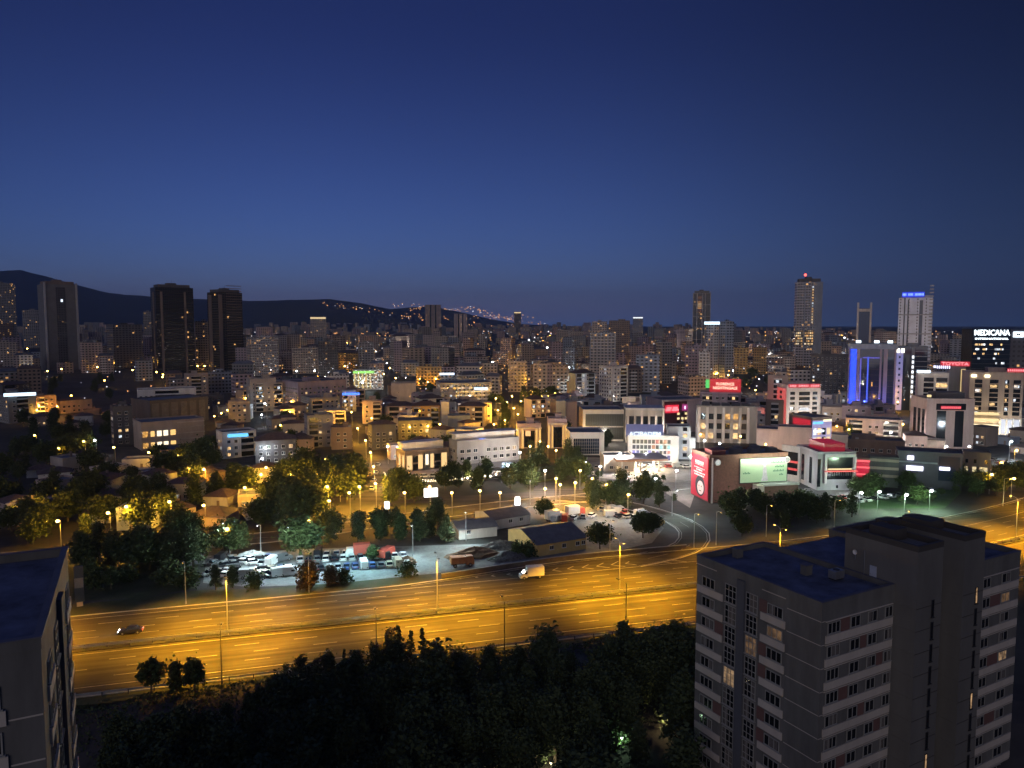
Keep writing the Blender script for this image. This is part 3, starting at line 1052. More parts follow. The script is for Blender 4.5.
        for k in range(n + 1):
            z = top0 - k * fh + .25
            mb = MB(); mb.box(a + .02, b - .02, -3.03, -3.003, z, z + .08); t.part('joint', mb, [STD], st)
            mb = MB(); mb.box(a - .03, a - .003, -2.98, -.1, z, z + .08); t.part('joint', mb, [STW], st)
        for k in range(11):
            z = top0 - k * fh - 1.3
            wm = link('slit_window', wmesh(.55, 2.3, (lit_room('stair_light', (1, .6, .3), .5) if (a > 20 and k in (0, 5)) or (a < 20 and k == 7) else GL), DARKM, 0), t.root, ((a + b) / 2 + .5, -3.03, z))
    mb = MB(); mb.box(LW + .3, 28.2, 7.53, 19.6, H + .003, H + .1); t.part('roof', mb, [RF])
    mb = MB(); z0 = TZ - .69
    mb.box(15.6, 18.2, 1.5, 5.2, z0, z0 + 1.5); mb.box(24.5, 27.6, 2.2, 6.4, z0, z0 + 1.3); mb.box(19.6, 22.6, 5.4, 7.1, H + 5.71, H + 7.0)
    t.part('machine_room', mb, [STD])
    mb = MB(); mb.box(LW - .06, LW - .004, 2.6, 3.6, H + .1, H + 2.25); d = t.part('roof_door', mb, [paint('pale_door', (.38, .42, .5), .5, .1)])
    mb = MB(); mb.tube((LW - .12, 3.45, H + 1.1), (LW - .06, 3.45, H + 1.1), .05, .05); t.part('handle', mb, [METAL], d)
    mb = MB(); mb.tube((LW - .08, 4.4, H + .1), (LW - .08, 4.4, H + 4), .06, .06, 6); t.part('pipe', mb, [METAL])
    # things on the roof
    M = t.M
    def on_roof(nm, label, cat, x, y, build):
        th = thing(nm, label, cat, t.w(x, y, H + .06), rz)
        build(th); return th
    def ac(th):
        mb = MB(); mb.box(-.9, .9, -.6, .6, .18, 1.25); mb.build('casing', [METAL], th)
        mb = MB(); [mb.box(x - .06, x + .06, -.5, .5, 0, .18) for x in (-.7, .7)]; mb.build('foot', [DARKM], th)
        mb = MB(); mb.tube((0, 0, 1.25), (0, 0, 1.33), .42, .42, 14); mb.build('fan_grille', [DARKM], th)
    on_roof('air_conditioner', 'grey air conditioning unit nearest the pale door on the near tower roof', 'air conditioner', 10.6, 6.3, ac)
    def chim(th):
        mb = MB(); mb.box(-.6, .6, -.5, .5, 0, 1.3); mb.build('shaft', [GREYP], th)
        mb = MB(); mb.box(-.7, .7, -.6, .6, 1.303, 1.42); mb.build('cap', [COPE], th)
    on_roof('vent_shaft', 'square dark vent shaft standing on the near tower roof, left of the air conditioner', 'vent', 8.6, 9.5, chim)
    on_roof('vent_shaft', 'low vent shaft at the far edge of the near tower roof', 'vent', 6.0, 19.6, chim)
    def dish(th):
        mb = MB(); mb.tube((0, 0, 0), (0, 0, .9), .05, .05, 6); mb.build('mast', [METAL], th)
        mb = MB(); c = Vector((0, 0, 1.05))
        for i in range(16):
            a, b2 = 2 * pi * i / 16, 2 * pi * (i + 1) / 16
            f = lambda q: c + Vector((-.14, .34 * cos(q), .34 * sin(q)))
            mb.face([c, f(a), f(b2)]); mb.face([c + Vector((.03, 0, 0)), f(b2) + Vector((.03, 0, 0)), f(a) + Vector((.03, 0, 0))])
        mb.build('dish', [WHITEF], th)
    d = on_roof('satellite_dish', 'small pale satellite dish on the machine room wall of the near tower', 'satellite dish', LW - .35, 5.6, dish)
    d.location.z += 2.4
    d = on_roof('roof_tank', 'low dark tank on the far right wing of the near tower', 'tank', 35, 12, chim)
    return t

NEAR_RZ = atan2(ND.y, ND.x)
nb = near_block('big dark apartment tower filling the lower right corner, stair towers rising from its roof', (37.4, 87.4), NEAR_RZ, 37.85, True, 3)
FOOT.append((690, 1024, 515, 768, 100, nb.w(21, 10, 0), 26))

# the tower on the left edge: its right face runs away from us, so its frame is turned
def left_block():
    CREAM, GREYP = MATS['near_band'], MATS['near_panel']
    top = 51.65
    a = atan2(.452, .892)
    # corner nearest us is its front right corner; local +x runs along the front face to that corner
    Lf = 26.0
    org = Vector((-29.7, 45.5, 0)) - Vector((cos(a), sin(a), 0)) * Lf
    t = Bld('apartment_tower', 'dark apartment tower cut by the left edge of the picture, flat blue roof', 'apartment building', (org.x, org.y, -10), a, Lf, 21.4, top)
    mb = MB(); mb.box(0, Lf, 0, 21.4, 0, top); t.part('wall', mb, [GREYP])
    mb = MB(); mb.box(.35, Lf - .35, .35, 21.05, top + .003, top + .06); t.part('roof', mb, [MATS['near_roof']])
    mb = MB(); z0, z1 = top + .003, top + .75
    mb.box(-.05, Lf + .05, -.05, .35, z0, z1); mb.box(-.05, Lf + .05, 21.05, 21.45, z0, z1); mb.box(-.05, .35, .35, 21.05, z0, z1); mb.box(Lf - .35, Lf + .05, .35, 21.05, z0, z1)
    mb.box(Lf - .4, Lf + .1, -.1, 21.5, z1, z1 + .08, 1); mb.box(-.1, Lf - .4, -.1, .4, z1, z1 + .08, 1); mb.box(-.1, Lf - .4, 21.0, 21.5, z1, z1 + .08, 1)
    t.part('parapet', mb, [GREYP, MATS['near_coping']])
    fh, top0 = 2.95, top - 1.95
    fr, p0, p1, p2 = WCACHE[('near', 2.5, 1.45, 3, False)]
    tf, tp = WCACHE[('near', 2.1, 2.6, 3, True)][:2]
    for k in range(12):
        z = top0 - k * fh - 1.45
        for u in (Lf - 4.75, Lf - 11, Lf - 17):
            o = link('window', fr, t.root, (u, -.035, z)); link('pane', p0, o)
        for u in (2.6, 17.4):
            o = link('window', fr, t.root, (Lf + .035, u, z), pi / 2); link('pane', p0, o)
        for u in (7.6, 13.0):
            o = link('tall_window', tf, t.root, (Lf + .035, u, z - .85), pi / 2); link('pane', tp, o)
        mb = MB(); t.fbox(mb, 'R', .5, Lf - 2.0, z - 1.1, z - .12, .004, .16); t.part('parapet_band', mb, [CREAM])
        for ua, ub in ((2.2, 6.2), (16.6, 20.8)):
            mb = MB(); t.fbox(mb, 'E', ua, ub, z - 1.1, z - .12, .004, .16); t.part('parapet_band', mb, [CREAM])
        mb = MB(); t.fbox(mb, 'R', Lf - 1.9, Lf - .05, z - .9, z - .8, .003, .03); t.part('joint', mb, [CREAM])
    mb = MB(); t.fbox(mb, 'E', 10.2, 12.2, 0, top - .3, .004, .35); t.part('pier', mb, [MATS['near_blue_panel']])
    return t
left_block()

# ------------------------------------------------------------------ buildings one can tell apart
def fac(c, lit=.07, band=.3, strength=.9, **kw):
    k = 'facade_' + c.replace(' ', '_').replace('-', '_') + ('' if not kw and lit == .07 else '_%d_%d' % (int(lit * 100), len(kw)))
    return facade(k, WALL[c], lit=lit, band=band, strength=strength, **kw)

def apt(label, x0, xc, x1, yt, yb, rel, col, lit=.07, bal=None, tile=False, faces=None, group=None, ybot=None, Y=None, depth=None, w=1.5, h=1.5, bay=3.2, fh=3.0, warm=.7, cat='apartment block', name='apartment_block', seed=None, pent=True, skip=0, frame=WHITEF):
    Yd = Y or YB(yb, xc)
    b = mk(name, label, cat, (x0, xc, x1, yt, Yd, rel, depth), ybot or yb, group)
    seed = seed if seed is not None else int(x0 * 7 + yt * 13)
    near = Yd < 640
    b.shell(wallm(col) if near else fac(col, lit), tile=tile, pent=pent, seed=seed)
    if faces is None:
        faces = ['R'] + (['L'] if x0 < xc else [])
        if xc < 400 and rel == 0: faces.append('E')
    rr = random.Random(seed + 5)
    if near and faces and not bal and b.L1 > 9 and b.H > 7 and cat == 'apartment block' and rr.random() < .6:
        for g in rr.choice([[(.08, .4)], [(.55, .92)], [(.06, .3), (.68, .94)], [(.3, .7)]]):
            b.loggia('R', g[0], g[1], wallm(rr.choice(['white', 'cream', 'pale grey', col])), fh, lit, seed)
    if near:
        b.apt_windows(faces, lit, fh, bay, w, h, seed=seed, warm=warm, skip=skip, frame=frame)
    if bal:
        b.slabs(['R'], bal[0], bal[1], fh, mat=wallm(bal[2]) if len(bal) > 2 else WHITEF)
    return b

def tower_parts(b, wallmat, strips, mat_strip, crown=3.0, crownm=None, bands=0, bandm=None, name='window_strip'):
    """slender tower: body, vertical strips, floor bands, crown"""
    mb = MB(); mb.box(0, b.L1, 0, b.L2, 0, b.H); b.part('wall', mb, [wallmat])
    for f, u0, u1, z0, z1, d in strips:
        L = b.flen(f)
        mb = MB(); b.fbox(mb, f, u0 * L, u1 * L, z0 * b.H, z1 * b.H, .004, d)
        b.part(name, mb, [mat_strip])
    if crown:
        mb = MB(); i = .08
        mb.box(b.L1 * i, b.L1 * (1 - i), b.L2 * i, b.L2 * (1 - i), b.H + .003, b.H + crown)
        mb.box(b.L1 * .35, b.L1 * .6, b.L2 * .3, b.L2 * .7, b.H + crown + .003, b.H + crown * 1.6)
        mb.tube((b.L1 * .5, b.L2 * .5, b.H + crown), (b.L1 * .5, b.L2 * .5, b.H + crown * 1.6 + 4), .15, .08, 5)
        b.part('roof_house', mb, [crownm or wallmat])
    if bands:
        n = int(b.H / bands)
        for f in ('R', 'L'):
            for k in range(1, n):
                mb = MB(); b.fbox(mb, f, 0, b.flen(f), k * bands - .25, k * bands + .25, .003, .25)
                b.part('floor_band', mb, [bandm or WHITEF])

PG = wallm('pale grey')
# far left towers
b = mk('tower_block', 'tall pale concrete slab tower, cold light near its top, left of two dark towers', 'tower', (37, 43, 77, 284, YB(371, 57), 14))
tower_parts(b, facade('slab_tower', (.16, .16, .165), lit=.01, bay=30, win=(.02, .98, .93, .96), glassc=(.16, .16, .16)), [('R', 0, .06, 0, 1.02, 1), ('R', .94, 1, 0, 1.02, 1)], PG, 4, wallm('brown'))
mb = MB(); b.fbox(mb, 'R', b.L1 * .36, b.L1 * .64, 0, b.H * .97, .01, .3); b.part('window_strip', mb, [facade('slab_windows', (.08, .08, .09), lit=.02, bay=2.6, cool=.6)])
mb = MB(); b.fbox(mb, 'R', b.L1 * .49, b.L1 * .55, b.H * .80, b.H * .83, .32, .5); b.part('lit_window', mb, [glow('cold_lit', (.75, .85, 1), 1.6, 'NONE')])
for lab, sp, w_, lit_ in (('left one of the two tall dark glass towers, brown piers framing its face', (150, 155, 193, 287, YB(374, 170), 12), (.02, .019, .02), .008),
                          ('right one of the two tall dark towers, browner, with pale balcony lines on its right', (207, 218, 242, 292, YB(373, 225), 32), (.045, .037, .035), .012)):
    b = mk('tower_block', lab, 'tower', sp)
    tower_parts(b, facade('dark_tower_%d' % int(sp[0]), w_, lit=lit_, bay=2.4, win=(.1, .9, .2, .9), glassc=(.012, .012, .014), cool=.4), [('R', .12, .18, 0, .95, .5), ('R', .74, .8, 0, .95, .5), ('L', .3, .5, 0, .95, .5)] if sp[0] == 150 else [('R', 0, .14, 0, .97, .7), ('L', .6, .9, 0, .97, .4)], wallm('brown'), 3.5, wallm('dark grey'))
    if sp[0] == 207:
        for k in range(2, 34):
            mb = MB(); b.fbox(mb, 'R', b.L1 * .32, b.L1 * .96, k * 3.2 - .2, k * 3.2 + .5, .003, .8); b.part('balcony', mb, [wallm('brown')])
b = mk('tower_block', 'grey tower with a few lit windows on the far left edge of the skyline', 'tower', (-14, -14, 15, 284, YB(352, 0), 0)); tower_parts(b, fac('grey', .1), [], GL, 3)
apt('brown middle-height block with pale vertical piers, between the pale slab tower and the dark towers', 106, 113, 142, 325, 369, 16, 'dark grey', .03)
apt('dark low slab on the left edge below the grey tower', -10, -10, 13, 324, 352, 0, 'brown', .08)
apt('beige block with one lit window on the left edge', -10, -10, 17, 343, 368, 0, 'beige', .06)
apt('dim block behind the orange glow right of the grey left-edge tower', 22, 22, 40, 310, 348, 0, 'grey', .05)
apt('narrow beige block with orange light at its foot, between the two dark towers', 195, 195, 208, 322, 371, 0, 'beige', .08)
apt('grey block tucked behind the left dark tower', 143, 143, 152, 312, 352, 0, 'grey', .08)
# left, nearer
apt('low flat-roofed office with a bright white roof sign on the left', -6, 8, 36, 397, 424, 20, 'grey', .1)
sign('roof_sign', 'long white glowing roof sign on the low office at the left edge', at_y(20, 396, YB(424, 20) + 2), front_angle(20), 17, 2.0, None, panel=glow('white_sign', (.62, .82, 1), 2.2))
apt('small brown house with two lit floors beside the white sign office', 36, 36, 56, 397, 416, 0, 'brown', .05, pent=False)
apt('low pale house lit orange, between the dark slope and the bare hill', 56, 60, 92, 401, 414, 20, 'beige', .0, tile=True)
apt('cream two-storey top block with black square windows above the dark hall', 137, 137, 196, 391, 408, 0, 'white', .02, pent=False, Y=YB(418, 160))
b = mk('hall', 'dark panelled hall with a curved left end under the cream block', 'hall', (131, 150, 208, 402, YB(426, 150), 24)); b.shell(wallm('dark grey'), pent=False)
for k in range(6):
    mb = MB(); b.fbox(mb, 'R', b.L1 * (.03 + k * .16), b.L1 * (.03 + k * .16 + .11), .5, b.H - 1.2, .004, .25); b.part('wall_panel', mb, [paint('hall_panel', (.16, .16, .18))])
apt('dark block with dim brown windows and green light on its left corner', 110, 113, 132, 408, 446, 8, 'dark grey', .2, warm=1)
b = mk('shop_building', 'two-storey block with brightly lit arched shopfronts beneath the hall', 'shop building', (133, 141, 204, 424, YB(451, 150), 12)); b.shell(wallm('beige'), pent=False)
for k, (u0, u1, mt) in enumerate([(.02, .1, AMBER), (.14, .2, 'y'), (.24, .31, 'w'), (.34, .41, 'w'), (.45, .53, 'y')]):
    m_ = mt if not isinstance(mt, str) else (glow('shop_white', (1, .85, .6), 1.6) if mt == 'w' else glow('shop_yellow', (1, .6, .2), 1.2))
    for za, zb in ((.08, .28), (.5, .7)):
        mb = MB(); b.fbox(mb, 'R', u0 * b.L1, u1 * b.L1, za * b.H, zb * b.H, .004, .15); b.part('shop_window', mb, [m_])
for z in (.3, .52, .74, .93):
    mb = MB(); b.fbox(mb, 'R', .56 * b.L1, b.L1, z * b.H, z * b.H + .5, .004, .6); b.part('balcony', mb, [wallm('cream')])
apt('beige four-storey block left of the ochre-lit street corner, in front of the right dark tower', 184, 184, 208, 375, 398, 0, 'beige', .04)
apt('pale blue-grey three-storey block with six dark windows below the right dark tower', 208, 208, 232, 373, 394, 0, 'blue-grey', .02)
apt('plain beige cube block standing alone right of the orange court', 228, 228, 250, 403, 423, 0, 'beige', .02)
apt('cream corner block lit orange at its left edge', 246, 250, 276, 380, 412, 14, 'cream', .08)
apt('white low block with a blue lit sign and a bright shop floor', 216, 222, 256, 434, 459, 14, 'white', .3, pent=False)
sign('roof_sign', 'blue-white glowing sign on the low white block left of the avenue', at_y(238, 437, YB(459, 238) - 1), front_angle(238), 9, 1.6, None, panel=glow('azure_sign', (.12, .5, 1), 1.6))
apt('long dark terrace of shops with red awning edge under the lit arches', 160, 160, 215, 452, 465, 0, 'brown', .25, pent=False, warm=1)

# centre left
apt('tall grey residential slab with rows of dark windows, left of the amber floodlit block', 246, 250, 278, 338, 376, 10, 'pale grey', .1)
apt('amber floodlit six-storey block, the broadest of the warm blocks left of centre', 292, 292, 322, 349, 374, 0, 'beige', .08)
apt('ochre lit block with a dark hipped roof, right of the broad amber block', 337, 337, 362, 353, 372, 0, 'ochre', .05, tile=True)
apt('dark grey tall block between the two amber blocks', 318, 318, 338, 342, 376, 0, 'dark grey', .04)
apt('grey tall block right behind the ochre block', 358, 358, 374, 343, 372, 0, 'grey', .03)
apt('beige block with cold white lit windows and two amber ones on the left of centre', 254, 254, 283, 384, 412, 0, 'beige', .2, warm=.4)
apt('long mauve and beige three-storey terrace with flat roofs', 282, 298, 346, 383, 413, 26, 'mauve', .06)
apt('grey three-storey block with a dark roof in front of the mauve terrace', 301, 310, 340, 399, 419, 18, 'grey', .08)
apt('white block with glazed balconies, left of the green lit building', 326, 326, 349, 376, 394, 0, 'white', .1, bal=(.1, .6))
b = apt('white building with green glowing cornice and golden lit columns', 353, 353, 383, 371, 390, 0, 'white', .3)
for k in range(5):
    mb = MB(); b.fbox(mb, 'R', b.L1 * (.03 + k * .13), b.L1 * (.03 + k * .13 + .03), 1, b.H * .85, .004, .6); b.part('column', mb, [glow('gold_lit_column', (1, .72, .25), .9, 'NONE')])  # golden light on the columns put in as their own glow
mb = MB(); b.fbox(mb, 'R', 0, b.L1 * .7, b.H * .88, b.H * .98, .004, .5); b.part('cornice', mb, [glow('green_cornice', (.4, 1, .2), 1.1)])
apt('modern grey block of framed boxes at the corner of the orange avenue', 304, 307, 333, 417, 448, 8, 'grey', .06, bay=4)
apt('red-brown three-storey block with pale frames beside the orange avenue', 331, 331, 352, 429, 450, 0, 'brown', .08)
apt('dark house with a white floodlight on its roof ridge, left of the framed boxes', 255, 255, 296, 441, 465, 0, 'dark grey', .08, tile=True)
apt('blue lit low block with a cold white lamp, above the avenue', 342, 342, 356, 392, 412, 0, 'white', .4, warm=.1, pent=False)
sign('roof_sign', 'blue glowing strip sign on the low block above the avenue', at_y(351, 395, YB(412, 350) - 1), front_angle(351), 12, 1.6, None, panel=glow('blue_sign', (.06, .2, 1), 2))
apt('low flat-roofed block with a bright white sign strip beside the avenue', 322, 322, 346, 412, 424, 0, 'pale grey', .05, pent=False)
apt('dark gabled house right of the orange avenue', 368, 372, 396, 425, 450, 14, 'dark grey', .08, tile=True)
apt('dark flat-roofed block right of the avenue with one lit window', 362, 362, 382, 402, 424, 0, 'mauve', .08)
# centre
apt('flat pale gable-ended hall wall with a dark tree before it', 391, 391, 416, 384, 404, 0, 'cream', 0, pent=False, faces=[])
apt('yellow-lit four-storey block above orange trees', 416, 416, 442, 368, 386, 0, 'ochre', .1)
b = apt('square block bathed in orange light with black windows and a dark blue roof', 412, 412, 440, 406, 428, 0, 'ochre', .05, tile=True, bay=3.4)
apt('striped white stair building attached beside the orange block', 440, 441, 449, 403, 428, 4, 'white', 0, bal=(0, 1), pent=False, faces=[])
apt('long two-storey shop block with a dark roof and pale floor strips', 436, 440, 492, 384, 404, 6, 'grey', .15, pent=False, bal=(0, 1))
sign('roof_sign', 'cold white glowing sign on the long two-storey shop block', at_y(481, 390, YB(404, 480) - 1), front_angle(481), 10, 1.9, None, panel=MATS['white_sign'])
sign('roof_sign', 'cold white glowing sign upper left of the long shop block', at_y(447, 375, YB(388, 447) - 1), front_angle(447), 14, 2.0, None, panel=MATS['white_sign'])
apt('low block carrying the cold white sign, right of the yellow-lit block', 440, 440, 458, 377, 388, 0, 'blue-grey', .05, pent=False)
sign('roof_sign', 'white glowing shop strip at the right end behind the long shop block', at_y(484, 381, YB(392, 484)), front_angle(484), 16, 2.0, None, panel=MATS['white_sign'])
apt('light blue plain wall block right of the orange block', 448, 448, 470, 417, 430, 0, 'blue-grey', 0, pent=False, faces=[])
apt('dark flat block left of the orange block with a lit strip', 398, 398, 432, 422, 440, 0, 'dark grey', .05, pent=False)

# restaurant with lit walls
b = mk('restaurant', 'restaurant building with walls washed in warm light behind strings of bulbs', 'restaurant', (396, 405, 448, 453, YB(474, 410), 22))
b.shell(wallm('brown'), pent=False)
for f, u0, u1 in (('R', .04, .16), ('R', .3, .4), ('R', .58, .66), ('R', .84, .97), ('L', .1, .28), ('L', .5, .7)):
    L = b.flen(f); mb = MB(); b.fbox(mb, f, u0 * L, u1 * L, b.H * .18, b.H * .85, .004, .08); b.part('lit_wall_panel', mb, [glow('warm_wash', (1, .62, .26), 1.1)])  # warm light on the walls put in as glowing panels
for u0, u1 in ((.18, .29), (.68, .82)):
    mb = MB(); b.fbox(mb, 'R', u0 * b.L1, u1 * b.L1, b.H * .5, b.H * .82, .004, .1); b.part('window', mb, [GL])
    mb = MB(); b.fbox(mb, 'R', u0 * b.L1, u1 * b.L1, b.H * .12, b.H * .42, .004, .1); b.part('window', mb, [GL])
mb = MB(); b.fbox(mb, 'R', .42 * b.L1, .56 * b.L1, .2, b.H * .95, .004, .5); b.part('entrance_bay', mb, [wallm('dark grey')])
mb = MB(); b.fbox(mb, 'R', .455 * b.L1, .525 * b.L1, b.H * .35, b.H * .85, .51, .6); b.part('lit_doorway', mb, [glow('shop_white', (1, .85, .6), 1.6)])
mb = MB(); mb.box(b.L1 * .02, b.L1 * .97, 3.5, b.L2 - 1, b.H + .01, b.H + 3.6); b.part('upper_storey', mb, [wallm('white')])
mb = MB(); b.fbox(mb, 'R', -.01 * b.L1, 1.0 * b.L1, .02, 1.3, 2.5, 6.5); b.part('terrace', mb, [wallm('pinkish')])
b = mk('office_building', 'long white three-storey building with paired dark windows right of the restaurant', 'office building', (449, 457, 519, 443, YB(471, 460), 22))
b.shell(wallm('grey'), pent=False)
b.apt_windows(['R', 'L'], .05, 3.2, 3.1, 1.9, 1.6, seed=5, limit=48)
mb = MB(); b.fbox(mb, 'R', 0, b.L1, .02, 2.6, .07, .5); b.part('plinth', mb, [wallm('dark grey')])
mb = MB(); mb.box(b.L1 * .02, b.L1 * .98, 3, b.L2 * .8, b.H + .01, b.H + 3.2); b.part('upper_storey', mb, [wallm('white')])
mb = MB(); mb.box(-.5, b.L1 + .5, 2, b.L2, b.H + 3.21, b.H + 3.6); b.part('canopy_roof', mb, [wallm('pale grey')])
sign('wall_sign', 'round blue glowing emblem light on the roof of the long white building', at_y(482, 443, YB(471, 460) + 6), front_angle(482), 2.2, 2.0, None, panel=glow('violet_sign', (.2, .3, 1), 2.5), frame=False)
sign('wall_sign', 'cold white glowing sign at the right end of the long white building', at_y(508, 468, YB(474, 508) - 3), front_angle(508), 5, 2.2, None, panel=MATS['white_sign'], frame=False)

# centre: residential pairs and tower
for lab, x0, x1, yt, Yd, c in (('tallest pinkish twin tower on the skyline below the hillside lights', 425, 441, 305, 1900, 'pinkish'), ('shorter pinkish tower right of the tallest twin tower on the skyline', 454, 467, 314, 1900, 'pinkish'), ('slim dark skyline tower with a lit cap, centre', 514, 521, 312, 2300, 'dark grey'), ('slim blue-grey skyline tower with a white top sign, right of the brown broad block', 633, 643, 317, 2000, 'blue-grey'), ('grey block with a long lit strip along its roof, below the dark hill', 310, 326, 317, 1500, 'grey')):
    b = apt(lab, x0, x0, x1, yt, 345, 0, c, .06, Y=Yd, pent=False)
    if x0 > 500 or x0 < 400:
        mb = MB(); b.fbox(mb, 'R', .02 * b.L1, .98 * b.L1, b.H - 3.6, b.H - .4, .01, .5); b.part('lit_cap', mb, [glow('cap_white', (.9, .95, 1), 1.3, 'NONE') if x0 > 600 else glow('cap_warm', (1, .75, .4), .9, 'NONE')])
    else:
        for u in (.3, .62):
            mb = MB(); b.fbox(mb, 'R', u * b.L1, (u + .08) * b.L1, 0, b.H, .01, .3); b.part('window_strip', mb, [GL])
for args in (('left one of the pair of beige balcony blocks above the dark trees', 533, 533, 547, 364, 396, 0, 'beige', .12, (.1, .9, 'cream')),
             ('right one of the pair of beige balcony blocks above the dark trees', 552, 552, 569, 366, 396, 0, 'beige', .12, (.1, .9, 'cream'))):
    b = apt(*args[:9], bal=args[9])
apt('brown link slab joining the pair of beige balcony blocks', 546, 546, 552, 365, 396, 0, 'mauve', .05)
apt('pale beige block with a dark roof at the left of the balcony pair', 508, 508, 527, 361, 392, 0, 'cream', .1)
b = apt('slender blue-grey tower with a white balcony line on every floor, centre of the skyline', 590, 590, 616, 333, 384, 0, 'blue-grey', .06, bal=(.02, .98, 'pale grey'))
b = apt('white twelve-storey block with black windows in front of the blue-grey balcony tower', 599, 612, 628, 367, 402, 38, 'white', .08)
apt('beige pair block at the skyline behind the blue-grey balcony tower, left half', 592, 592, 607, 322, 360, 0, 'beige', .07)
apt('broad brown block at the skyline right of the blue-grey balcony tower', 609, 609, 630, 321, 362, 0, 'brown', .05)
apt('tall dark olive slab seen edge on, right of the white twelve-storey block', 656, 662, 672, 343, 384, 30, 'grey', .02)
apt('blue-grey wide block with orange lit scaffolding at its left', 636, 636, 660, 356, 392, 0, 'blue-grey', .07)
apt('pale mauve block with two cold lit windows left of the white-signed office', 685, 685, 707, 347, 385, 0, 'mauve', .1)
apt('block of closely set white balcony lines under the white-signed office', 699, 699, 710, 352, 388, 0, 'white', .05, bal=(0, 1))
apt('slim white office with a glowing sign along its top, right of the red-lit tower', 706, 714, 719, 324, 380, 50, 'pale grey', .05, bal=(0, .5))
sign('roof_sign', 'small white glowing sign along the top of the slim white office', at_y(712, 324.5, YB(380, 712) - 6), front_angle(712), 16, 3.0, None, panel=MATS['white_sign'])
apt('dark slim tower joined to the slim white office on its right, pale side wall', 720, 726, 734, 322, 380, 40, 'blue-grey', .02)
b = mk('tower_block', 'slender dark tower with a white grid frame and reddish lit windows near its top', 'tower', (693, 693, 711, 293, YB(362, 700), 0))
tower_parts(b, facade('grid_tower', (.04, .05, .08), lit=.04, bay=3, win=(.05, .95, .2, .9)), [('R', 0, .03, 0, 1, .6), ('R', .22, .26, 0, 1, .6), ('R', .52, .56, 0, 1, .6), ('R', .68, .71, 0, 1, .6), ('R', .97, 1, 0, 1.02, .6)], PG, 3)
for k in range(1, 7):
    mb = MB(); b.fbox(mb, 'R', 0, b.L1, b.H * k / 6 - .6, b.H * k / 6, .003, .7); b.part('floor_band', mb, [PG])
mb = MB(); b.fbox(mb, 'R', b.L1 * .27, b.L1 * .51, b.H * .72, b.H * .95, .01, .3); b.part('lit_window_strip', mb, [facade('reddish_lit', (.2, .1, .1), lit=.65, bay=8, win=(.05, .95, .3, .7), strength=.55, cool=0)])
for lab, x0, x1 in (('left of the two yellow-lit blocks right of the dark slim tower', 734, 748), ('right of the two yellow-lit blocks right of the dark slim tower', 753, 767)):
    apt(lab, x0, x0, x1, 348, 374, 0, 'ochre', .02)
apt('low pinkish block with a shadowed side, left of the green lit pillar', 678, 689, 706, 377, 396, 30, 'pinkish', .05)
apt('small block with warm windows left of the low pinkish block', 643, 643, 660, 374, 392, 0, 'pinkish', .08)
# the tall tower with golden lower floors, and its neighbours
b = mk('tower_block', 'tallest grid tower on the right skyline, its middle floors lit golden, red lamp on top', 'tower', (795, 797, 823, 282, YB(372, 808), 6))
tower_parts(b, facade('tall_tower', (.33, .33, .36), lit=.10, bay=2.6, floor=3.3, win=(.12, .88, .3, .85), strength=.7), [('R', .3, .34, 0, 1, .5), ('R', .70, .74, 0, 1, .6), ('R', .76, 1, 0, 1, .3)], wallm('blue-grey'), 4, wallm('dark grey'))
mb = MB(); b.fbox(mb, 'R', 0, b.L1 * .7, b.H * .30, b.H * .46, .01, .4); b.part('lit_floors', mb, [facade('golden_floors', (.3, .27, .2), lit=.85, bay=2.6, floor=3.3, win=(.12, .88, .3, .85), strength=1.0, cool=0)])
mb = MB(); b.fbox(mb, 'R', b.L1 * .60, b.L1 * .66, b.H * .55, b.H * .96, .01, .4); b.part('lit_stair_strip', mb, [facade('lit_stairs', (.3, .28, .25), lit=.9, bay=30, floor=3.3, win=(.01, .99, .3, .8), strength=.8, cool=.2)])
mb = MB(); mb.ball((b.L1 * .35, b.L2 * .4, b.H + 9), 1.6); b.part('beacon', mb, [glow('red_beacon', (1, .08, .06), 5, 'NONE')])
b = mk('tower_block', 'narrow dark glass tower with two horns rising from a white frame', 'tower', (857, 857, 872, 310, YB(366, 864), 0, 14))
tower_parts(b, paint('blue_cladding', (.05, .09, .2), .3, .1), [('R', 0, .14, 0, 1.13, .8), ('R', .86, 1, 0, 1.13, .8), ('R', .14, .86, .97, 1.02, .7)], wallm('white'), 0)
mb = MB(); mb.box(1, b.L1 - 1, 1, b.L2 - 1, b.H + .003, b.H + 2); b.part('roof_house', mb, [wallm('dark grey')])
# big white tower with blue neon, right
Y0 = 760
b = mk('tower_block', 'big white tower topped by blue neon letters on the right skyline', 'tower', (899, 899, 933, 298, Y0, 0, 22), 352)
tower_parts(b, facade('white_tower', (.74, .77, .84), lit=.03, bay=7, win=(.3, .42, .3, .8)), [('R', .16, .2, 0, 1, .25), ('R', .27, .31, 0, .98, .25), ('R', .62, .72, .18, .97, .3)], GLB, 2.5, PG)
for z in (.58, .8):
    mb = MB(); b.fbox(mb, 'R', 0, b.L1, b.H * z, b.H * z + .9, .26, .5); b.part('floor_band', mb, [wallm('grey')])
for k in range(24):
    mb = MB(); b.fbox(mb, 'R', .9 * b.L1, b.L1 + .6, 20 + k * 3.4, 21.4 + k * 3.4, .003, .9); b.part('balcony', mb, [PG])
BLUEN = glow('blue_neon', (.012, .06, 1), 1.7)
pt = b.w(b.L1 * .42, -.5, b.H + .8)
sign('roof_sign', 'blue neon lettering on top of the big white tower', pt, b.rz, b.L1 * .66, 5.0, glow('blue_neon_bright', (.3, .5, 1), 2.2), ['||| |||| |||||||'], panel=glow('blue_haze_panel', (.015, .05, 1), .9), letter_h=2.4)
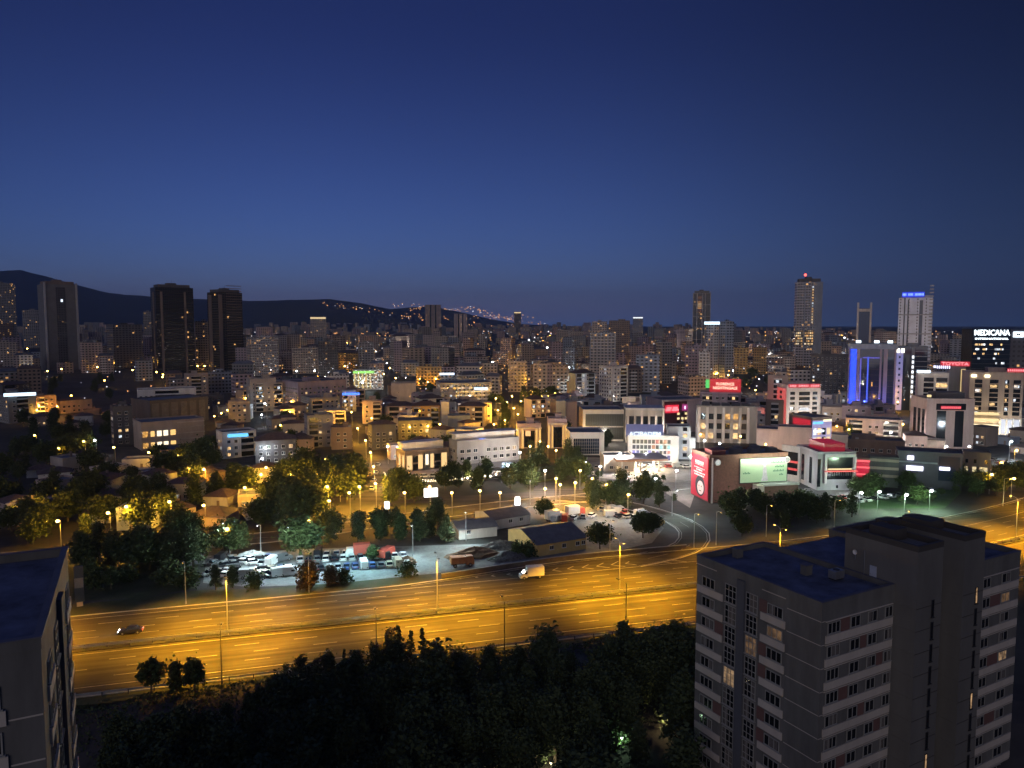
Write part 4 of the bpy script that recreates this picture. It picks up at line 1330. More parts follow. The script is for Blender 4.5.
# dark block and blue-lit building
apt('wide dark plain block left of the blue neon-striped building', 811, 811, 848, 355, 396, 0, 'dark grey', .03, Y=600)
b = mk('office_building', 'dark glass office with vertical blue neon strips and white lamps along its top', 'office building', (848, 849, 897, 344, 520, 4), 405)
b.shell(GLB, pent=False)
for u0, u1, z1, mt in ((.03, .17, .93, 'blue_neon'), (.25, .275, .8, 'v'), (.40, .43, .82, 'b2'), (.03, .05, .95, 'b3')):
    m_ = MATS['blue_neon'] if mt == 'blue_neon' else glow('neon_' + mt, {'v': (.13, .12, .75), 'b2': (.06, .12, .9), 'b3': (.01, .03, .5)}[mt], {'v': .8, 'b2': 1.0, 'b3': .7}[mt])
    mb = MB(); b.fbox(mb, 'R', u0 * b.L1, u1 * b.L1, 2, b.H * z1, .3, .6); b.part('neon_strip', mb, [m_])
mb = MB(); b.fbox(mb, 'R', .3 * b.L1, .66 * b.L1, b.H * .8, b.H * .815, .3, .6); b.part('neon_strip', mb, [MATS['neon_v']])
for u0, u1 in ((0, .025), (.18, .24), (.66, .7), (.74, .82), (.96, 1.0)):
    mb = MB(); b.fbox(mb, 'R', u0 * b.L1, u1 * b.L1, 0, b.H * .93, .004, .4); b.part('pier', mb, [wallm('mauve')])
mb = MB(); b.fbox(mb, 'R', -.02 * b.L1, 1.02 * b.L1, b.H * .93, b.H, .004, .8); b.part('cornice', mb, [wallm('blue-grey')])
for u in (.1, .4, .7): lamp(b.w(u * b.L1, -9, 8), (.06, .12, 1), 130, r=.5)  # unseen blue lamps added in front to wash the wall
for u in (.2, .58, .86):
    mb = MB(); b.fbox(mb, 'R', (u - .05) * b.L1, (u + .05) * b.L1, b.H + .9, b.H + 2.6, .1, .8); b.part('floodlight', mb, [glow('white_flood', (.8, .95, 1), 4)])
for k in range(9):
    mb = MB(); b.fbox(mb, 'R', .28 * b.L1, .95 * b.L1, b.H * (.08 + .08 * k), b.H * (.08 + .08 * k) + .2, .005, .15); b.part('floor_band', mb, [DARKM])
mb = MB(); b.fbox(mb, 'R', .5 * b.L1, .525 * b.L1, b.H * .40, b.H * .46, .2, .35); b.part('lit_window', mb, [AMBER])
b = mk('office_building', 'blue-tinted office with a column of square blue windows and a line of bright white ones', 'office building', (894, 896, 928, 347, 540, 5), 412)
b.shell(GLB, pent=True)
mb = MB(); b.fbox(mb, 'R', .02 * b.L1, .24 * b.L1, 0, b.H * .96, .004, .4); b.part('pier', mb, [glow('blue_washed_wall', (.18, .2, .62), .55, 'NONE', (.4, .4, .45))])  # blue wash put into the wall as emission
for k in range(9):
    mb = MB(); b.fbox(mb, 'R', .1 * b.L1, .16 * b.L1, b.H * (.08 + k * .093), b.H * (.08 + k * .093) + 1.6, .41, .5); b.part('window', mb, [GLB])
    mb = MB(); b.fbox(mb, 'R', .52 * b.L1, .58 * b.L1, b.H * (.2 + k * .078), b.H * (.2 + k * .078) + 2.0, .45, .6); b.part('lit_window', mb, [glow('white_window', (.9, .95, 1), 2, 'NONE')])
mb = MB(); b.fbox(mb, 'R', .5 * b.L1, .6 * b.L1, 0, b.H, .004, .4); b.part('pier', mb, [wallm('blue-grey')])
for u in (.07, .22):
    mb = MB(); b.fbox(mb, 'R', (u - .05) * b.L1, (u + .05) * b.L1, b.H - 4, b.H - 1, .5, .9); b.part('floodlight', mb, [glow('cream_flood', (1, .97, .8), 3)])
for k in range(12):
    mb = MB(); b.fbox(mb, 'R', .62 * b.L1, b.L1, 3 + k * 3.6, 3.5 + k * 3.6, .004, .2); b.part('floor_band', mb, [wallm('blue-grey')])
# dark glass hospital tower with white sign on the right
b = mk('hospital_tower', 'dark glass hospital tower crowned by large white letters, right edge', 'hospital', (962, 973, 1011, 330, 560, 22), 372)
b.shell(GL, pent=False)
for k in range(3, 15):
    mb = MB(); b.fbox(mb, 'R', 0, b.L1, k * 3.6, k * 3.6 + .35, .004, .2); b.part('floor_band', mb, [DARKM])
r_ = random.Random(4)
for k in range(26):
    u, z = r_.uniform(.03, .92), r_.choice([.88, .82, .76, .70, .64]) * b.H
    mb = MB(); b.fbox(mb, 'R', u * b.L1, u * b.L1 + r_.uniform(.8, 2.2), z - 4.6, z - 3.2, .21, .3); b.part('lit_window', mb, [r_.choice([COOL, COOL, WARM, MATS['white_window']])])
WSIGN = glow('white_letters', (.8, .93, 1), 4)
sign('roof_sign', 'large white glowing hospital letters on the dark glass tower at the right', b.w(b.L1 * .5, -.8, b.H - 4.6), b.rz, b.L1 * .95, 5.4, WSIGN, ['MEDICANA'], letter_h=4.2, tw=b.L1 * .93)
sign('wall_sign', 'thin second line of white glowing letters under the large hospital sign', b.w(b.L1 * .5, -.5, b.H - 7.2), b.rz, b.L1 * .95, 1.5, WSIGN, ['INTERNATIONAL'], letter_h=1.3, frame=False)
b = mk('hospital_wing', 'dark wing of the hospital at the right edge with a square white emblem sign', 'hospital', (1010, 1011, 1042, 331, 566, 2), 372)
b.shell(facade('dark_wing', (.1, .1, .13), lit=.08, bay=3.4, floor=3.6), pent=False)
sign('wall_sign', 'square white glowing emblem right of the large hospital letters', b.w(b.L1 * .25, -.6, b.H - 4.6), b.rz, 6.6, 4.0, MATS['dark_metal'], ['M'], panel=WSIGN, letter_h=2.4, tw=2.6, frame=False)
# beige tower with warm lit base
b = mk('office_tower', 'beige stone tower with dark window strips and a warm lit base, right edge', 'office tower', (962, 970, 1024, 373, 415, 14), 446)
b.shell(wallm('beige'), pent=True)
for u0, u1 in ((.1, .24), (.38, .54), (.66, .74), (.82, .95)):
    mb = MB(); b.fbox(mb, 'R', u0 * b.L1, u1 * b.L1, b.H * .33, b.H * .9, .004, .12); s_ = b.part('window_strip', mb, [GL])
    for k in range(8):
        z = b.H * (.33 + .57 * k / 8)
        mb = MB(); b.fbox(mb, 'R', u0 * b.L1, u1 * b.L1, z, z + .5, .125, .3); b.part('spandrel', mb, [wallm('beige')], s_)
    for k in range(4):
        z = b.H * (.33 + .57 * r_.randrange(8) / 8) + .7
        mb = MB(); b.fbox(mb, 'R', (u0 + .01) * b.L1, (u0 + (u1 - u0) * r_.uniform(.4, .9)) * b.L1, z, z + 1.5, .125, .2); b.part('lit_window', mb, [r_.choice([WARM, COOL, WARM])], s_)
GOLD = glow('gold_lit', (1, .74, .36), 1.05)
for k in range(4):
    mb = MB(); b.fbox(mb, 'R', -.02 * b.L1, .56 * b.L1, 2 + k * 3.4, 3.4 + k * 3.4, .004, 2.2); b.part('lit_balcony', mb, [GOLD if k != 1 else glow('gold_lit_bright', (1, .82, .5), 1.6)])  # warm light on the base put into the balconies as emission
mb = MB(); b.fbox(mb, 'R', .6 * b.L1, .98 * b.L1, b.H * .05, b.H * .28, .004, .2); b.part('glazing', mb, [glow('lobby', (.8, .85, 1), .8)])
for u in (.6, .72, .84, .98):
    mb = MB(); b.fbox(mb, 'R', (u - .015) * b.L1, (u + .015) * b.L1, 0, b.H * .3, .21, .8); b.part('column', mb, [wallm('white')])
for u in (.07, .32):
    mb = MB(); b.fbox(mb, 'R', (u - .04) * b.L1, (u + .05) * b.L1, b.H - 2.2, b.H - .8, .1, .8); b.part('floodlight', mb, [glow('warm_flood', (1, .82, .5), 4)])
lamp(b.w(b.L1 * .12, -9, 4), (1, .76, .42), 190, r=.5); lamp(b.w(b.L1 * .5, -9, 4), (1, .76, .42), 190, r=.5); lamp(b.w(b.L1 * .8, -7, 4), (.9, .95, 1), 90, r=.5)  # unseen lamps added in front to light the tower base
REDL = glow('red_letters', (1, .16, .2), 1.5)
REDP_ = glow('red_panel', (.7, .006, .03), .75)
sign('roof_sign', 'small red glowing sign on the top right of the beige stone tower', b.w(b.L1 * .84, -.3, b.H + .8), b.rz, 8, 2.2, glow('red_letters_bright', (1, .35, .38), 1.6), ['||||||||'], panel=REDP_, letter_h=1.1)
b = apt('plain grey slab carrying the red roof letters, left of the beige stone tower', 947, 949, 966, 367, 440, 4, 'grey', 0, Y=440, pent=False, faces=[], ybot=400)
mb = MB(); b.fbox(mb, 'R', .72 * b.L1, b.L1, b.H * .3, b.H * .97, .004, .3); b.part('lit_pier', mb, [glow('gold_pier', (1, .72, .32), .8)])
sign('roof_sign', 'red glowing letters on the roof left of the beige stone tower', b.w(b.L1 * .35, -.4, b.H + .6), b.rz, 15, 2.8, glow('red_letters_bright', (1, .35, .38), 1.6), ['TOYOTA'], panel=REDP_, letter_h=1.9)
b = mk('office_building', 'white office with wide ribbon windows and a white sign, below the blue-tinted office', 'office building', (916, 918, 949, 374, 430, 5), 402)
b.shell(wallm('white'), pent=False)
for k in range(4):
    for u0, u1 in ((.2, .52), (.6, .96)):
        mb = MB(); b.fbox(mb, 'R', u0 * b.L1, u1 * b.L1, b.H - 4.2 - k * 3.1, b.H - 1.9 - k * 3.1, .004, .15); b.part('ribbon_window', mb, [GL if (k, u0) != (1, .6) else WARM])
sign('roof_sign', 'cold white glowing strip sign on the roof of the white ribbon-window office', b.w(b.L1 * .18, -.3, b.H + .8), b.rz, 7, 1.5, None, panel=MATS['white_sign'])
sign('roof_sign', 'violet-white glowing lettering left of the red roof letters', b.w(b.L1 * .75, -.3, b.H + 3.4), b.rz, 9, 1.8, glow('violet_letters', (.7, .7, 1), 4), ['S|||||||'], letter_h=1.5)
# grey-beige office with tall dark windows and red sign
b = mk('office_building', 'grey-beige stone office with tall dark window slots and a red sign on its face', 'office building', (911, 927, 975, 400, 372, 24), 452)
b.shell(wallm('pinkish'), pent=False)
for u0, u1 in ((.22, .41), (.6, .78)):
    mb = MB(); b.fbox(mb, 'R', u0 * b.L1, u1 * b.L1, 1, b.H * .78, .004, .12); b.part('window_strip', mb, [GL])
for u0, u1 in ((.1, .24), (.36, .5), (.62, .78)):
    mb = MB(); b.fbox(mb, 'L', u0 * b.L2, u1 * b.L2, 2, b.H * .8, .004, .12); b.part('window_strip', mb, [GL])
mb = MB(); b.fbox(mb, 'R', .2 * b.L1, .82 * b.L1, b.H * .80, b.H * .93, .004, .1); b.part('window_strip', mb, [GL])
sign('wall_sign', 'red glowing sign on the upper face of the grey-beige stone office', b.w(b.L1 * .5, -.3, b.H * .82), b.rz, b.L1 * .42, 1.5, REDL, ['|||||||||||'], panel=REDP_, frame=False, letter_h=.8)
mb = MB(); mb.box(b.L1 * .3, b.L1 * .9, b.L2 * .3, b.L2 * .8, b.H + .1, b.H + 3.4); b.part('roof_house', mb, [wallm('dark grey')])
mb = MB(); mb.box(b.L1 * .1, b.L1 * .18, b.L2 * .25, b.L2 * .3, b.H + 1.0, b.H + 2.2); b.part('roof_lamp', mb, [MATS['gold_lit']])

# arched building with red sign
b = mk('office_building', 'cream arched office with a red sign along its top and a red-lit left side', 'office building', (776, 787, 821, 386, 425, 24), 428)
b.shell(wallm('white'), pent=False)
for k in range(8):
    z = b.H - 3.4 - k * 2.9
    if z < 1: break
    for u0, u1 in ((.1, .24), (.76, .9)):
        mb = MB(); b.fbox(mb, 'R', u0 * b.L1, u1 * b.L1, z - 1.7, z, .004, .1); b.part('window', mb, [GL])
    mb = MB(); b.fbox(mb, 'R', .36 * b.L1, .68 * b.L1, z - 2.0, z, .004, .1); b.part('window', mb, [GL if k != 3 else COOL])
for zc in (b.H - 2.6, b.H - 13.5):
    mb = MB()
    pts = []
    for i in range(13):
        q = pi * i / 12
        pts.append((b.L1 * (.52 - .19 * cos(q)), zc - 1.2 + 2.2 * sin(q)))
    for i in range(12):
        (xa, za), (xb, zb) = pts[i], pts[i + 1]
        mb.prism([(xa, za), (xb, zb), (xb, zb + .7), (xa, za + .7)], -.5, -.01)
    mb.v = [(x, z, y) for x, y, z in mb.v]
    b.part('arch', mb, [wallm('white')])
mb = MB(); b.fbox(mb, 'L', .05 * b.L2, .95 * b.L2, 1, b.H * .94, .004, .1); b.part('red_lit_wall', mb, [glow('red_wash', (.75, .10, .09), .75)])  # red light on this wall put in as emission
for k in range(8):
    mb = MB(); b.fbox(mb, 'L', .4 * b.L2, .6 * b.L2, 2 + k * 2.9, 3.6 + k * 2.9, .11, .15); b.part('window', mb, [GL])
lamp(b.w(b.L1 * .5, -14, 6), (1, .93, .9), 300, r=.5); lamp(b.w(-9, b.L2 * .5, 5), (1, .2, .15), 160, r=.5)  # unseen lamps added to light the faces, white in front, red at the side
sign('roof_sign', 'red glowing sign strip along the top of the cream arched office', b.w(b.L1 * .5, -.3, b.H - 1.0), b.rz, b.L1 * .92, 2.2, MATS['red_letters_bright'], ['|||| |||||| |||||'], panel=REDP_, letter_h=1.2, frame=False)
apt('beige block with dark ribbon windows left of the cream arched office', 768, 768, 788, 377, 416, 0, 'beige', .1, bay=4, w=3, Y=440)
apt('red-lit low block at the foot of the cream arched office, left', 766, 766, 784, 402, 426, 0, 'brown', .1, Y=415, pent=False)
b = mk('shop_building', 'low corner shop with a bright violet and blue lit glass front', 'shop building', (789, 812, 832, 419, 372, 38), 442)
b.shell(wallm('brown'), pent=False)
mb = MB(); b.fbox(mb, 'R', .02 * b.L1, .98 * b.L1, .3, b.H * .94, .004, .15); g_ = b.part('glass_front', mb, [glow('violet_front', (.36, .32, .62), .8)])
for k in range(8):
    mb = MB(); u = .06 + .23 * (k % 4); b.fbox(mb, 'R', u * b.L1, (u + .17) * b.L1, b.H * (.12 + .33 * (k // 4)), b.H * (.38 + .3 * (k // 4)), .155, .2); b.part('shop_window', mb, [[COOL, WARM, GL, MATS['gold_lit']][k % 4]], g_)
for u0, z0, w_, h_, mt in ((.05, .82, .5, .08, 'azure_sign'), (.55, .9, .42, .07, 'gold_lit_bright'), (.1, .55, .5, .06, 'white_letters'), (.2, .1, .1, .25, 'gold_lit'), (.6, .1, .1, .25, 'gold_lit')):
    mb = MB(); b.fbox(mb, 'R', u0 * b.L1, (u0 + w_) * b.L1, z0 * b.H, (z0 + h_) * b.H, .16, .3); b.part('sign_strip', mb, [MATS[mt]], g_)
mb = MB(); b.fbox(mb, 'L', .05 * b.L2, .8 * b.L2, b.H * .72, b.H * .95, .004, .2); b.part('red_sign_band', mb, [REDP_])
apt('brown three-storey terrace lit orange at its left end, right of the violet shop', 846, 846, 902, 419, 436, 0, 'pinkish', .2, Y=400, pent=False, warm=1)
apt('small beige block behind the violet shop', 822, 822, 842, 408, 424, 0, 'beige', .1, pent=False, Y=430)

# medical quarter, centre right
b = mk('clinic_building', 'large glass office block framed in pale stone with a tall column wing', 'office building', (579, 583, 624, 411, 395, 6), 445)
b.shell(wallm('cream'), pent=False)
mb = MB(); b.fbox(mb, 'R', .06 * b.L1, .995 * b.L1, b.H * .5, b.H * .9, .004, .12); b.part('glazing', mb, [glass('olive_glass', (.05, .05, .042), .25)])
mb = MB(); b.fbox(mb, 'R', .06 * b.L1, .995 * b.L1, b.H * .06, b.H * .46, .004, .12); b.part('glazing', mb, [MATS['olive_glass']])
mb = MB()
for k in range(1, 16):
    b.fbox(mb, 'R', b.L1 * (.06 + .935 * k / 16) - .05, b.L1 * (.06 + .935 * k / 16) + .05, b.H * .06, b.H * .9, .125, .2)
p_ = b.part('mullion', mb, [DARKM])
lamp(b.w(b.L1 * .05, -7, 5), (1, .72, .35), 220, r=.5); lamp(b.w(b.L1 * .6, -10, 4), (1, .9, .75), 160, r=.5); lamp(b.w(b.L1 * 1.3, -8, 5), (1, .95, .88), 260, r=.5)  # unseen lamps added in front to lift the pale stone frame
b2 = mk('clinic_building', 'pale stone wing with free-standing columns right of the large glass office block', 'office building', (624, 626, 664, 410, 388, 4), 432)
mb = MB(); mb.box(0, b2.L1, 2.5, b2.L2, 0, b2.H); b2.part('wall', mb, [wallm('cream')])
mb = MB(); mb.box(-.3, b2.L1 + .3, -.4, b2.L2, b2.H + .003, b2.H + 1.2); b2.part('roof', mb, [wallm('pale grey')])
for k in range(6):
    mb = MB(); u = .03 + k * .185; mb.box(u * b2.L1, u * b2.L1 + 1.1, -.2, .9, 0, b2.H); b2.part('column', mb, [wallm('cream')])
mb = MB(); mb.box(.5, b2.L1 - .5, 2.3, 2.49, 1, b2.H * .8); b2.part('glazing', mb, [GL])
# hospital with blue sign
b = mk('hospital', 'white hospital with a colourful window front and white letters on a blue roof panel', 'hospital', (627, 628, 679, 437, 336, 4), 462)
b.shell(paint('white_wall', (.72, .72, .70), .7, .08, .3), pent=False)
cols = [(.1, .1, .25), (.6, .25, .1), (.75, .6, .5), (.12, .2, .1), (.12, .12, .35), (.6, .35, .6), (.1, .1, .3), (.6, .5, .15), (.25, .2, .6), (.3, .6, .6), (.25, .5, .35), (.7, .7, .3), (.6, .15, .1), (.8, .75, .2), (.6, .62, .5)]
r_ = random.Random(11)
for row, (z0, z1) in enumerate(((.74, .9), (.52, .68), (.32, .46), (.06, .26))):
    for k in range(10):
        c = r_.choice(cols); u = .09 + k * .076
        on = r_.random() < .55
        mt = glow('tint_%d_%d_%d' % tuple(int(99 * x) for x in c), c, 1.5 if on else .2, 'NONE', (.03, .03, .03))
        mb = MB(); b.fbox(mb, 'R', u * b.L1, (u + .062) * b.L1, z0 * b.H, z1 * b.H, .004, .12); b.part('window', mb, [mt])
for z in (.7, .29):
    mb = MB(); b.fbox(mb, 'R', .02 * b.L1, .86 * b.L1, z * b.H, z * b.H + .35, .125, .3); b.part('floor_band', mb, [WHITEF])
lamp(b.w(b.L1 * .3, -12, 6), (.95, .97, 1), 120, r=.5); lamp(b.w(b.L1 * .8, -10, 6), (1, .95, .85), 110, r=.5)  # unseen lamps added in front to brighten the white wall
sign('roof_sign', 'white hospital letters on a dark blue glowing roof panel', b.w(b.L1 * .33, .4, b.H + .3), b.rz, b.L1 * .74, 5.6, glow('white_letters_soft', (.75, .88, 1), 2), ['ACIBADEM'], panel=glow('blue_panel', (.006, .035, .28), .55), letter_h=1.9, tw=b.L1 * .62).children
for o in sc.objects:
    if o.name.startswith('letters') and o.parent and o.parent.get('label', '').startswith('white hospital letters on a dark'):
        o.location.z = .3
b2 = mk('hospital', 'taller grey stair block of the white hospital, two columns of lit windows', 'hospital', (666, 668, 691, 428, 342, 5), 460)
b2.shell(wallm('pale grey'), pent=False)
for k in range(5):
    mb = MB(); b2.fbox(mb, 'R', .66 * b2.L1, .84 * b2.L1, 1.2 + k * 3, 2.9 + k * 3, .004, .1); b2.part('window', mb, [WARM if k % 2 else GL])
mb = MB(); b2.fbox(mb, 'R', .93 * b2.L1, 1.2 * b2.L1, 0, b2.H * .7, -3, .5); b2.part('side_wing', mb, [wallm('white')])
# white portal building
b = mk('office_building', 'white portal-framed building with a dark gridded glass front, left of the hospital', 'office building', (566, 570, 604, 434, 352, 6), 457)
b.shell(paint('white_wall', (.72, .72, .70)), pent=False)
mb = MB(); b.fbox(mb, 'R', .1 * b.L1, .86 * b.L1, .6, b.H * .78, .004, .1); g_ = b.part('glazing', mb, [GLB])
mb = MB()
for k in range(1, 12): b.fbox(mb, 'R', b.L1 * (.1 + .76 * k / 12) - .06, b.L1 * (.1 + .76 * k / 12) + .06, .6, b.H * .78, .105, .22)
for k in range(1, 5): b.fbox(mb, 'R', b.L1 * .1, b.L1 * .86, b.H * .78 * k / 5, b.H * .78 * k / 5 + .12, .225, .26)
b.part('mullion', mb, [METAL], g_)
mb = MB(); b.fbox(mb, 'R', 0, .1 * b.L1, 0, b.H, .004, 1); b.fbox(mb, 'R', .86 * b.L1, b.L1, 0, b.H, .004, 1); b.part('portal_leg', mb, [paint('white_wall', (.72, .72, .70))])
# golden column buildings
for lab, x0, x1, yt in (('left of the two small halls with golden lit columns', 516, 541, 425), ('right of the two small halls with golden lit columns, cold light on its roof', 547, 567, 420)):
    b = mk('column_hall', lab, 'hall', (x0, x0 + 1, x1, yt, 372, 3), 446)
    b.shell(wallm('mauve'), pent=True)
    for u in (.02, .2, .78, .92):
        mb = MB(); b.fbox(mb, 'R', u * b.L1, (u + .07) * b.L1, 0, b.H * .82, .004, .6); b.part('column', mb, [glow('gold_lit_pillar', (1, .55, .15), 1.0)])  # light falling on the columns put into them as emission
    mb = MB(); b.fbox(mb, 'R', .3 * b.L1, .74 * b.L1, .5, b.H * .75, .004, .1); b.part('glazing', mb, [GL])
    mb = MB(); b.fbox(mb, 'R', -.02 * b.L1, 1.02 * b.L1, b.H * .84, b.H * .9, .004, 1.0); b.part('cornice', mb, [wallm('cream')])
sign('wall_sign', 'round warm glowing rosette in the left golden column hall', at_y(528, 436, 371), front_angle(528), 2.6, 2.6, None, panel=glow('rosette', (1, .5, .2), 1.2), frame=False)
apt('plain blue-lit cube behind the golden column halls', 556, 556, 566, 402, 420, 0, 'blue-grey', 0, Y=430, pent=False, faces=[])
apt('red-orange lit narrow block right of the blue cube', 566, 566, 577, 403, 424, 0, 'pinkish', 0, Y=432, pent=False, faces=[])
# maroon clinic with red signs
b = mk('clinic_building', 'maroon clinic block with red wall signs and gold lit windows behind the hospital', 'clinic', (646, 662, 702, 401, 425, 28), 432)
b.shell(wallm('mauve'), pent=False)
mb = MB(); b.fbox(mb, 'R', .03 * b.L1, .62 * b.L1, .5, b.H * .97, .004, .1); b.part('dark_front', mb, [glass('maroon_glass', (.05, .015, .02), .25)])
for k in range(4):
    for u in (.38, .48, .57):
        mb = MB(); b.fbox(mb, 'R', u * b.L1, (u + .06) * b.L1, b.H * (.1 + .15 * k), b.H * (.1 + .15 * k) + 1.3, .11, .2); b.part('lit_window', mb, [MATS['gold_lit'] if (k + int(u * 100)) % 3 else GL])
mb = MB(); b.fbox(mb, 'R', -.01 * b.L1, .04 * b.L1, 0, b.H, .11, .8); b.part('pier', mb, [wallm('pinkish')])
mb = MB(); b.fbox(mb, 'R', -.02 * b.L1, 1.0 * b.L1, b.H - .1, b.H + .5, .12, 1.2); b.part('cornice', mb, [wallm('pinkish')])
sign('wall_sign', 'red wall sign with two bright lines on the maroon clinic', b.w(b.L1 * .24, -.4, b.H * .62), b.rz, b.L1 * .34, b.H * .25, MATS['red_letters_bright'], ['||||| |||||', '||||| |||||||'], panel=glow('red_panel_bright', (.85, .015, .05), 1.0), frame=False, letter_h=b.H * .13)
sign('wall_sign', 'square magenta wall sign with a bright mark, right of the red wall sign', b.w(b.L1 * .56, -.4, b.H * .68), b.rz, 3.6, 3.6, glow('pink_mark', (1, .6, .8), 2), ['I'], panel=glow('magenta_panel', (.5, .03, .25), .7), frame=False, letter_h=1.8, tw=.8)
# broad stone block with piers
b = mk('mall', 'broad grey stone block with large windows, dark flat roof, below the red roof sign', 'shopping centre', (696, 697, 757, 407, 392, 4, 34), 436)
b.shell(wallm('grey'), pent=False)
for k in range(7):
    u = .02 + k * .137
    mb = MB(); b.fbox(mb, 'R', u * b.L1, u * b.L1 + 1.2, 0, b.H, .004, .7); b.part('pier', mb, [wallm('pale grey')])
for row in range(3):
    for k in range(6):
        u = .065 + k * .137
        x = r_.random()
        mb = MB(); b.fbox(mb, 'R', u * b.L1, (u + .08) * b.L1, b.H * (.12 + .27 * row), b.H * (.12 + .27 * row) + 3, .004, .1); b.part('window', mb, [WARM if x < .3 else (AMBER if x < .4 else GL)])
mb = MB(); b.fbox(mb, 'E', 0, b.L2, 0, b.H * .98, .004, .3); b.part('end_wall', mb, [wallm('pinkish')])
for k in range(5):
    mb = MB(); mb.box(b.L1 * (.1 + .17 * k), b.L1 * (.1 + .17 * k) + 4, 5, 9, b.H + .1, b.H + 1.8); b.part('roof_light', mb, [wallm('dark grey')])
p_ = at_y(725, 393, 430)
sign('roof_sign', 'big red two-line glowing hospital roof sign above the broad stone block', p_, front_angle(725), 17.5, 8.2, glow('red_neon', (1, .55, .4), 2.2), ['FLORENCE', 'NIGHTINGALE'], panel=glow('red_glow_panel', (.75, .004, .02), .7), letter_h=4.0, tw=13.5)
apt('low magenta-lit block under the big red roof sign', 700, 700, 741, 393, 408, 0, 'mauve', .05, Y=432, pent=False)
sign('pylon_sign', 'tall narrow sign pillar glowing green at its foot, left of the big red roof sign', at_y(707.5, 388, 440), front_angle(707), 2.2, 5.0, None, panel=glow('green_pillar', (.12, .9, .2), .8), frame=False)
apt('orange-lit low hall right of the broad stone block', 757, 757, 800, 430, 442, 0, 'pinkish', .1, Y=360, pent=False, faces=[])
b = apt('long low salmon-coloured parapet building under the beige ribbon block', 778, 778, 812, 428, 448, 0, 'pinkish', 0, Y=352, pent=False, faces=[])
# brick shopping centre with the two billboards
BRICK = paint('brick', (.15, .075, .06), .85, .25, 1.2)
P1 = at_z(712, 503, 0); P1 = Vector((P1.x, P1.y, 0))
b = mk('mall', 'brick shopping centre carrying the red portrait banner and the green billboard', 'shopping centre', (692, 710, 788, 458, 256, 27, 22), 505)
b.shell(BRICK, pent=False, parapet=1.0)
mb = MB(); b.fbox(mb, 'R', .02 * b.L1, .035 * b.L1, 0, b.H, .004, .6); b.part('corner_pilaster', mb, [wallm('pale grey')])
mb = MB(); b.fbox(mb, 'R', .55 * b.L1, .64 * b.L1, 0, b.H * .38, .01, 3.2); b.part('porch_tower', mb, [wallm('cream')])
mb = MB(); b.fbox(mb, 'R', .64 * b.L1, 1.08 * b.L1, 0, b.H * .36, .01, 3.0); b.part('ground_floor_wing', mb, [BRICK])
mb = MB(); b.fbox(mb, 'R', .63 * b.L1, 1.09 * b.L1, b.H * .362, b.H * .40, -.01, 3.4); b.part('wing_roof', mb, [wallm('pale grey')])
mb = MB()
for k in range(7): mb.box(b.L1 * (.1 + .12 * k), b.L1 * (.1 + .12 * k) + 3, 3 + (k % 2) * 5, 6 + (k % 2) * 5, b.H + .1, b.H + 2.2)
b.part('roof_plant', mb, [wallm('dark grey')])
mb = MB(); mb.box(1.5, b.L1 * .22, b.L2 * .1, b.L2 * .5, b.H + .1, b.H + 2.4); b.part('roof_house', mb, [paint('maroon_wall', (.16, .04, .05), .7)])
BRK = b
def clock(lab, u):
    t = thing('wall_lamp', lab, 'lamp', b.w(u * b.L1, -.7, b.H * .9), b.rz)
    mb = MB(); mb.tube((0, 0, 0), (0, .65, 0), 1.1, 1.1, 18); mb.build('drum', [wallm('white')], t)
    mb = MB(); mb.tube((0, -.06, 0), (0, -.005, 0), .95, .95, 18); mb.build('face', [glow('pale_disc', (.75, .8, .75), .7)], t)
clock('round pale disc sign at the upper left of the brick wall, beside the red banner', .09)
clock('round pale disc sign at the top right corner of the green billboard', .98)
# red banner on the left face
t = thing('banner', 'tall red banner with white lines and a portrait in a dark round frame', 'banner', b.w(-.25, b.L2 * .5, .6), b.rz - pi / 2)
bw, bh = b.L2 * .94, b.H - .9
mb = MB(); mb.box(-bw / 2, bw / 2, -.12, .1, 0, bh); mb.build('cloth', [paint('red_cloth', (.55, .022, .055), .7, .08, .3)], t)
WHP = paint('white_print', (.8, .78, .78), .7, .05)
for z, w_, h_ in ((.80, .50, .07), (.80 - .03, .5, .012), (.69, .62, .022), (.635, .36, .035), (.57, .66, .035), (.51, .58, .035)):
    mb = MB(); n_ = max(4, int(w_ * 14)); 
    for k in range(n_):
        x = -w_ / 2 * bw + w_ * bw * k / n_
        mb.box(x, x + w_ * bw / n_ * (.6 + .3 * ((k * 7) % 3) / 2), -.16, -.125, z * bh, (z + h_) * bh)
    mb.build('print_line', [WHP], t)
cx, cz, rr = .05 * bw, .28 * bh, .28 * bw
mb = MB(); mb.tube((cx, -.125, cz), (cx, -.15, cz), rr, rr, 22); mb.build('portrait_frame', [paint('black_print', (.03, .03, .04), .7)], t)
mb = MB(); mb.tube((cx + .1 * rr, -.152, cz - .15 * rr), (cx + .1 * rr, -.17, cz - .15 * rr), rr * .66, rr * .66, 22); mb.build('portrait_face', [paint('face_print', (.75, .58, .56), .7, .2, 3)], t)
mb = MB()
for x in (-.2, .3): mb.tube((cx + x * rr, -.171, cz), (cx + x * rr, -.18, cz), rr * .08, rr * .08, 8)
mb.box(cx - .15 * rr, cx + .3 * rr, -.18, -.171, cz - .5 * rr, cz - .42 * rr); mb.build('portrait_features', [MATS['black_print']], t)
for k in range(3):
    lamp(b.w(-2.2, b.L2 * (.25 + .25 * k), b.H + .6), (1, .86, .72), 55, r=.15)
for z in (.25, .6): lamp(b.w(-5.5, b.L2 * .5, b.H * z), (1, .86, .8), 32, r=.4)
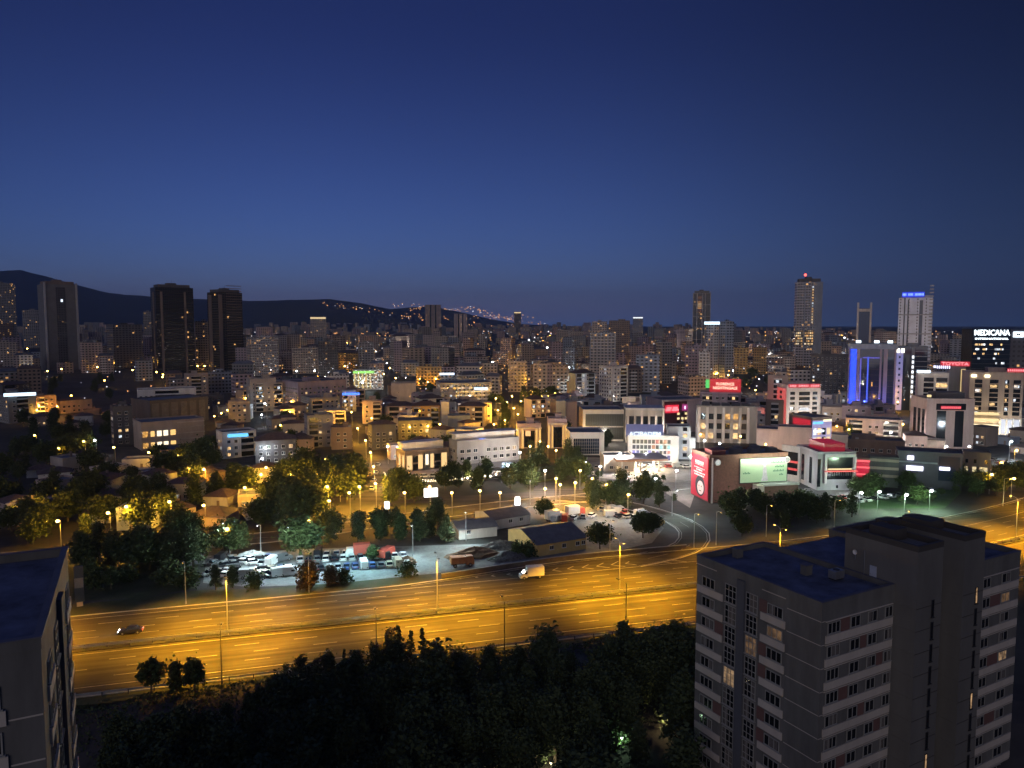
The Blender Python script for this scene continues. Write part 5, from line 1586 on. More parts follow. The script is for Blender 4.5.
# green billboard on the right face
t = thing('billboard', 'wide pale green billboard with a pale gowned figure and lines of lettering', 'billboard', b.w(b.L1 * .68, -.35, b.H * .42), b.rz)
gw, gh = b.L1 * .60, b.H * .53
mb = MB(); mb.box(-gw / 2, gw / 2, -.12, .1, 0, gh); mb.build('sheet', [paint('green_sheet', (.46, .62, .44), .7, .06, .3)], t)
mb = MB(); mb.box(-gw / 2 - .3, gw / 2 + .3, -.05, .2, -.3, -.002); mb.box(-gw / 2 - .3, gw / 2 + .3, -.05, .2, gh + .002, gh + .3); mb.box(-gw / 2 - .3, -gw / 2 - .002, -.05, .2, 0, gh); mb.box(gw / 2 + .002, gw / 2 + .3, -.05, .2, 0, gh); mb.build('frame', [DARKM], t)
def tri(pts, nm, mt):
    mb = MB(); mb.prism(pts, .125, .15); mb.v = [(x, -z, y) for x, y, z in mb.v]; 
    mb.f = [f[::-1] for f in mb.f]; return mb.build(nm, [mt], t)
tri([(-.06 * gw, .02 * gh), (.1 * gw, .04 * gh), (.07 * gw, .35 * gh), (.055 * gw, .62 * gh), (.035 * gw, .72 * gh), (-.005 * gw, .72 * gh), (-.02 * gw, .55 * gh), (-.02 * gw, .3 * gh)], 'printed_gown', paint('gown_print', (.62, .55, .66), .7, .25, 1.5))
mb = MB(); mb.tube((.02 * gw, -.125, .80 * gh), (.02 * gw, -.15, .80 * gh), .045 * gw, .045 * gw, 16); mb.build('printed_head', [paint('pale_print', (.75, .74, .8), .7)], t)
DGRN = paint('dark_green_print', (.07, .22, .14), .7)
for z, x0, x1 in ((.78, .16, .46), (.6, .24, .44), (.42, .2, .44), (.26, .34, .43), (.36, -.44, -.28)):
    mb = MB(); n_ = int((x1 - x0) * 34)
    for k in range(n_):
        x = gw * (x0 + (x1 - x0) * k / n_); mb.box(x, x + gw * (x1 - x0) / n_ * .62, -.15, -.125, z * gh, (z + .055 + .03 * (k % 2)) * gh)
    mb.build('print_line', [DGRN], t)
for k in range(5):
    lamp(b.w(b.L1 * (.42 + .13 * k), -2.6, b.H * .97), (.9, 1, .72), 34, r=.12)
lamp(b.w(b.L1 * .3, -9, 5), (1, .82, .78), 70, r=.5)
lamp(b.w(b.L1 * .75, -16, 9), (.85, 1, .85), 50, r=.5)
# white-framed showroom, red stripes
b = mk('showroom', 'tilted white-framed showroom with diagonal red stripes, right of the green billboard', 'showroom', (782, 800, 801, 449, 290, 60, 12), 482)
b.shell(wallm('white'), pent=False)
mb = MB(); b.fbox(mb, 'L', .1 * b.L2, .9 * b.L2, b.H * .2, b.H * .88, .004, .1); g_ = b.part('glazing', mb, [GL])
for z in (.34, .56):
    mb = MB(); b.fbox(mb, 'L', .08 * b.L2, .94 * b.L2, b.H * z, b.H * (z + .06), .105, .4); b.part('red_stripe', mb, [glow('red_stripe', (.9, .08, .08), .9)], g_)
b = mk('showroom', 'pale grey showroom with a large framed window and a glowing red line across it', 'showroom', (797, 818, 856, 454, 276, 26), 492)
b.shell(wallm('pale grey'), pent=False)
mb = MB(); b.fbox(mb, 'R', .24 * b.L1, .92 * b.L1, b.H * .3, b.H * .9, .004, .12); g_ = b.part('glazing', mb, [GL])
mb = MB(); b.fbox(mb, 'R', .16 * b.L1, .97 * b.L1, b.H * .92, b.H, .004, 1); b.fbox(mb, 'R', .16 * b.L1, .22 * b.L1, b.H * .2, b.H * .92, .004, 1); b.fbox(mb, 'R', .93 * b.L1, .99 * b.L1, b.H * .2, b.H * .92, .004, 1); b.part('frame', mb, [wallm('white')])
mb = MB(); b.fbox(mb, 'R', .14 * b.L1, 1.02 * b.L1, b.H * .52, b.H * .55, 1.05, 1.3); b.part('red_line', mb, [glow('red_line', (1, .1, .09), 1.3)])
mb = MB(); b.fbox(mb, 'R', .26 * b.L1, .9 * b.L1, b.H * .56, b.H * .6, .13, .3); b.part('lit_strip', mb, [MATS['gold_lit']], g_)
mb = MB()
for k in range(14): b.fbox(mb, 'R', (.25 + .047 * k) * b.L1, (.25 + .047 * k) * b.L1 + .12, b.H * .4, b.H * .5, .125, .3)
b.part('railing', mb, [METAL], g_)
for u in (.25, .62):
    mb = MB(); b.fbox(mb, 'L', u * b.L2, (u + .12) * b.L2, b.H * .12, b.H * .85, .004, .1); b.part('window_strip', mb, [GL])
mb = MB(); b.fbox(mb, 'R', .0 * b.L1, .08 * b.L1, b.H * .1, b.H * .86, .004, .12); b.part('window_strip', mb, [GL])
mb = MB(); mb.box(b.L1 * .3, b.L1 * .85, 4, b.L2 - 1, b.H + .1, b.H + 3.2); b.part('roof_house', mb, [glow('red_roof_house', (.45, .008, .03), .55)])
for u in (.5, .8):
    mb = MB(); b.fbox(mb, 'R', u * b.L1, (u + .05) * b.L1, b.H * .06, b.H * .14, .1, .2); b.part('window', mb, [GL])
lamp(b.w(b.L1 * .5, -9, 4), WHT, 70, r=.5); lamp(b.w(-7, 6, 7), WHT, 55, r=.5)
b = mk('showroom', 'red-lit glass corner block beside the pale grey showroom', 'showroom', (855, 856, 870, 459, 284, 4), 486)
b.shell(wallm('brown'), pent=False)
mb = MB(); b.fbox(mb, 'R', .02 * b.L1, .96 * b.L1, b.H * .3, b.H * .98, .004, .1); g_ = b.part('red_front', mb, [glow('red_front', (.55, .01, .04), .9)])
for z in (.42, .68, .92):
    mb = MB(); b.fbox(mb, 'R', 0, b.L1, b.H * z, b.H * z + .6, .105, .4); b.part('red_band', mb, [glow('red_band', (.95, .12, .14), 1.4)], g_)
b = mk('showroom', 'long dark showroom with pale ribbon bands, middle of the right side', 'showroom', (868, 869, 899, 458, 284, 4, 20), 490)
b.shell(wallm('dark grey'), pent=False)
for z in (.35, .62, .9):
    mb = MB(); b.fbox(mb, 'R', 0, b.L1, b.H * z, b.H * z + 1.0, .004, .3); b.part('ribbon_band', mb, [wallm('beige')])
b = mk('showroom', 'dark blue showroom with bright white glowing signs on its front', 'showroom', (896, 898, 963, 452, 284, 4, 24), 492)
b.shell(paint('navy_cladding', (.06, .06, .09), .5, .15, .4), pent=False)
mb = MB(); b.fbox(mb, 'R', 0, .62 * b.L1, b.H * .72, b.H * .76, .004, .8); b.part('canopy', mb, [wallm('blue-grey')])
mb = MB(); b.fbox(mb, 'R', .64 * b.L1, .96 * b.L1, b.H * .25, b.H * .95, .004, .1); b.part('glazing', mb, [GLB])
sign('wall_sign', 'brightest white glowing sign on the dark blue showroom front', b.w(b.L1 * .27, -.5, b.H * .50), b.rz, b.L1 * .26, 1.7, None, panel=glow('violet_white', (.8, .8, 1), 3.5), frame=False)
sign('wall_sign', 'smaller white glowing sign right of the brightest one on the dark blue showroom', b.w(b.L1 * .73, -.5, b.H * .56), b.rz, b.L1 * .16, 1.2, None, panel=MATS['violet_white'], frame=False)
sign('roof_sign', 'white glowing sign with a red slash above the dark blue showroom roof edge', b.w(b.L1 * .2, -.5, b.H * .8), b.rz, b.L1 * .1, 1.6, MATS['red_letters'], ['/'], panel=MATS['violet_white'], frame=False, letter_h=1.4, tw=.8)
b = mk('showroom', 'black showroom block with three lit yellow windows at the right end of the row', 'showroom', (962, 963, 991, 453, 288, 3, 20), 490)
b.shell(wallm('dark grey'), pent=False)
for u0, u1 in ((.08, .2), (.36, .5), (.62, .9)):
    mb = MB(); b.fbox(mb, 'R', u0 * b.L1, u1 * b.L1, b.H * .42, b.H * .58, .004, .1); b.part('lit_window', mb, [glow('pale_yellow', (1, .8, .45), .8)])
for u in (.1, .4, .8):
    mb = MB(); b.fbox(mb, 'R', u * b.L1, (u + .1) * b.L1, b.H * .7, b.H * .82, .004, .1); b.part('window', mb, [GL])
apt('red brick low block behind the showrooms with a stair head', 832, 834, 905, 440, 470, 4, 'brown', .1, Y=325, pent=True, warm=1)
apt('pale twin stair heads beside the red low block', 832, 832, 848, 436, 470, 0, 'cream', 0, Y=323, pent=False, faces=[])

# petrol station canopy
t = thing('canopy', 'petrol station canopy with a dull violet roof over a bright forecourt', 'canopy', at_ground(638, 470) , radians(6))
mb = MB(); mb.box(-11, 11, -7, 7, 5, 5.9); mb.build('fascia', [paint('fascia', (.5, .3, .2), .6)], t)
mb = MB(); mb.box(-11.3, 11.3, -7.3, 7.3, 5.9, 6.1); mb.build('roof', [paint('canopy_roof', (.22, .20, .24), .7, .2, .3)], t)
for x in (-8, 0, 8):
    for y in (-4, 4):
        mb = MB(); mb.box(x - .3, x + .3, y - .3, y + .3, .02, 5); mb.build('column', [wallm('white')], t)
mb = MB()
for x in (-8, -2.6, 2.6, 8):
    for y in (-3.5, 3.5): mb.box(x - .8, x + .8, y - .4, y + .4, 4.88, 4.99)
mb.build('lamp_panel', [glow('forecourt_lamp', (1, .9, .7), 6, 'NONE')], t)
for x in (-7, 0, 7): lamp((x, -1, 4.6), (1, .82, .58), 360, parent=t, r=.4)
t2 = apt('low flat shop with a pale canopy edge behind the petrol station', 600, 604, 634, 457, 468, 10, 'cream', .5, Y=312, pent=False, warm=1)

# sheds by the yard
def shed(label, p0, p1, depth, h, rise, wallm_, roofm, wins):
    """gabled shed: front wall runs from p0 to p1"""
    p0, p1 = Vector((*p0, 0)), Vector((*p1, 0))
    d = p1 - p0; L = d.length
    t = thing('shed', label, 'shed', p0, atan2(d.y, d.x))
    mb = MB(); mb.box(0, L, 0, depth, 0, h); mb.face([(0, 0, h), (0, depth, h), (0, depth / 2, h + rise)][::-1]); mb.face([(L, 0, h), (L, depth, h), (L, depth / 2, h + rise)]); mb.build('wall', [wallm_], t)
    mb = MB(); e = .5
    sl = rise / (depth / 2)
    for q in (0, 1):
        y0, y1 = (-e, depth / 2) if q == 0 else (depth + e, depth / 2)
        za, zb = h - e * sl + .05, h + rise + .05
        a = [(-e, y0, za), (L + e, y0, za), (L + e, y1, zb), (-e, y1, zb)]
        if q: a = a[::-1]
        mb.face(a); mb.face([(x, y, z - .02) for x, y, z in a][::-1])
    mb.build('roof', [roofm], t)
    mb = MB()
    n = int(L / 1.0)
    for k in range(n):
        x = (k + .5) * L / n
        mb.face([(x - .06, -e, h - e * sl + .12), (x + .06, -e, h - e * sl + .12), (x + .06, depth / 2, h + rise + .12), (x - .06, depth / 2, h + rise + .12)])
    mb.build('roof_rib', [roofm], t)['kind'] = 'stuff'
    for u in wins:
        o = link('window', wmesh(1.3, 1.2, GL), t, (u * L, -.03, 1.4))
    return t
ROOFG = paint('shed_roof', (.15, .145, .15), .75, .25, .5)
YELW = paint('yellow_wall', (.55, .42, .18), .8, .15, .5)
shed('long shed with a yellow front wall and grey gable roof beside the highway', G_(537, 557), G_(586, 549), 17, 3.4, 2.2, YELW, ROOFG, (.25, .5, .78, .9))
shed('white shed with a grey roof in the far yard, left of the yellow shed', G_(459, 540), G_(497, 536), 11, 3.0, 1.2, wallm('white'), ROOFG, (.2,))
shed('grey roofed shed behind the white one at the upper edge of the yard', G_(494, 530), G_(530, 524), 12, 3.2, 1.4, wallm('pale grey'), ROOFG, (.4, .7))
shed('small dark shed hidden among trees left of the yard', G_(180, 568), G_(204, 563), 8, 2.8, 1.0, wallm('dark grey'), ROOFG, (.5,))
shed('tiny pale hut among the dark trees left of the yard', G_(147, 562), G_(168, 561), 5, 2.6, .8, wallm('beige'), ROOFG, ())

# ------------------------------------------------------------------ ordinary blocks between and behind the ones above
ROADS = [(q, w) for path, w in ((ST_A, 10), (ST_B, 10), (ST_C, 9), (ST_D, 9), (ST_E, 8), (ST_F, 9), (ST_G, 11), (FRONT, 12), (RAMP, 9), (UPPER, 9)) for q in path]
KEEP = [((44, 130), 376, 402)]        # bare dark slope: no blocks here (columns, rows)
REF = [(57, 'the pale slab tower'), (125, 'the brown mid block'), (171, 'the left dark tower'), (225, 'the right dark tower'), (265, 'the grey slab'), (307, 'the broad amber block'),
       (350, 'the ochre block'), (366, 'the green lit building'), (429, 'the yellow-lit block'), (463, 'the long shop block'), (540, 'the balcony pair'), (603, 'the blue-grey tower'),
       (650, 'the pale column wing'), (702, 'the grid-framed tower'), (727, 'the slim white office'), (760, 'the yellow-lit blocks'), (809, 'the tallest tower'), (864, 'the horned tower'), (915, 'the big white tower'), (990, 'the white-lettered hospital')]
ORD = ['leftmost', 'second from left', 'third from left', 'fourth from left', 'fifth from left', 'sixth from left', 'seventh from left', 'eighth from left', 'ninth from left']
def near_ref(px):
    return min(REF, key=lambda r: abs(r[0] - px))
PEND = []
def block_free(c, rad, x0, x1, yt, yb, Y):
    for fx0, fx1, fyt, fyb, fy, fc, fr in FOOT:
        if (c - fc).length < rad * .7 + fr * .7:
            return False
        if fx0 - 1 < x1 and fx1 + 1 > x0:
            ov = min(fx1, x1) - max(fx0, x0)
            if Y < fy and yt < fyb - 3 and ov > .3 * (fx1 - fx0) and fyb - fyt > 6:   # would hide a building that the photo shows
                return False
    for (a, b_), r0, r1 in KEEP:
        if x1 > a and x0 < b_ and yb > r0 and yt < r1:
            return False
    for q, w in ROADS:
        if abs(q.y - c.y) < rad + w and (Vector((q.x, q.y, 0)) - Vector((c.x, c.y, 0))).length < rad * .75 + w * .5:
            return False
    return True
CW = ['beige', 'cream', 'grey', 'pale grey', 'pinkish', 'brown', 'mauve', 'blue-grey', 'white', 'beige', 'mauve', 'pinkish']
def skyline(px):
    """highest row the ordinary roofs reach in the photograph"""
    pts = [(0, 322), (50, 318), (130, 318), (250, 318), (330, 316), (420, 322), (520, 322), (600, 322), (690, 322), (760, 325), (830, 328), (900, 330), (960, 331), (1024, 333)]
    for (a, ya), (b_, yb) in zip(pts, pts[1:]):
        if a <= px <= b_:
            return ya + (yb - ya) * (px - a) / (b_ - a)
    return 325
tries = 0
nmid = nfar = 0
got_n = []
bands = [(415, 470, 44), (470, 560, 50), (560, 700, 44), (700, 900, 44), (900, 1150, 30), (1150, 1500, 22), (1500, 2000, 12), (2000, 2700, 6)]
for (ya, yb_, want) in bands:
    got = 0
    for attempt in range(1500):
        if got >= want or nmid + nfar >= 240: break
        Y = R.uniform(ya, yb_)
        px = R.uniform(-15, 1045)
        if Y < 560 and px < 120: continue
        if Y < 470 and (px < 215 or 470 < px < 560): continue
        gz = ground((px - 512) / FPX * Y, Y)
        fl = R.choice([3, 3, 4, 4, 5]) if Y < 560 else (R.choice([4, 5, 5, 6, 7, 8]) if Y < 900 else R.choice([5, 6, 8, 9, 10, 12, 14]))
        H = fl * 3.0 + .6
        w = R.uniform(10, 17) if Y < 560 else R.uniform(12, 22) if Y < 900 else R.uniform(15, 32)
        d = R.uniform(9, 13) if Y < 900 else R.uniform(11, 16)
        yaw = front_angle(px) + radians(R.choice([0, 8, 18, -12, 30, 25]))
        X = (px - 512) / FPX * Y
        c = Vector((X, Y, gz)) + Matrix.Rotation(yaw, 3, 'Z') @ Vector((w / 2, d / 2, 0))
        pj = [project(Vector((X, Y, gz)) + Matrix.Rotation(yaw, 3, 'Z') @ Vector((a, e, H))) for a in (0, w) for e in (0, d)]
        x0, x1, yt = min(p[0] for p in pj), max(p[0] for p in pj), min(p[1] for p in pj)
        ybt = project((X, Y, gz))[1]
        if yt < skyline(px) + R.uniform(-2, 5): continue
        rad = hypot(w, d) / 2
        if not block_free(c, rad, x0, x1, yt, ybt, Y): continue
        FOOT.append((x0, x1, yt, yt + 1, c.y, c, rad))
        got += 1
        col = R.choice(CW)
        if px < 240 and R.random() < .5: col = R.choice(['grey', 'brown', 'dark grey'])
        b = Bld('apartment_block', '', 'apartment block', (X, Y, gz), yaw, w, d, H, 'ordinary apartment blocks across the valley')
        if Y < 600:
            nmid += 1
            b.shell(wallm(col), tile=R.random() < .3, pent=True, seed=attempt)
            if R.random() < .65:
                for g in R.choice([[(.08, .42)], [(.55, .92)], [(.06, .3), (.66, .94)], [(.28, .72)]]):
                    b.loggia('R', g[0], g[1], wallm(R.choice(['white', 'cream', 'pale grey', col])), 3.0, .12, attempt)
            b.apt_windows(['R'], .2, 3.0, R.choice([2.8, 3.2, 3.6]), 1.5, 1.5, seed=attempt, limit=24)
            PEND.append((b, px, (yt + ybt) / 2, col, fl))
        else:
            nfar += 1
            r = R.random()
            kind = 'facade'
            m = fac(col, .025, strength=.8, cool=.4) if r < .7 else fac(col, .07, strength=.8, cool=.4)
            mb = MB(); mb.box(0, w, 0, d, 0, H); b.part('wall', mb, [m])
            mb = MB(); mb.box(-.3, w + .3, -.3, d + .3, H + .003, H + .5)
            if R.random() < .6: mb.box(w * .3, w * .55, d * .3, d * .7, H + .503, H + 3)
            else: mb.face([(0, 0, H + .51), (w, 0, H + .51), (w * .8, d / 2, H + 3), (w * .2, d / 2, H + 3)]); mb.face([(w, d, H + .51), (0, d, H + .51), (w * .2, d / 2, H + 3), (w * .8, d / 2, H + 3)]); mb.face([(0, d, H + .51), (0, 0, H + .51), (w * .2, d / 2, H + 3)]); mb.face([(w, 0, H + .51), (w, d, H + .51), (w * .8, d / 2, H + 3)])
            b.part('roof', mb, [ROOF if R.random() < .7 else TILE])
            if R.random() < .65:
                mb = MB(); nf = int(H / 3); a0 = R.uniform(.1, .4)
                for k in range(1, nf): b.fbox(mb, 'R', a0 * w, (a0 + .35) * w, k * 3 - .1, k * 3 + .9, .003, .9)
                o = b.part('balcony', mb, [wallm(R.choice(['white', 'cream', 'pinkish']))]); 
            PEND.append((b, px, (yt + ybt) / 2, col, fl))
# each gets words of its own: colour and storeys, beside which landmark, then its order among those still alike
NUMW = {3: 'three', 4: 'four', 5: 'five', 6: 'six', 7: 'seven', 8: 'eight', 9: 'nine', 10: 'ten', 12: 'twelve', 14: 'fourteen'}
alike = {}
for it in PEND:
    b, px, py, col, fl = it
    ref = near_ref(px)
    side = 'right of' if px > ref[0] + 6 else ('left of' if px < ref[0] - 6 else ('below' if b.loc.y < 620 else 'behind'))
    row = 'near' if b.loc.y < 620 else ('mid-distance' if b.loc.y < 1150 else 'far hazy')
    alike.setdefault((row, col, fl, side, ref[1]), []).append(it)
for (row, col, fl, side, ref), its in alike.items():
    its.sort(key=lambda q: q[1])
    for k, it in enumerate(its):
        s = '%s %s %s-storey block %s %s' % (row, col, NUMW[fl], side, ref)
        if len(its) > 1:
            s += ', ' + (('left one' if k == 0 else 'right one') if len(its) == 2 else ORD[min(k, 8)] + ' alike')
        it[0].root['label'] = s

# small houses: in the dark park on the left, and among the blocks
HP = []
HW = ['beige', 'white', 'pinkish', 'pale grey', 'brown', 'blue-grey', 'cream']
for (n_, xa, xb, ya, yb_, where) in ((26, 5, 255, 462, 532, 'among the dark park trees'), (10, 20, 130, 404, 430, 'on the unlit ground above the left street'), (46, 215, 520, 405, 462, 'in the streets left of centre'), (26, 560, 900, 400, 440, 'in the streets right of centre'), (10, 905, 1020, 440, 456, 'by the right edge')):
    got = 0
    for k in range(900):
        if got >= n_: break
        px, py = R.uniform(xa, xb), R.uniform(ya, yb_)
        p = at_ground(px, py)
        w, d, h = R.uniform(8, 13), R.uniform(7, 10), R.choice([3.2, 6.2, 6.2, 9.2])
        if ya > 455: h = R.choice([3.2, 3.4, 6.2])
        a = front_angle(px) + radians(R.uniform(-35, 35))
        c = p + Matrix.Rotation(a, 3, 'Z') @ Vector((w / 2, d / 2, 0))
        yt = project(p + Vector((0, 0, h)))[1]
        if not block_free(c, hypot(w, d) / 2, px, px + w * FPX / p.y, yt - 2, py, p.y): continue
        FOOT.append((px, px + w * FPX / p.y, yt, yt + 1, c.y, c, hypot(w, d) / 2))
        col = R.choice(HW); tiled = R.random() < .55
        b = Bld('house', '', 'house', p, a, w, d, h, 'small houses across the valley')
        b.shell(wallm(col), tile=tiled, pent=False, seed=k)
        b.apt_windows(['R', 'L'] if R.random() < .4 else ['R'], .22, 3.0, 2.6, 1.2, 1.3, seed=k, limit=12)
        mb = MB(); u = R.uniform(.15, .7) * w
        b.fbox(mb, 'R', u, u + 1.0, .02, 2.1, .003, .08); b.part('door', mb, [wallm('brown')])
        if R.random() < .5:
            mb = MB(); mb.box(w * .6, w * .6 + .7, d * .4, d * .4 + .7, h, h + 2.6); b.part('chimney', mb, [wallm('brown')])
        got += 1
        HP.append((b.root, px, '%s %s house %s' % (col, {3.2: 'low', 3.4: 'low', 6.2: 'two-storey', 9.2: 'three-storey'}[h] + (' tile-roofed' if tiled else ' flat-roofed'), where)))
# beyond those nobody can count them: the rest of the city as one mass of small blocks
mb = MB()
r_ = random.Random(31)
for k in range(1900):
    Y = 900 + 4300 * r_.random() ** 1.3
    px = r_.uniform(-40, 1070)
    X = (px - 512) / FPX * Y
    gz = ground(X, Y)
    w, d, H = r_.uniform(10, 26), r_.uniform(10, 18), r_.choice([10, 13, 16, 16, 19, 25, 31, 38])
    if project((X, Y, gz + H))[1] < skyline(px) + r_.uniform(-1, 6): continue
    if any((Vector((X, Y, gz)) - f[5]).length < f[6] + 12 for f in FOOT if abs(f[4] - Y) < 60): continue
    a = front_angle(px) + r_.uniform(-.5, .5)
    ca, sa = cos(a), sin(a)
    pts = [(X + x * ca - y * sa, Y + x * sa + y * ca) for x, y in ((-w / 2, -d / 2), (w / 2, -d / 2), (w / 2, d / 2), (-w / 2, d / 2))]
    mb.prism(pts, gz - 1, gz + H, r_.randrange(5), 5)
def mass_facade(i, col):
    return facade('mass_facade_%d' % i, col, lit=.02, strength=.7, bay=3.6, cool=.4)
o = mb.build('distant_city', [mass_facade(i, WALL[c]) for i, c in enumerate(('beige', 'grey', 'pinkish', 'mauve', 'blue-grey'))] + [ROOF])
structure(o, 'stuff')

# ------------------------------------------------------------------ street lamps
def lamp_post(label, P, h, heads, yaw, light=None, group=None, bulb=BULB_O, pole=METAL, r=.11):
    """tapered pole, one or two outreach arms, lamp heads with a glowing lens"""
    t = thing('street_lamp', label, 'street lamp', P, yaw, group)
    mb = MB(); mb.tube((0, 0, 0), (0, 0, h), r, r * .6, 8); mb.tube((0, 0, 0), (0, 0, .5), r * 1.6, r * 1.5, 8); mb.build('pole', [pole], t)
    for q in ((1, -1) if heads == 2 else (1,)):
        mb = MB(); mb.tube((0, 0, h - .1), (0, q * .9, h + .35), .05, .045, 6); mb.tube((0, q * .9, h + .35), (0, q * 1.9, h + .45), .045, .04, 6); mb.build('arm', [pole], t)
        mb = MB(); mb.prism([(-.16, q * 1.8), (.16, q * 1.8), (.2, q * 2.6), (-.2, q * 2.6)], h + .4, h + .58); hd = mb.build('lamp_head', [DARKM], t)
        mb = MB(); mb.ball((0, q * 2.25, h + .39), .2, 0, 8, 4, .5); mb.build('lens', [bulb if light else DARKM], hd)
        if light:
            col, watts, cone = light
            lamp((0, q * 2.25, h + .2), col, watts, .6, .15, (radians(24), 0, 0) if heads == 1 else None, 'lamp_light', t, cone if heads == 2 else 128, col is HWCOL and heads == 2)
    return t
HWL = (HWCOL, 1650, 136)
def along(px, py):
    p = at_z(px, py); return to_hw(p)[0]
sA = to_hw(at_z(437, 612))[0]
names = ['behind the dark tower on the left', 'left of the dark car', 'left of centre', 'nearest the white van, left of it', 'right of the white van', 'just left of the near tower', 'behind the near tower', 'right of the near tower', 'far right']
for i, k in enumerate(range(-3, 6)):
    s = sA + 42.5 * k
    lamp_post('twin-armed lamp post in the highway median, ' + names[i], hw(s, 0), 12.2, 2, HA, HWL, 'lamp posts along the highway median')
SIDE = (HWCOL, 300, 160)
for lab, px, py in (('dark lamp post on the near highway edge, leftmost, above the three small trees', 225, 671), ('dark lamp post on the near highway edge, left of the tall dark tree tops', 374, 652), ('dark lamp post on the near highway edge, right of the tall dark tree tops', 504, 649)):
    p = at_z(px, py); s, t_ = to_hw(p)
    lamp_post(lab, hw(s, -21.6), 9.4, 1, HA, (HWCOL, 45, 160), 'lamp posts on the near highway edge', pole=DARKM)
lamp_post('short dark lamp post by the chevrons on the near carriageway', hw(to_hw(at_z(625, 617))[0], -13.5), 7.5, 1, HA + .5, None, None, pole=DARKM)
for lab, px, py in (('lit lamp post on the far highway verge, right of the advertising totem', 185, 606), ('lamp post on the far verge by the autumn-brown bush', 309, 592), ('lamp post at the far highway edge, below the yellow shed corner', 611, 556), ('lamp post inside the ramp loop', 691, 546)):
    s = to_hw(at_z(px, py))[0]
    lamp_post(lab, hw(s, north_edge(s) + 1.6), 9.6, 1, HA + pi, SIDE, 'lamp posts on the far highway edge')
for lab, px, py in (('orange lit lamp post behind the near tower roof, left', 716, 545), ('orange lit lamp post behind the near tower roof, middle', 766, 537), ('orange lit lamp post behind the near tower roof, right', 834, 531), ('lamp post in the orange junction at the right edge', 1003, 506), ('lamp post beside the orange road below the black showroom', 940, 478)):
    lamp_post(lab, at_z(px, py), 9.5, 1, HA + pi, (HWCOL, 240, 160), None)
# yard floodlights, white
FLO = ((.68, .96, 1), 330, 150)
for lab, px, py in (('white floodlight pole among trees at the back of the parked car rows', 413, 556), ('white floodlight pole left of the green lit tree', 227, 553), ('white floodlight pole before the brown road', 261, 556), ('white floodlight pole at the left bend of the yard', 291, 558), ('white floodlight pole beside the white shed', 466, 541), ('white floodlight pole by the ramp loop', 672, 516), ('white floodlight pole at the upper edge of the car park', 530, 505)):
    lamp_post(lab, at_z(px, py), 8.5, 1, pi + (0 if px != 672 else .6), FLO, 'white floodlight poles of the yard', BULB_W)
lamp(at_z(300, 575) + Vector((0, 0, 9)), (.72, .96, 1), 350, None, .5)  # this and the next bare point lights, poleless, added to brighten the yard
lamp(at_z(360, 572) + Vector((0, 0, 9)), (.5, .92, 1), 360, None, .5)
lamp(at_z(245, 570) + Vector((0, 0, 9)), (.8, .97, 1), 190, None, .5)
lamp(at_z(460, 550) + Vector((0, 0, 8)), (1, .93, .8), 150, None, .5)
lamp(at_z(600, 520) + Vector((0, 0, 8)), (1, .95, .85), 170, None, .5)
lamp(at_z(640, 522) + Vector((0, 0, 8)), (.9, .97, 1), 150, None, .5)

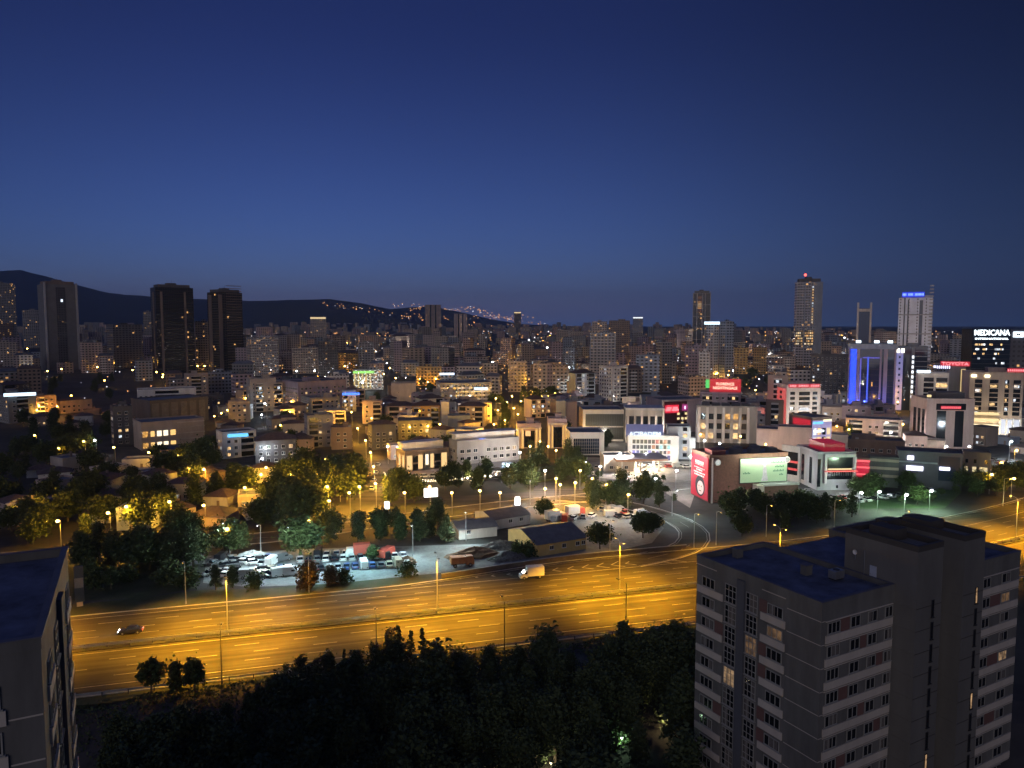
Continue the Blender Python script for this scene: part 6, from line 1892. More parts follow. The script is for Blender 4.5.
# lamps of the streets across the valley: (column, row of the glowing head, colour, power)
LAMPS = [(36, 435, 'o'), (85, 441, 'o'), (96, 440, 'w'), (60, 448, 'o'), (115, 447, 'o'), (150, 452, 'o'), (180, 455, 'o'), (31, 501, 'A'), (128, 501, 'A'), (171, 501, 'A'), (205, 500, 'o'), (110, 512, 'A'), (60, 520, 'A'), (229, 528, 'o'), (246, 487, 'A'),
         (190, 468, 'A'), (205, 463, 'A'), (281, 425, 'o'), (292, 401, 'o'), (326, 459, 'o'), (267, 467, 'o'), (300, 468, 'o'), (366, 440, 'A'), (371, 452, 'A'), (374, 466, 'A'), (358, 428, 'A'), (352, 412, 'A'), (372, 418, 'o'), (376, 483, 'A'), (340, 478, 'A'), (318, 474, 'A'), (292, 474, 'A'), (262, 474, 'A'), (328, 486, 'A'), (360, 486, 'A'), (302, 488, 'A'),
         (263, 458, 'w'), (266, 442, 'w'), (388, 446, 'w'), (398, 447, 'w'), (508, 465, 'w'), (336, 342, 'W'), (451, 350, 'W'), (577, 386, 'W'), (642, 343, 'w'), (727, 320, 'w'), (719, 443, 'W'), (846, 389, 'W'), (878, 491, 'G'),
         (500, 432, 'A'), (505, 420, 'A'), (498, 410, 'A'), (507, 402, 'A'), (494, 424, 'A'), (488, 436, 'A'), (512, 396, 'A'), (496, 398, 'A'), (420, 378, 'o'), (428, 382, 'o'), (436, 377, 'o'), (390, 368, 'o'), (384, 374, 'o'), (396, 378, 'o'), (521, 401, 'o'), (514, 408, 'o'), (524, 395, 'o'), (518, 414, 'o'),
         (548, 446, 'o'), (540, 441, 'o'), (530, 446, 'o'), (556, 450, 'o'), (548, 396, 'o'), (555, 393, 'o'), (573, 402, 'o'), (744, 362, 'A'), (760, 366, 'A'), (717, 373, 'O'), (728, 375, 'o'), (755, 390, 'o'), (770, 388, 'o'), (640, 352, 'O'), (636, 362, 'O'), (634, 372, 'O'), (638, 380, 'O'), (631, 366, 'O'),
         (852, 407, 'o'), (860, 408, 'o'), (836, 426, 'o'), (848, 429, 'o'), (895, 414, 'o'), (902, 424, 'o'), (905, 436, 'o'), (897, 402, 'o'), (765, 444, 'o'), (740, 436, 'o'), (700, 434, 'o'),
         (980, 452, 'o'), (1000, 462, 'o'), (1015, 450, 'o'), (852, 438, 'N'), (890, 432, 'N'), (945, 446, 'N'), (704, 440, 'N'), (668, 428, 'N'), (620, 452, 'N'), (545, 470, 'N'), (520, 452, 'N'), (906, 392, 'W'), (926, 396, 'W'), (990, 474, 'o'), (1012, 478, 'o'), (968, 446, 'w'), (1010, 441, 'W'),  # pale ones and the white tower's pair are added to brighten facades
         (17, 326, 'o'), (12, 330, 'o'), (22, 370, 'o'), (27, 372, 'w'), (14, 375, 'w'), (48, 371, 'o'), (62, 369, 'o'), (98, 354, 'o'), (102, 362, 'o'), (112, 363, 'o'), (98, 328, 'o'), (102, 344, 'o'), (143, 363, 'O'), (150, 354, 'o'), (133, 370, 'o'), (157, 372, 'o'), (163, 377, 'o'), (200, 360, 'o'), (205, 366, 'o'), (198, 366, 'o'), (40, 404, 'O'), (38, 410, 'o'), (58, 406, 'O'), (215, 416, 'o'), (222, 413, 'o'), (228, 410, 'o'), (233, 379, 'o'), (250, 390, 'o'), (246, 398, 'o'),
         (300, 362, 'o'), (312, 366, 'o'), (345, 366, 'o'), (283, 362, 'o'), (332, 414, 'O'), (326, 410, 'o'), (410, 424, 'o'), (428, 426, 'o'), (440, 424, 'o'), (455, 396, 'o'), (470, 396, 'w'), (448, 390, 'o'),
         (580, 470, 'o'), (592, 478, 'o'), (606, 484, 'o'), (545, 488, 'o'), (560, 484, 'o'), (575, 482, 'A'), (556, 478, 'A'), (600, 466, 'w'), (586, 462, 'w'), (690, 456, 'w'), (676, 470, 'w'), (655, 478, 'w'), (430, 486, 'o'), (452, 492, 'o'), (405, 492, 'o'), (350, 492, 'o'), (330, 500, 'o'), (480, 490, 'o'), (310, 520, 'o'), (500, 492, 'o'), (628, 494, 'o'), (930, 490, 'G'), (905, 494, 'G'), (860, 492, 'w')]
CO = {'N': ((1, .88, .8), 330, BULB_W, 8.5), 'A': (SODIUM, 520, BULB_O, 8.5), 'n': ((1, .84, .74), 150, BULB_W, 8), 'o': (SODIUM, 110, BULB_O, 7.5), 'O': ((1, .38, .05), 200, BULB_O, 7.5), 'w': (WHT, 80, BULB_W, 8), 'W': ((.75, .9, 1), 200, BULB_W, 9), 'G': ((.62, 1, .66), 200, BULB_W, 7)}
CNAME = {'N': 'added pale white', 'A': 'bright amber', 'n': 'soft white', 'o': 'orange', 'O': 'deep orange', 'w': 'white', 'W': 'bright white', 'G': 'greenish white'}
def ref2(px, py):
    big = [(57, 330, 'the pale slab tower'), (171, 330, 'the left dark tower'), (225, 330, 'the right dark tower'), (20, 395, 'the white sign office'), (170, 440, 'the arched shopfronts'), (160, 410, 'the dark hall'), (307, 362, 'the broad amber block'), (366, 380, 'the green lit building'),
           (370, 450, 'the orange avenue'), (426, 417, 'the orange bathed block'), (425, 465, 'the restaurant'), (482, 457, 'the long white building'), (463, 394, 'the long shop block'), (503, 415, 'the orange street right of centre'), (540, 380, 'the balcony pair'), (528, 436, 'the golden column halls'), (585, 446, 'the white portal building'),
           (650, 447, 'the blue-signed hospital'), (725, 386, 'the big red roof sign'), (725, 420, 'the broad stone block'), (702, 478, 'the red banner'), (759, 472, 'the green billboard'), (804, 405, 'the cream arched office'), (872, 375, 'the blue neon office'), (810, 431, 'the violet shop'), (940, 425, 'the grey-beige office'), (1000, 430, 'the gold lit tower base'),
           (930, 470, 'the dark blue showroom'), (840, 470, 'the grey showroom'), (638, 462, 'the petrol station'), (600, 500, 'the yard entrance'), (120, 510, 'the dark park trees'), (300, 520, 'the brown road'), (430, 500, 'the white lit screen'), (618, 355, 'the blue-grey tower'), (40, 445, 'the left orange street'), (545, 490, 'the dry lawn')]
    b = min(big, key=lambda r: hypot(r[0] - px, (r[1] - py) * 1.4))
    dx, dy = px - b[0], py - b[1]
    side = ('right of' if dx > 0 else 'left of') if abs(dx) > abs(dy) else ('below' if dy > 0 else 'above')
    return side + ' ' + b[2]
def spread(items, fmt):
    """labels for many alike: same words get an order from left to right"""
    groups = {}
    for o, px, key in items:
        groups.setdefault(key, []).append((px, o))
    for key, l in groups.items():
        l.sort(key=lambda q: q[0])
        for k, (px, o) in enumerate(l):
            s = fmt + key if not callable(fmt) else fmt(key)
            if len(l) == 2: s += ', ' + ('left one', 'right one')[k]
            elif len(l) > 2: s += ', ' + ORD[min(k, 8)]
            o['label'] = s
spread(HP, lambda k: k)
PROTO = {}
items = []
for px, py, c in LAMPS:
    col, w, bulb, h = CO[c]
    P = at_ground(px, py, h)
    base = Vector((P.x, P.y, ground(P.x, P.y)))
    for f in FOOT:                                    # not inside a building: come forward to its front
        k = 0
        while (base - f[5]).length < f[6] * .85 and k < 12 and f[4] > 20:
            base.y -= 3; base.x -= 3 * (px - 512) / FPX; k += 1
    base.z = ground(base.x, base.y)
    far = P.y > 520
    scale = 1.0 if not far else min(2.2, P.y / 520)
    if c not in PROTO:
        t = thing('street_lamp', '', 'street lamp', base, 0, 'street lamps across the valley')
        mb = MB(); mb.tube((0, 0, 0), (0, 0, h), .09, .06, 6); mb.build('pole', [METAL], t)
        mb = MB(); mb.tube((0, 0, h - .05), (0, -1.0, h + .12), .04, .04, 5); mb.build('arm', [METAL], t)
        mb = MB(); mb.ball((0, -1.1, h), .44, 0, 8, 5, .75); mb.build('lamp_globe', [bulb], t)
        PROTO[c] = t
    else:
        t = copy_tree(PROTO[c]); t.location = base
    key = ('lit', c, far)
    for ch in t.children:
        if ch.name.startswith('lamp_globe'): ch.scale = (1, 1, 1); gs = max(1, min(2.4, P.y / 480)); ch.scale = (gs, gs, gs); ch.location = (0, -1.1 + 1.1 * gs, h - h * gs)  # far globes enlarged, lamp glare put into their size
    l = lamp((0, -1.1, h - .4), col, w * (2.3 if far else 1.15) * ((.45 if py > 455 else .4) if px < 252 else 1), None, .3, None, 'lamp_light', t)
    items.append((t, px, CNAME[c] + ' street lamp ' + ref2(px, py)))
r_ = random.Random(77)  # extra lamps added at random in the gaps to brighten mid-city facades
got = 0
for k in range(4000):
    if got >= 108: break
    Y = 415 + 1500 * r_.random() ** 1.7; px = r_.uniform(240, 1020) if r_.random() < .85 else r_.uniform(0, 240)
    x = (px - 512) / FPX * Y
    base = Vector((x, Y, ground(x, Y)))
    if any((base - f[5]).length < f[6] * .9 for f in FOOT): continue
    if any((t.location - base).length < 16 for t, _, _ in items): continue
    c = r_.choice('onnnwW') if px > 240 else 'o'
    col, w, bulb, h = CO[c]
    if c not in PROTO:
        q = copy_tree(PROTO['w']); q.location = (0, 0, 0); PROTO[c] = q
        t = q
        for ch in list(t.children):
            if ch.type == 'LIGHT': bpy.data.objects.remove(ch)
    else:
        t = copy_tree(PROTO[c])
    t.location = base
    t.rotation_euler = (0, 0, r_.uniform(-1.5, 1.5))
    for ch in list(t.children):
        if ch.type == 'LIGHT': bpy.data.objects.remove(ch)
    for ch in t.children:
        if ch.name.startswith('lamp_globe'): gs = max(1, min(2.4, Y / 480)); ch.scale = (gs, gs, gs); ch.location = (0, -1.1 + 1.1 * gs, h - h * gs)  # globe grows with distance to stand in for glare
    lamp((0, -1.1, h - .4), col, w * (9.0 if Y > 1000 else 4.0 if Y > 650 else 2.2) * (.4 if px < 285 else 1), None, .3, None, 'lamp_light', t)
    items.append((t, px, CNAME[c] + ' street lamp ' + ref2(px, project(base)[1])))
    got += 1
spread(items, lambda k: k)

# lights scattered over the far hillside: beyond counting
mb = MB()
r_ = random.Random(8)
rowsL = [((316, 303), (420, 316), 34), ((388, 317), (535, 317), 46), ((410, 309), (480, 309), 44), ((390, 305), (430, 307), 14), ((480, 312), (520, 322), 34), ((420, 320), (520, 327), 36), ((520, 323), (640, 328), 22)]
for (xa, ya), (xb, yb_), n in rowsL:
    for k in range(n):
        t = r_.random(); px, py = xa + (xb - xa) * t + r_.uniform(-2, 2), ya + (yb_ - ya) * t + r_.uniform(-2.5, 2.5)
        p = at_y(px, py, 4700 + 600 * r_.random())
        mb.ball(p, r_.uniform(1.8, 3.3), 0 if r_.random() < .85 else 1, 6, 4)
o = mb.build('hillside_lights', [glow('far_sodium', (1, .45, .16), 1.8, 'NONE'), glow('far_white', (.9, .9, 1), 1.8, 'NONE')])
structure(o, 'stuff')
mb = MB()
hung = 0
for k in range(1500):
    Y = 470 + 2000 * r_.random() ** 1.3; px = r_.uniform(0, 1024) if r_.random() < .3 else r_.uniform(250, 1024)
    X = (px - 512) / FPX * Y
    p = Vector((X, Y, ground(X, Y) + r_.uniform(6, 16)))
    if project(p)[1] < 331: continue
    if any((Vector((p.x, p.y, f[5].z)) - f[5]).length < f[6] * .8 for f in FOOT if abs(f[4] - Y) < 40): continue
    tone = r_.choice([0, 0, 1])
    mb.ball(p, Y * r_.uniform(.00035, .0008), tone, 6, 4)
    if k % 8 == 0 and px > 240:  # strong point lights added at some of these to brighten the blocks around
        lamp((p.x, p.y - 1.2, p.z - .5), SODIUM if tone == 0 else (1, .86, .76), (420 if Y < 900 else 1000) * (.45 if tone == 0 else 1), None, .3)
o = mb.build('far_street_lights', [MATS['far_sodium'], MATS['far_white']])
structure(o, 'stuff')

# ------------------------------------------------------------------ trees
LEAF = {'green': leaves('leaves_green', (.03, .048, .016), (.07, .095, .032)), 'dark': leaves('leaves_dark', (.032, .05, .024), (.075, .10, .045)), 'brown': leaves('leaves_brown', (.06, .045, .02), (.10, .065, .03))}
BARK = paint('bark', (.085, .065, .05), .9, .3, 2)
def tree_mesh(seed, H, W, n, shape='broad', leaf=.5, mat='green', trunk=.28):
    """trunk and limbs; a crown of leaf sprays clustered about limb ends, with gaps between the clusters"""
    r = random.Random(seed)
    tk, cr = MB(), MB()
    top = H * (.55 if shape == 'broad' else .85)
    th = H * trunk
    bend_ = (r.uniform(-.04, .04) * H, r.uniform(-.04, .04) * H)
    tk.tube((0, 0, -.3), (bend_[0] * .5, bend_[1] * .5, th), H * .022 + .05, H * .016 + .03, 7)
    tk.tube((bend_[0] * .5, bend_[1] * .5, th), (bend_[0], bend_[1], top), H * .016 + .03, .04, 6)
    clumps = []
    nc = {'broad': 17, 'tall': 16, 'cone': 20, 'bush': 9}[shape]
    for k in range(nc):
        t = (k + .5) / nc
        a = k * 2.4 + r.uniform(-.5, .5)
        if shape == 'broad':
            z = H * (trunk + .1 + (.9 - trunk) * t * .92); rad = W / 2 * math.sqrt(max(.05, 1 - (2 * t - .85) ** 2)) * r.uniform(.45, 1.0); cs = W * r.uniform(.14, .24)
        elif shape == 'tall':
            z = H * (.16 + .80 * t); rad = W / 2 * (1.05 - t) ** .5 * r.uniform(.3, .9); cs = W * r.uniform(.18, .30)
        elif shape == 'cone':
            z = H * (.14 + .84 * t); rad = W / 2 * (1.02 - t) * r.uniform(.55, 1.1); cs = W * (.22 * (1 - t) + .08)
        else:
            z = H * (.15 + .75 * t); rad = W / 2 * r.uniform(.2, .9) * math.sqrt(max(.1, 1 - (2 * t - .7) ** 2)); cs = W * r.uniform(.2, .3)
        c = Vector((rad * cos(a) + bend_[0] * t, rad * sin(a) + bend_[1] * t, z))
        clumps.append((c, cs))
        zz = min(z * .82, top * .98)
        tk.tube((bend_[0] * zz / top, bend_[1] * zz / top, zz), tuple(c), H * .007 + .015, .015, 4, cap=False)
    per = n // nc
    for c, cs in clumps:
        for k in range(per):
            d = Vector((r.gauss(0, 1), r.gauss(0, 1), r.gauss(0, .8)))
            p = c + Vector((d.x, d.y, d.z)) * cs * .66
            s = leaf * r.uniform(.6, 1.3)
            u = Vector((r.gauss(0, 1), r.gauss(0, 1), r.gauss(0, .7))).normalized() * s
            v = u.orthogonal().normalized() * s * r.uniform(.4, .8)
            v.rotate(Matrix.Rotation(r.uniform(0, 6.3), 3, u.normalized()))
            cr.face([p - u, p - v * .8, p + u, p + v])
    return tk.mesh('trunk', [BARK]), cr.mesh('crown', [LEAF[mat]])
TP = {'broad': [tree_mesh(1, 9, 8.0, 2600), tree_mesh(2, 9, 7.2, 2600), tree_mesh(3, 9, 8.6, 2600)],
      'tall': [tree_mesh(4, 11, 5.2, 2600, 'tall'), tree_mesh(5, 11, 4.6, 2600, 'tall', .45)],
      'cone': [tree_mesh(6, 10, 4.2, 2200, 'cone', .42, 'dark')],
      'dark': [tree_mesh(7, 10, 6.2, 2800, 'broad', .36, 'dark', .2), tree_mesh(8, 10.8, 4.6, 2600, 'tall', .34, 'dark'), tree_mesh(9, 11, 4.2, 2400, 'tall', .32, 'dark', .22), tree_mesh(17, 10.5, 5.2, 2600, 'tall', .34, 'dark', .15)],
      'small': [tree_mesh(10, 4.2, 3.4, 1000, 'broad', .3), tree_mesh(11, 4.5, 3.0, 1000, 'tall', .3)],
      'bush': [tree_mesh(12, 2.4, 3.4, 700, 'bush', .3, 'green', .1)],
      'spire': [tree_mesh(21, 11, 2.9, 1100, 'tall', .3, 'dark', .1), tree_mesh(22, 11, 2.4, 900, 'cone', .28, 'dark', .1), tree_mesh(23, 10.5, 3.4, 1000, 'tall', .3, 'dark', .1)],
      'brown': [tree_mesh(13, 6.5, 5.0, 1800, 'tall', .4, 'brown')]}
TREES = []
def tree(kind, P, scale, label, group=None, cat='tree', name='tree'):
    tk, cr = R.choice(TP[kind])
    t = thing(name, label, cat, P, R.uniform(0, 6.28), group)
    s = scale
    t.scale = (s * R.uniform(.88, 1.15), s * R.uniform(.88, 1.15), s)
    link('trunk', tk, t); link('crown', cr, t)
    TREES.append((P.x, P.y))
    return t
# the dark grove below the highway
GROVE = 'dark trees of the grove below the highway'
spots = [('spire', 391, 628, 126.5, 1), ('spire', 409, 630, 126.2, 1), ('spire', 436, 640, 125, 1), ('spire', 343, 648, 125, 1), ('spire', 372, 640, 125, 1), ('spire', 547, 634, 125, 1), ('spire', 536, 640, 124, 1), ('spire', 612, 634, 126, 1), ('spire', 632, 632, 125, 1), ('spire', 670, 626, 125, 1), ('spire', 684, 628, 124, 1), ('spire', 318, 656, 123, 1), ('spire', 284, 664, 121, 1), ('tall', 400, 624, 126, 1.0), ('tall', 424, 627, 127, .9), ('dark', 352, 660, 123, 1.0), ('dark', 380, 652, 120, 1.0), ('dark', 440, 655, 122, .9), ('dark', 330, 655, 121, .85), ('dark', 300, 660, 118, .8), ('dark', 545, 632, 123, 1.0), ('dark', 520, 650, 124, .9), ('dark', 570, 655, 124, .85), ('dark', 490, 648, 126, .8),
         ('dark', 625, 626, 126, 1.05), ('dark', 650, 632, 124, 1.0), ('dark', 676, 622, 124, 1.05), ('dark', 610, 640, 120, .9), ('dark', 690, 640, 118, 1), ('dark', 460, 652, 122, .9), ('dark', 590, 668, 120, .8)]
def put_top(kind, px, py, y, sc_, **kw):
    p = at_y(px, py, y)
    h = {'spire': 11, 'tall': 11, 'dark': 10.2, 'cone': 10, 'broad': 9, 'brown': 6.5, 'small': 4.3, 'bush': 2.4}[kind]
    s = max(.5, min(1.9, (p.z - ground(p.x, p.y)) / h)) if sc_ is None else sc_
    gz = ground(p.x, p.y)
    return tree(kind, Vector((p.x, p.y, gz)), s, **kw)
for k, (kind, px, py, y, s) in enumerate(spots):
    lab = {13: 'tallest ragged dark tree against the highway, left of centre', 14: 'second ragged dark tree against the highway, just right of the tallest', 20: 'dark bushy tree against the highway right of centre', 24: 'round dark tree below the chevrons, left of the near tower', 26: 'dark tree touching the left edge of the near tower'}.get(k)
    put_top('spire' if kind == 'tall' else kind, px, py, y, None, label=lab or 'dark leafy tree in the unlit grove below the highway', group=None if lab else GROVE)
for lab, px, py in (('leftmost of three small trees silhouetted against the highway edge', 150, 657), ('middle one of three small trees silhouetted against the highway edge', 175, 662), ('rightmost of three small trees silhouetted against the highway edge', 194, 658)):
    t = put_top('small', px, py, 121.5, 1.35 if px != 175 else 1.15, label=lab)
    t.scale.x *= .72; t.scale.y *= .72
PROF = [(60, 716), (205, 704), (222, 690), (260, 674), (300, 661), (330, 652), (365, 646), (385, 634), (400, 624), (425, 628), (445, 655), (480, 652), (510, 648), (540, 634), (560, 648), (582, 662), (602, 642), (620, 630), (650, 640), (675, 622), (720, 626)]
def prof(px):
    for (a, ya), (b_, yb) in zip(PROF, PROF[1:]):
        if a <= px <= b_:
            return ya + (yb - ya) * (px - a) / (b_ - a)
    return 720
n = 0
backs = []
for k in range(3000):
    y = R.uniform(86, 126); px = R.uniform(78, 705)
    x = (px - 512) / FPX * y
    if any(hypot(x - a, y - b_) < 2.3 for a, b_ in TREES): continue
    if any(abs(px - q) < w and y < yy for q, w, yy in ((667, 15, 113), (622, 16, 110), (551, 14, 106), (500, 30, 101))): continue
    s = min(R.uniform(.65, 1.25), (at_y(px, prof(px) + R.uniform(2, 14), y).z - ground(x, y)) / 10.4)
    if s < .4: continue
    if y > 113 and n < 30:
        tree(R.choice(['dark', 'dark', 'dark', 'cone']), Vector((x, y, ground(x, y))), s, 'dark leafy tree in the unlit grove below the highway', GROVE); n += 1
    elif y <= 113 and len(backs) < 150:
        backs.append((x, y, s)); TREES.append((x, y))
mb = MB()
for x, y, s in backs:                                   # the unlit depths of the grove read as one mass
    tk, cr = R.choice(TP['dark'] + TP['cone'])
    a = R.uniform(0, 6.28); ca, sa = cos(a) * s, sin(a) * s
    for me in (tk, cr):
        k0 = len(mb.v)
        mb.v += [(x + v.co.x * ca - v.co.y * sa, y + v.co.x * sa + v.co.y * ca, ground(x, y) + v.co.z * s) for v in me.vertices]
        mb.f += [tuple(q + k0 for q in p.vertices) for p in me.polygons]
        mb.m += [0 if me is cr else 1] * len(me.polygons)
structure(mb.build('grove', [LEAF['dark'], BARK]), 'stuff')
mb = MB()                                                # weeds and brambles under and before the grove: nobody could count them
r_ = random.Random(55)
for k in range(26000):
    s = r_.uniform(-100, 75); t_ = -22.3 - 30 * r_.random() ** 1.3
    p = hw(s, t_)
    if p.y < 84: continue
    lump = noise.noise(Vector((p.x * .16, p.y * .16, 3))) + .25 * noise.noise(Vector((p.x * .9, p.y * .9, 1)))
    if lump < -.22: continue
    z = ground(p.x, p.y) + r_.random() * (.5 + 1.9 * max(0, lump)) * (.45 if t_ > -25 else 1)
    q = .16 + .2 * r_.random()
    u = Vector((r_.gauss(0, 1), r_.gauss(0, 1), r_.gauss(0, .8))).normalized() * q
    v = u.orthogonal().normalized() * q * .6
    v.rotate(Matrix.Rotation(r_.uniform(0, 6.3), 3, u.normalized()))
    c = Vector((p.x, p.y, z))
    mb.face([c - u, c - v, c + u, c + v])
structure(mb.build('undergrowth', [LEAF['dark']]), 'stuff')
# park and roadside trees beyond the highway: (column, base row, kind, scale, words)
def zone(n, x0, x1, y0, y1, kinds, label, smin=.7, smax=1.15, gap=5.5, group=None, avoid=True):
    got = 0
    for k in range(n * 14):
        if got >= n: break
        px, py = R.uniform(x0, x1), R.uniform(y0, y1)
        p = at_ground(px, py)
        if any(hypot(p.x - a, p.y - b_) < gap for a, b_ in TREES): continue
        if any((p - f[5]).length < f[6] * .8 + 1 for f in FOOT): continue
        if avoid and any(hypot(p.x - q.x, p.y - q.y) < w * .5 + 1.2 for q, w in ROADS): continue
        s, t_ = to_hw(p)
        if -22 < t_ < north_edge(s) + 1.5: continue
        tree(R.choice(kinds), p, R.uniform(smin, smax), label, group or label); got += 1
zone(28, 60, 250, 482, 560, ['broad', 'tall', 'dark', 'broad'], 'tree of the dark park left of the yard')
zone(9, -10, 62, 500, 545, ['dark', 'broad'], 'dark tree behind the left tower roof')
zone(18, 0, 215, 440, 485, ['broad', 'broad', 'dark'], 'tree along the orange street on the left', .8, 1.2)
zone(13, 78, 198, 561, 570, ['dark', 'broad'], 'dark tree between the orange frontage road and the left tower verge', .75, 1.0, 4)
zone(8, 82, 198, 574, 592, ['small', 'bush', 'bush'], 'dark shrub on the grass beside the left tower', .8, 1.6, 3.5)
zone(12, 20, 130, 418, 442, ['dark', 'broad'], 'dark tree on the unlit ground above the left street', .8, 1.2)
zone(10, 44, 130, 380, 402, ['dark'], 'dark tree on the bare slope under the pale slab tower', .7, 1.1, 9)
zone(14, 285, 365, 478, 508, ['broad'], 'yellow-lit tree left of the orange avenue foot', .9, 1.3)
zone(11, 256, 330, 500, 532, ['dark', 'broad'], 'dark tree between the park and the brown road', .9, 1.3)
zone(12, 300, 440, 528, 546, ['broad', 'tall', 'dark'], 'tree in the belt behind the parked car rows', .6, .85)
zone(7, 375, 415, 495, 508, ['broad', 'dark'], 'dark tree at the foot of the restaurant terrace', .8, 1.1)
zone(9, 440, 515, 478, 492, ['broad', 'tall', 'dark'], 'tree between the restaurant bulbs and the road', .6, .9)
zone(9, 512, 600, 478, 492, ['small', 'broad'], 'small yellow-lit tree on the dry lawn', .7, 1.1)
zone(8, 530, 580, 458, 478, ['broad', 'dark'], 'dark tree on the slope below the golden halls', .6, .9)
zone(10, 590, 660, 490, 512, ['broad', 'tall', 'dark'], 'tree between the petrol station and the car park', .7, 1.1)
zone(6, 640, 678, 480, 506, ['small'], 'slim tree in front of the red banner', .6, 1.0)
zone(16, 722, 862, 508, 528, ['broad', 'dark', 'broad'], 'round tree below the brick shopping centre', .55, .82, 4)
zone(14, 850, 958, 488, 505, ['small', 'small', 'broad'], 'green-lit tree round the lit car park on the right', .55, .85, 4)
zone(12, 940, 1030, 482, 497, ['dark', 'broad'], 'dark tree by the orange junction on the right', .7, 1)
zone(5, 985, 1030, 520, 560, ['dark'], 'dark tree below the orange junction at the right edge', .8, 1.1)
zone(6, 410, 450, 380, 392, ['broad'], 'orange-lit tree before the yellow-lit block', .7, 1.0, 6)
zone(6, 490, 508, 402, 436, ['broad', 'tall'], 'orange-lit tree in the street right of centre', .6, .9, 5, avoid=False)
zone(6, 520, 570, 396, 410, ['dark', 'broad'], 'dark tree below the balcony pair', .9, 1.3, 7)
zone(6, 735, 790, 376, 392, ['dark', 'broad'], 'dark tree left of the beige ribbon block, behind the red sign', .9, 1.3, 8)
zone(14, 260, 530, 402, 455, ['broad', 'tall', 'dark'], 'tree among the blocks left of centre', .7, 1.1, 6)
zone(10, 545, 900, 402, 450, ['broad', 'tall', 'dark'], 'tree among the blocks right of centre', .7, 1.1, 6)
for lab, px, py, kind, s in (('bright white-green lit tree at the left bend of the yard', 238, 555, 'broad', .85), ('large white-green lit tree at the right bend of the brown road', 300, 558, 'broad', 1.1), ('small bright green bush beside the red truck', 372, 562, 'small', 1.0), ('rust-brown tree on the far highway verge', 308, 590, 'brown', .95), ('smaller rust-brown tree right of the first one on the verge', 331, 586, 'brown', .7),
                             ('black bush clump in front of the wreck yard, left', 216, 590, 'dark', .55), ('black bush clump in front of the wreck yard, right', 233, 588, 'dark', .5), ('dark bush in front of the wreck yard near the rust-brown tree', 254, 588, 'bush', 1.3), ('dark bush pair in front of the cyan lit ground', 343, 583, 'bush', 1.2), ('dark bush right of the cyan lit ground', 407, 576, 'bush', 1.2),
                             ('dark conifer at the far yard gate', 446, 542, 'cone', .8), ('dark tree group at the end of the long shed, left', 600, 549, 'broad', .75), ('dark tree at the end of the long shed, right', 643, 538, 'broad', .8), ('dark bush by the long shed corner', 527, 556, 'bush', 1.4), ('small dark tree at the left end of the long shed', 516, 557, 'small', .9),
                             ('dark tree inside the car park near the ramp', 652, 533, 'broad', .6), ('orange lit tree right behind the near tower roof', 742, 537, 'broad', .7), ('second orange lit tree behind the near tower roof', 785, 530, 'small', 1.2),
                             ('green floodlit tree at the upper yard edge by the car park', 545, 517, 'broad', .6), ('green lit bush beside the garden lamp at the bottom', 624, 742, 'bush', 1.3), ('leafy shrub behind the bright garden lamp', 668, 716, 'small', .8)):
    tree(kind, at_ground(px, py), s, lab, None, 'bush' if kind == 'bush' else 'tree', 'bush' if kind == 'bush' else 'tree')

# ------------------------------------------------------------------ vehicles
def profile(pts, y0, y1, m=0, inset=0.0, zin=None):
    """side outline extruded across the width, upper points drawn in"""
    mb = MB(); n = len(pts); k = len(mb.v)
    for y, q in ((y0, 1), (y1, -1)):
        for x, z in pts:
            d = inset if (zin is not None and z > zin) else 0
            mb.v.append((x, y + q * d, z))
    mb.f.append(tuple(range(n - 1, -1, -1))); mb.m.append(m)
    mb.f.append(tuple(range(n, 2 * n))); mb.m.append(m)
    for i in range(n):
        j = (i + 1) % n
        mb.f.append((i, j, n + j, n + i)); mb.m.append(m)
    mb.f = [f[::-1] for f in mb.f]
    return mb
CARP = {c: paint('car_' + c, v, .3, .06, 1, spec=.6) for c, v in {'white': (.7, .7, .68), 'silver': (.38, .39, .4), 'black': (.015, .015, .018), 'grey': (.12, .125, .13), 'red': (.4, .04, .03), 'blue': (.04, .08, .22), 'beige': (.42, .36, .26), 'yellow': (.65, .42, .05)}.items()}
RUB = paint('tyre_rubber', (.02, .02, .02), .9, .1)
HEADL, TAILL = glass('headlamp_off', (.4, .4, .42), .2), paint('tail_off', (.25, .02, .02), .4, 0)
def wheels(t, xs, w, r):
    if ('wheel', r) not in WCACHE:
        mb = MB(); mb.tube((0, -.1, 0), (0, .1, 0), r, r, 14, 0); mb.tube((0, -.115, 0), (0, -.101, 0), r * .6, r * .6, 12, 1); mb.tube((0, .101, 0), (0, .115, 0), r * .6, r * .6, 12, 1)
        WCACHE[('wheel', r)] = mb.mesh('wheel', [RUB, METAL])
    for x in xs:
        for y in (-w, w): link('wheel', WCACHE[('wheel', r)], t, (x, y, r))
CARC = {}
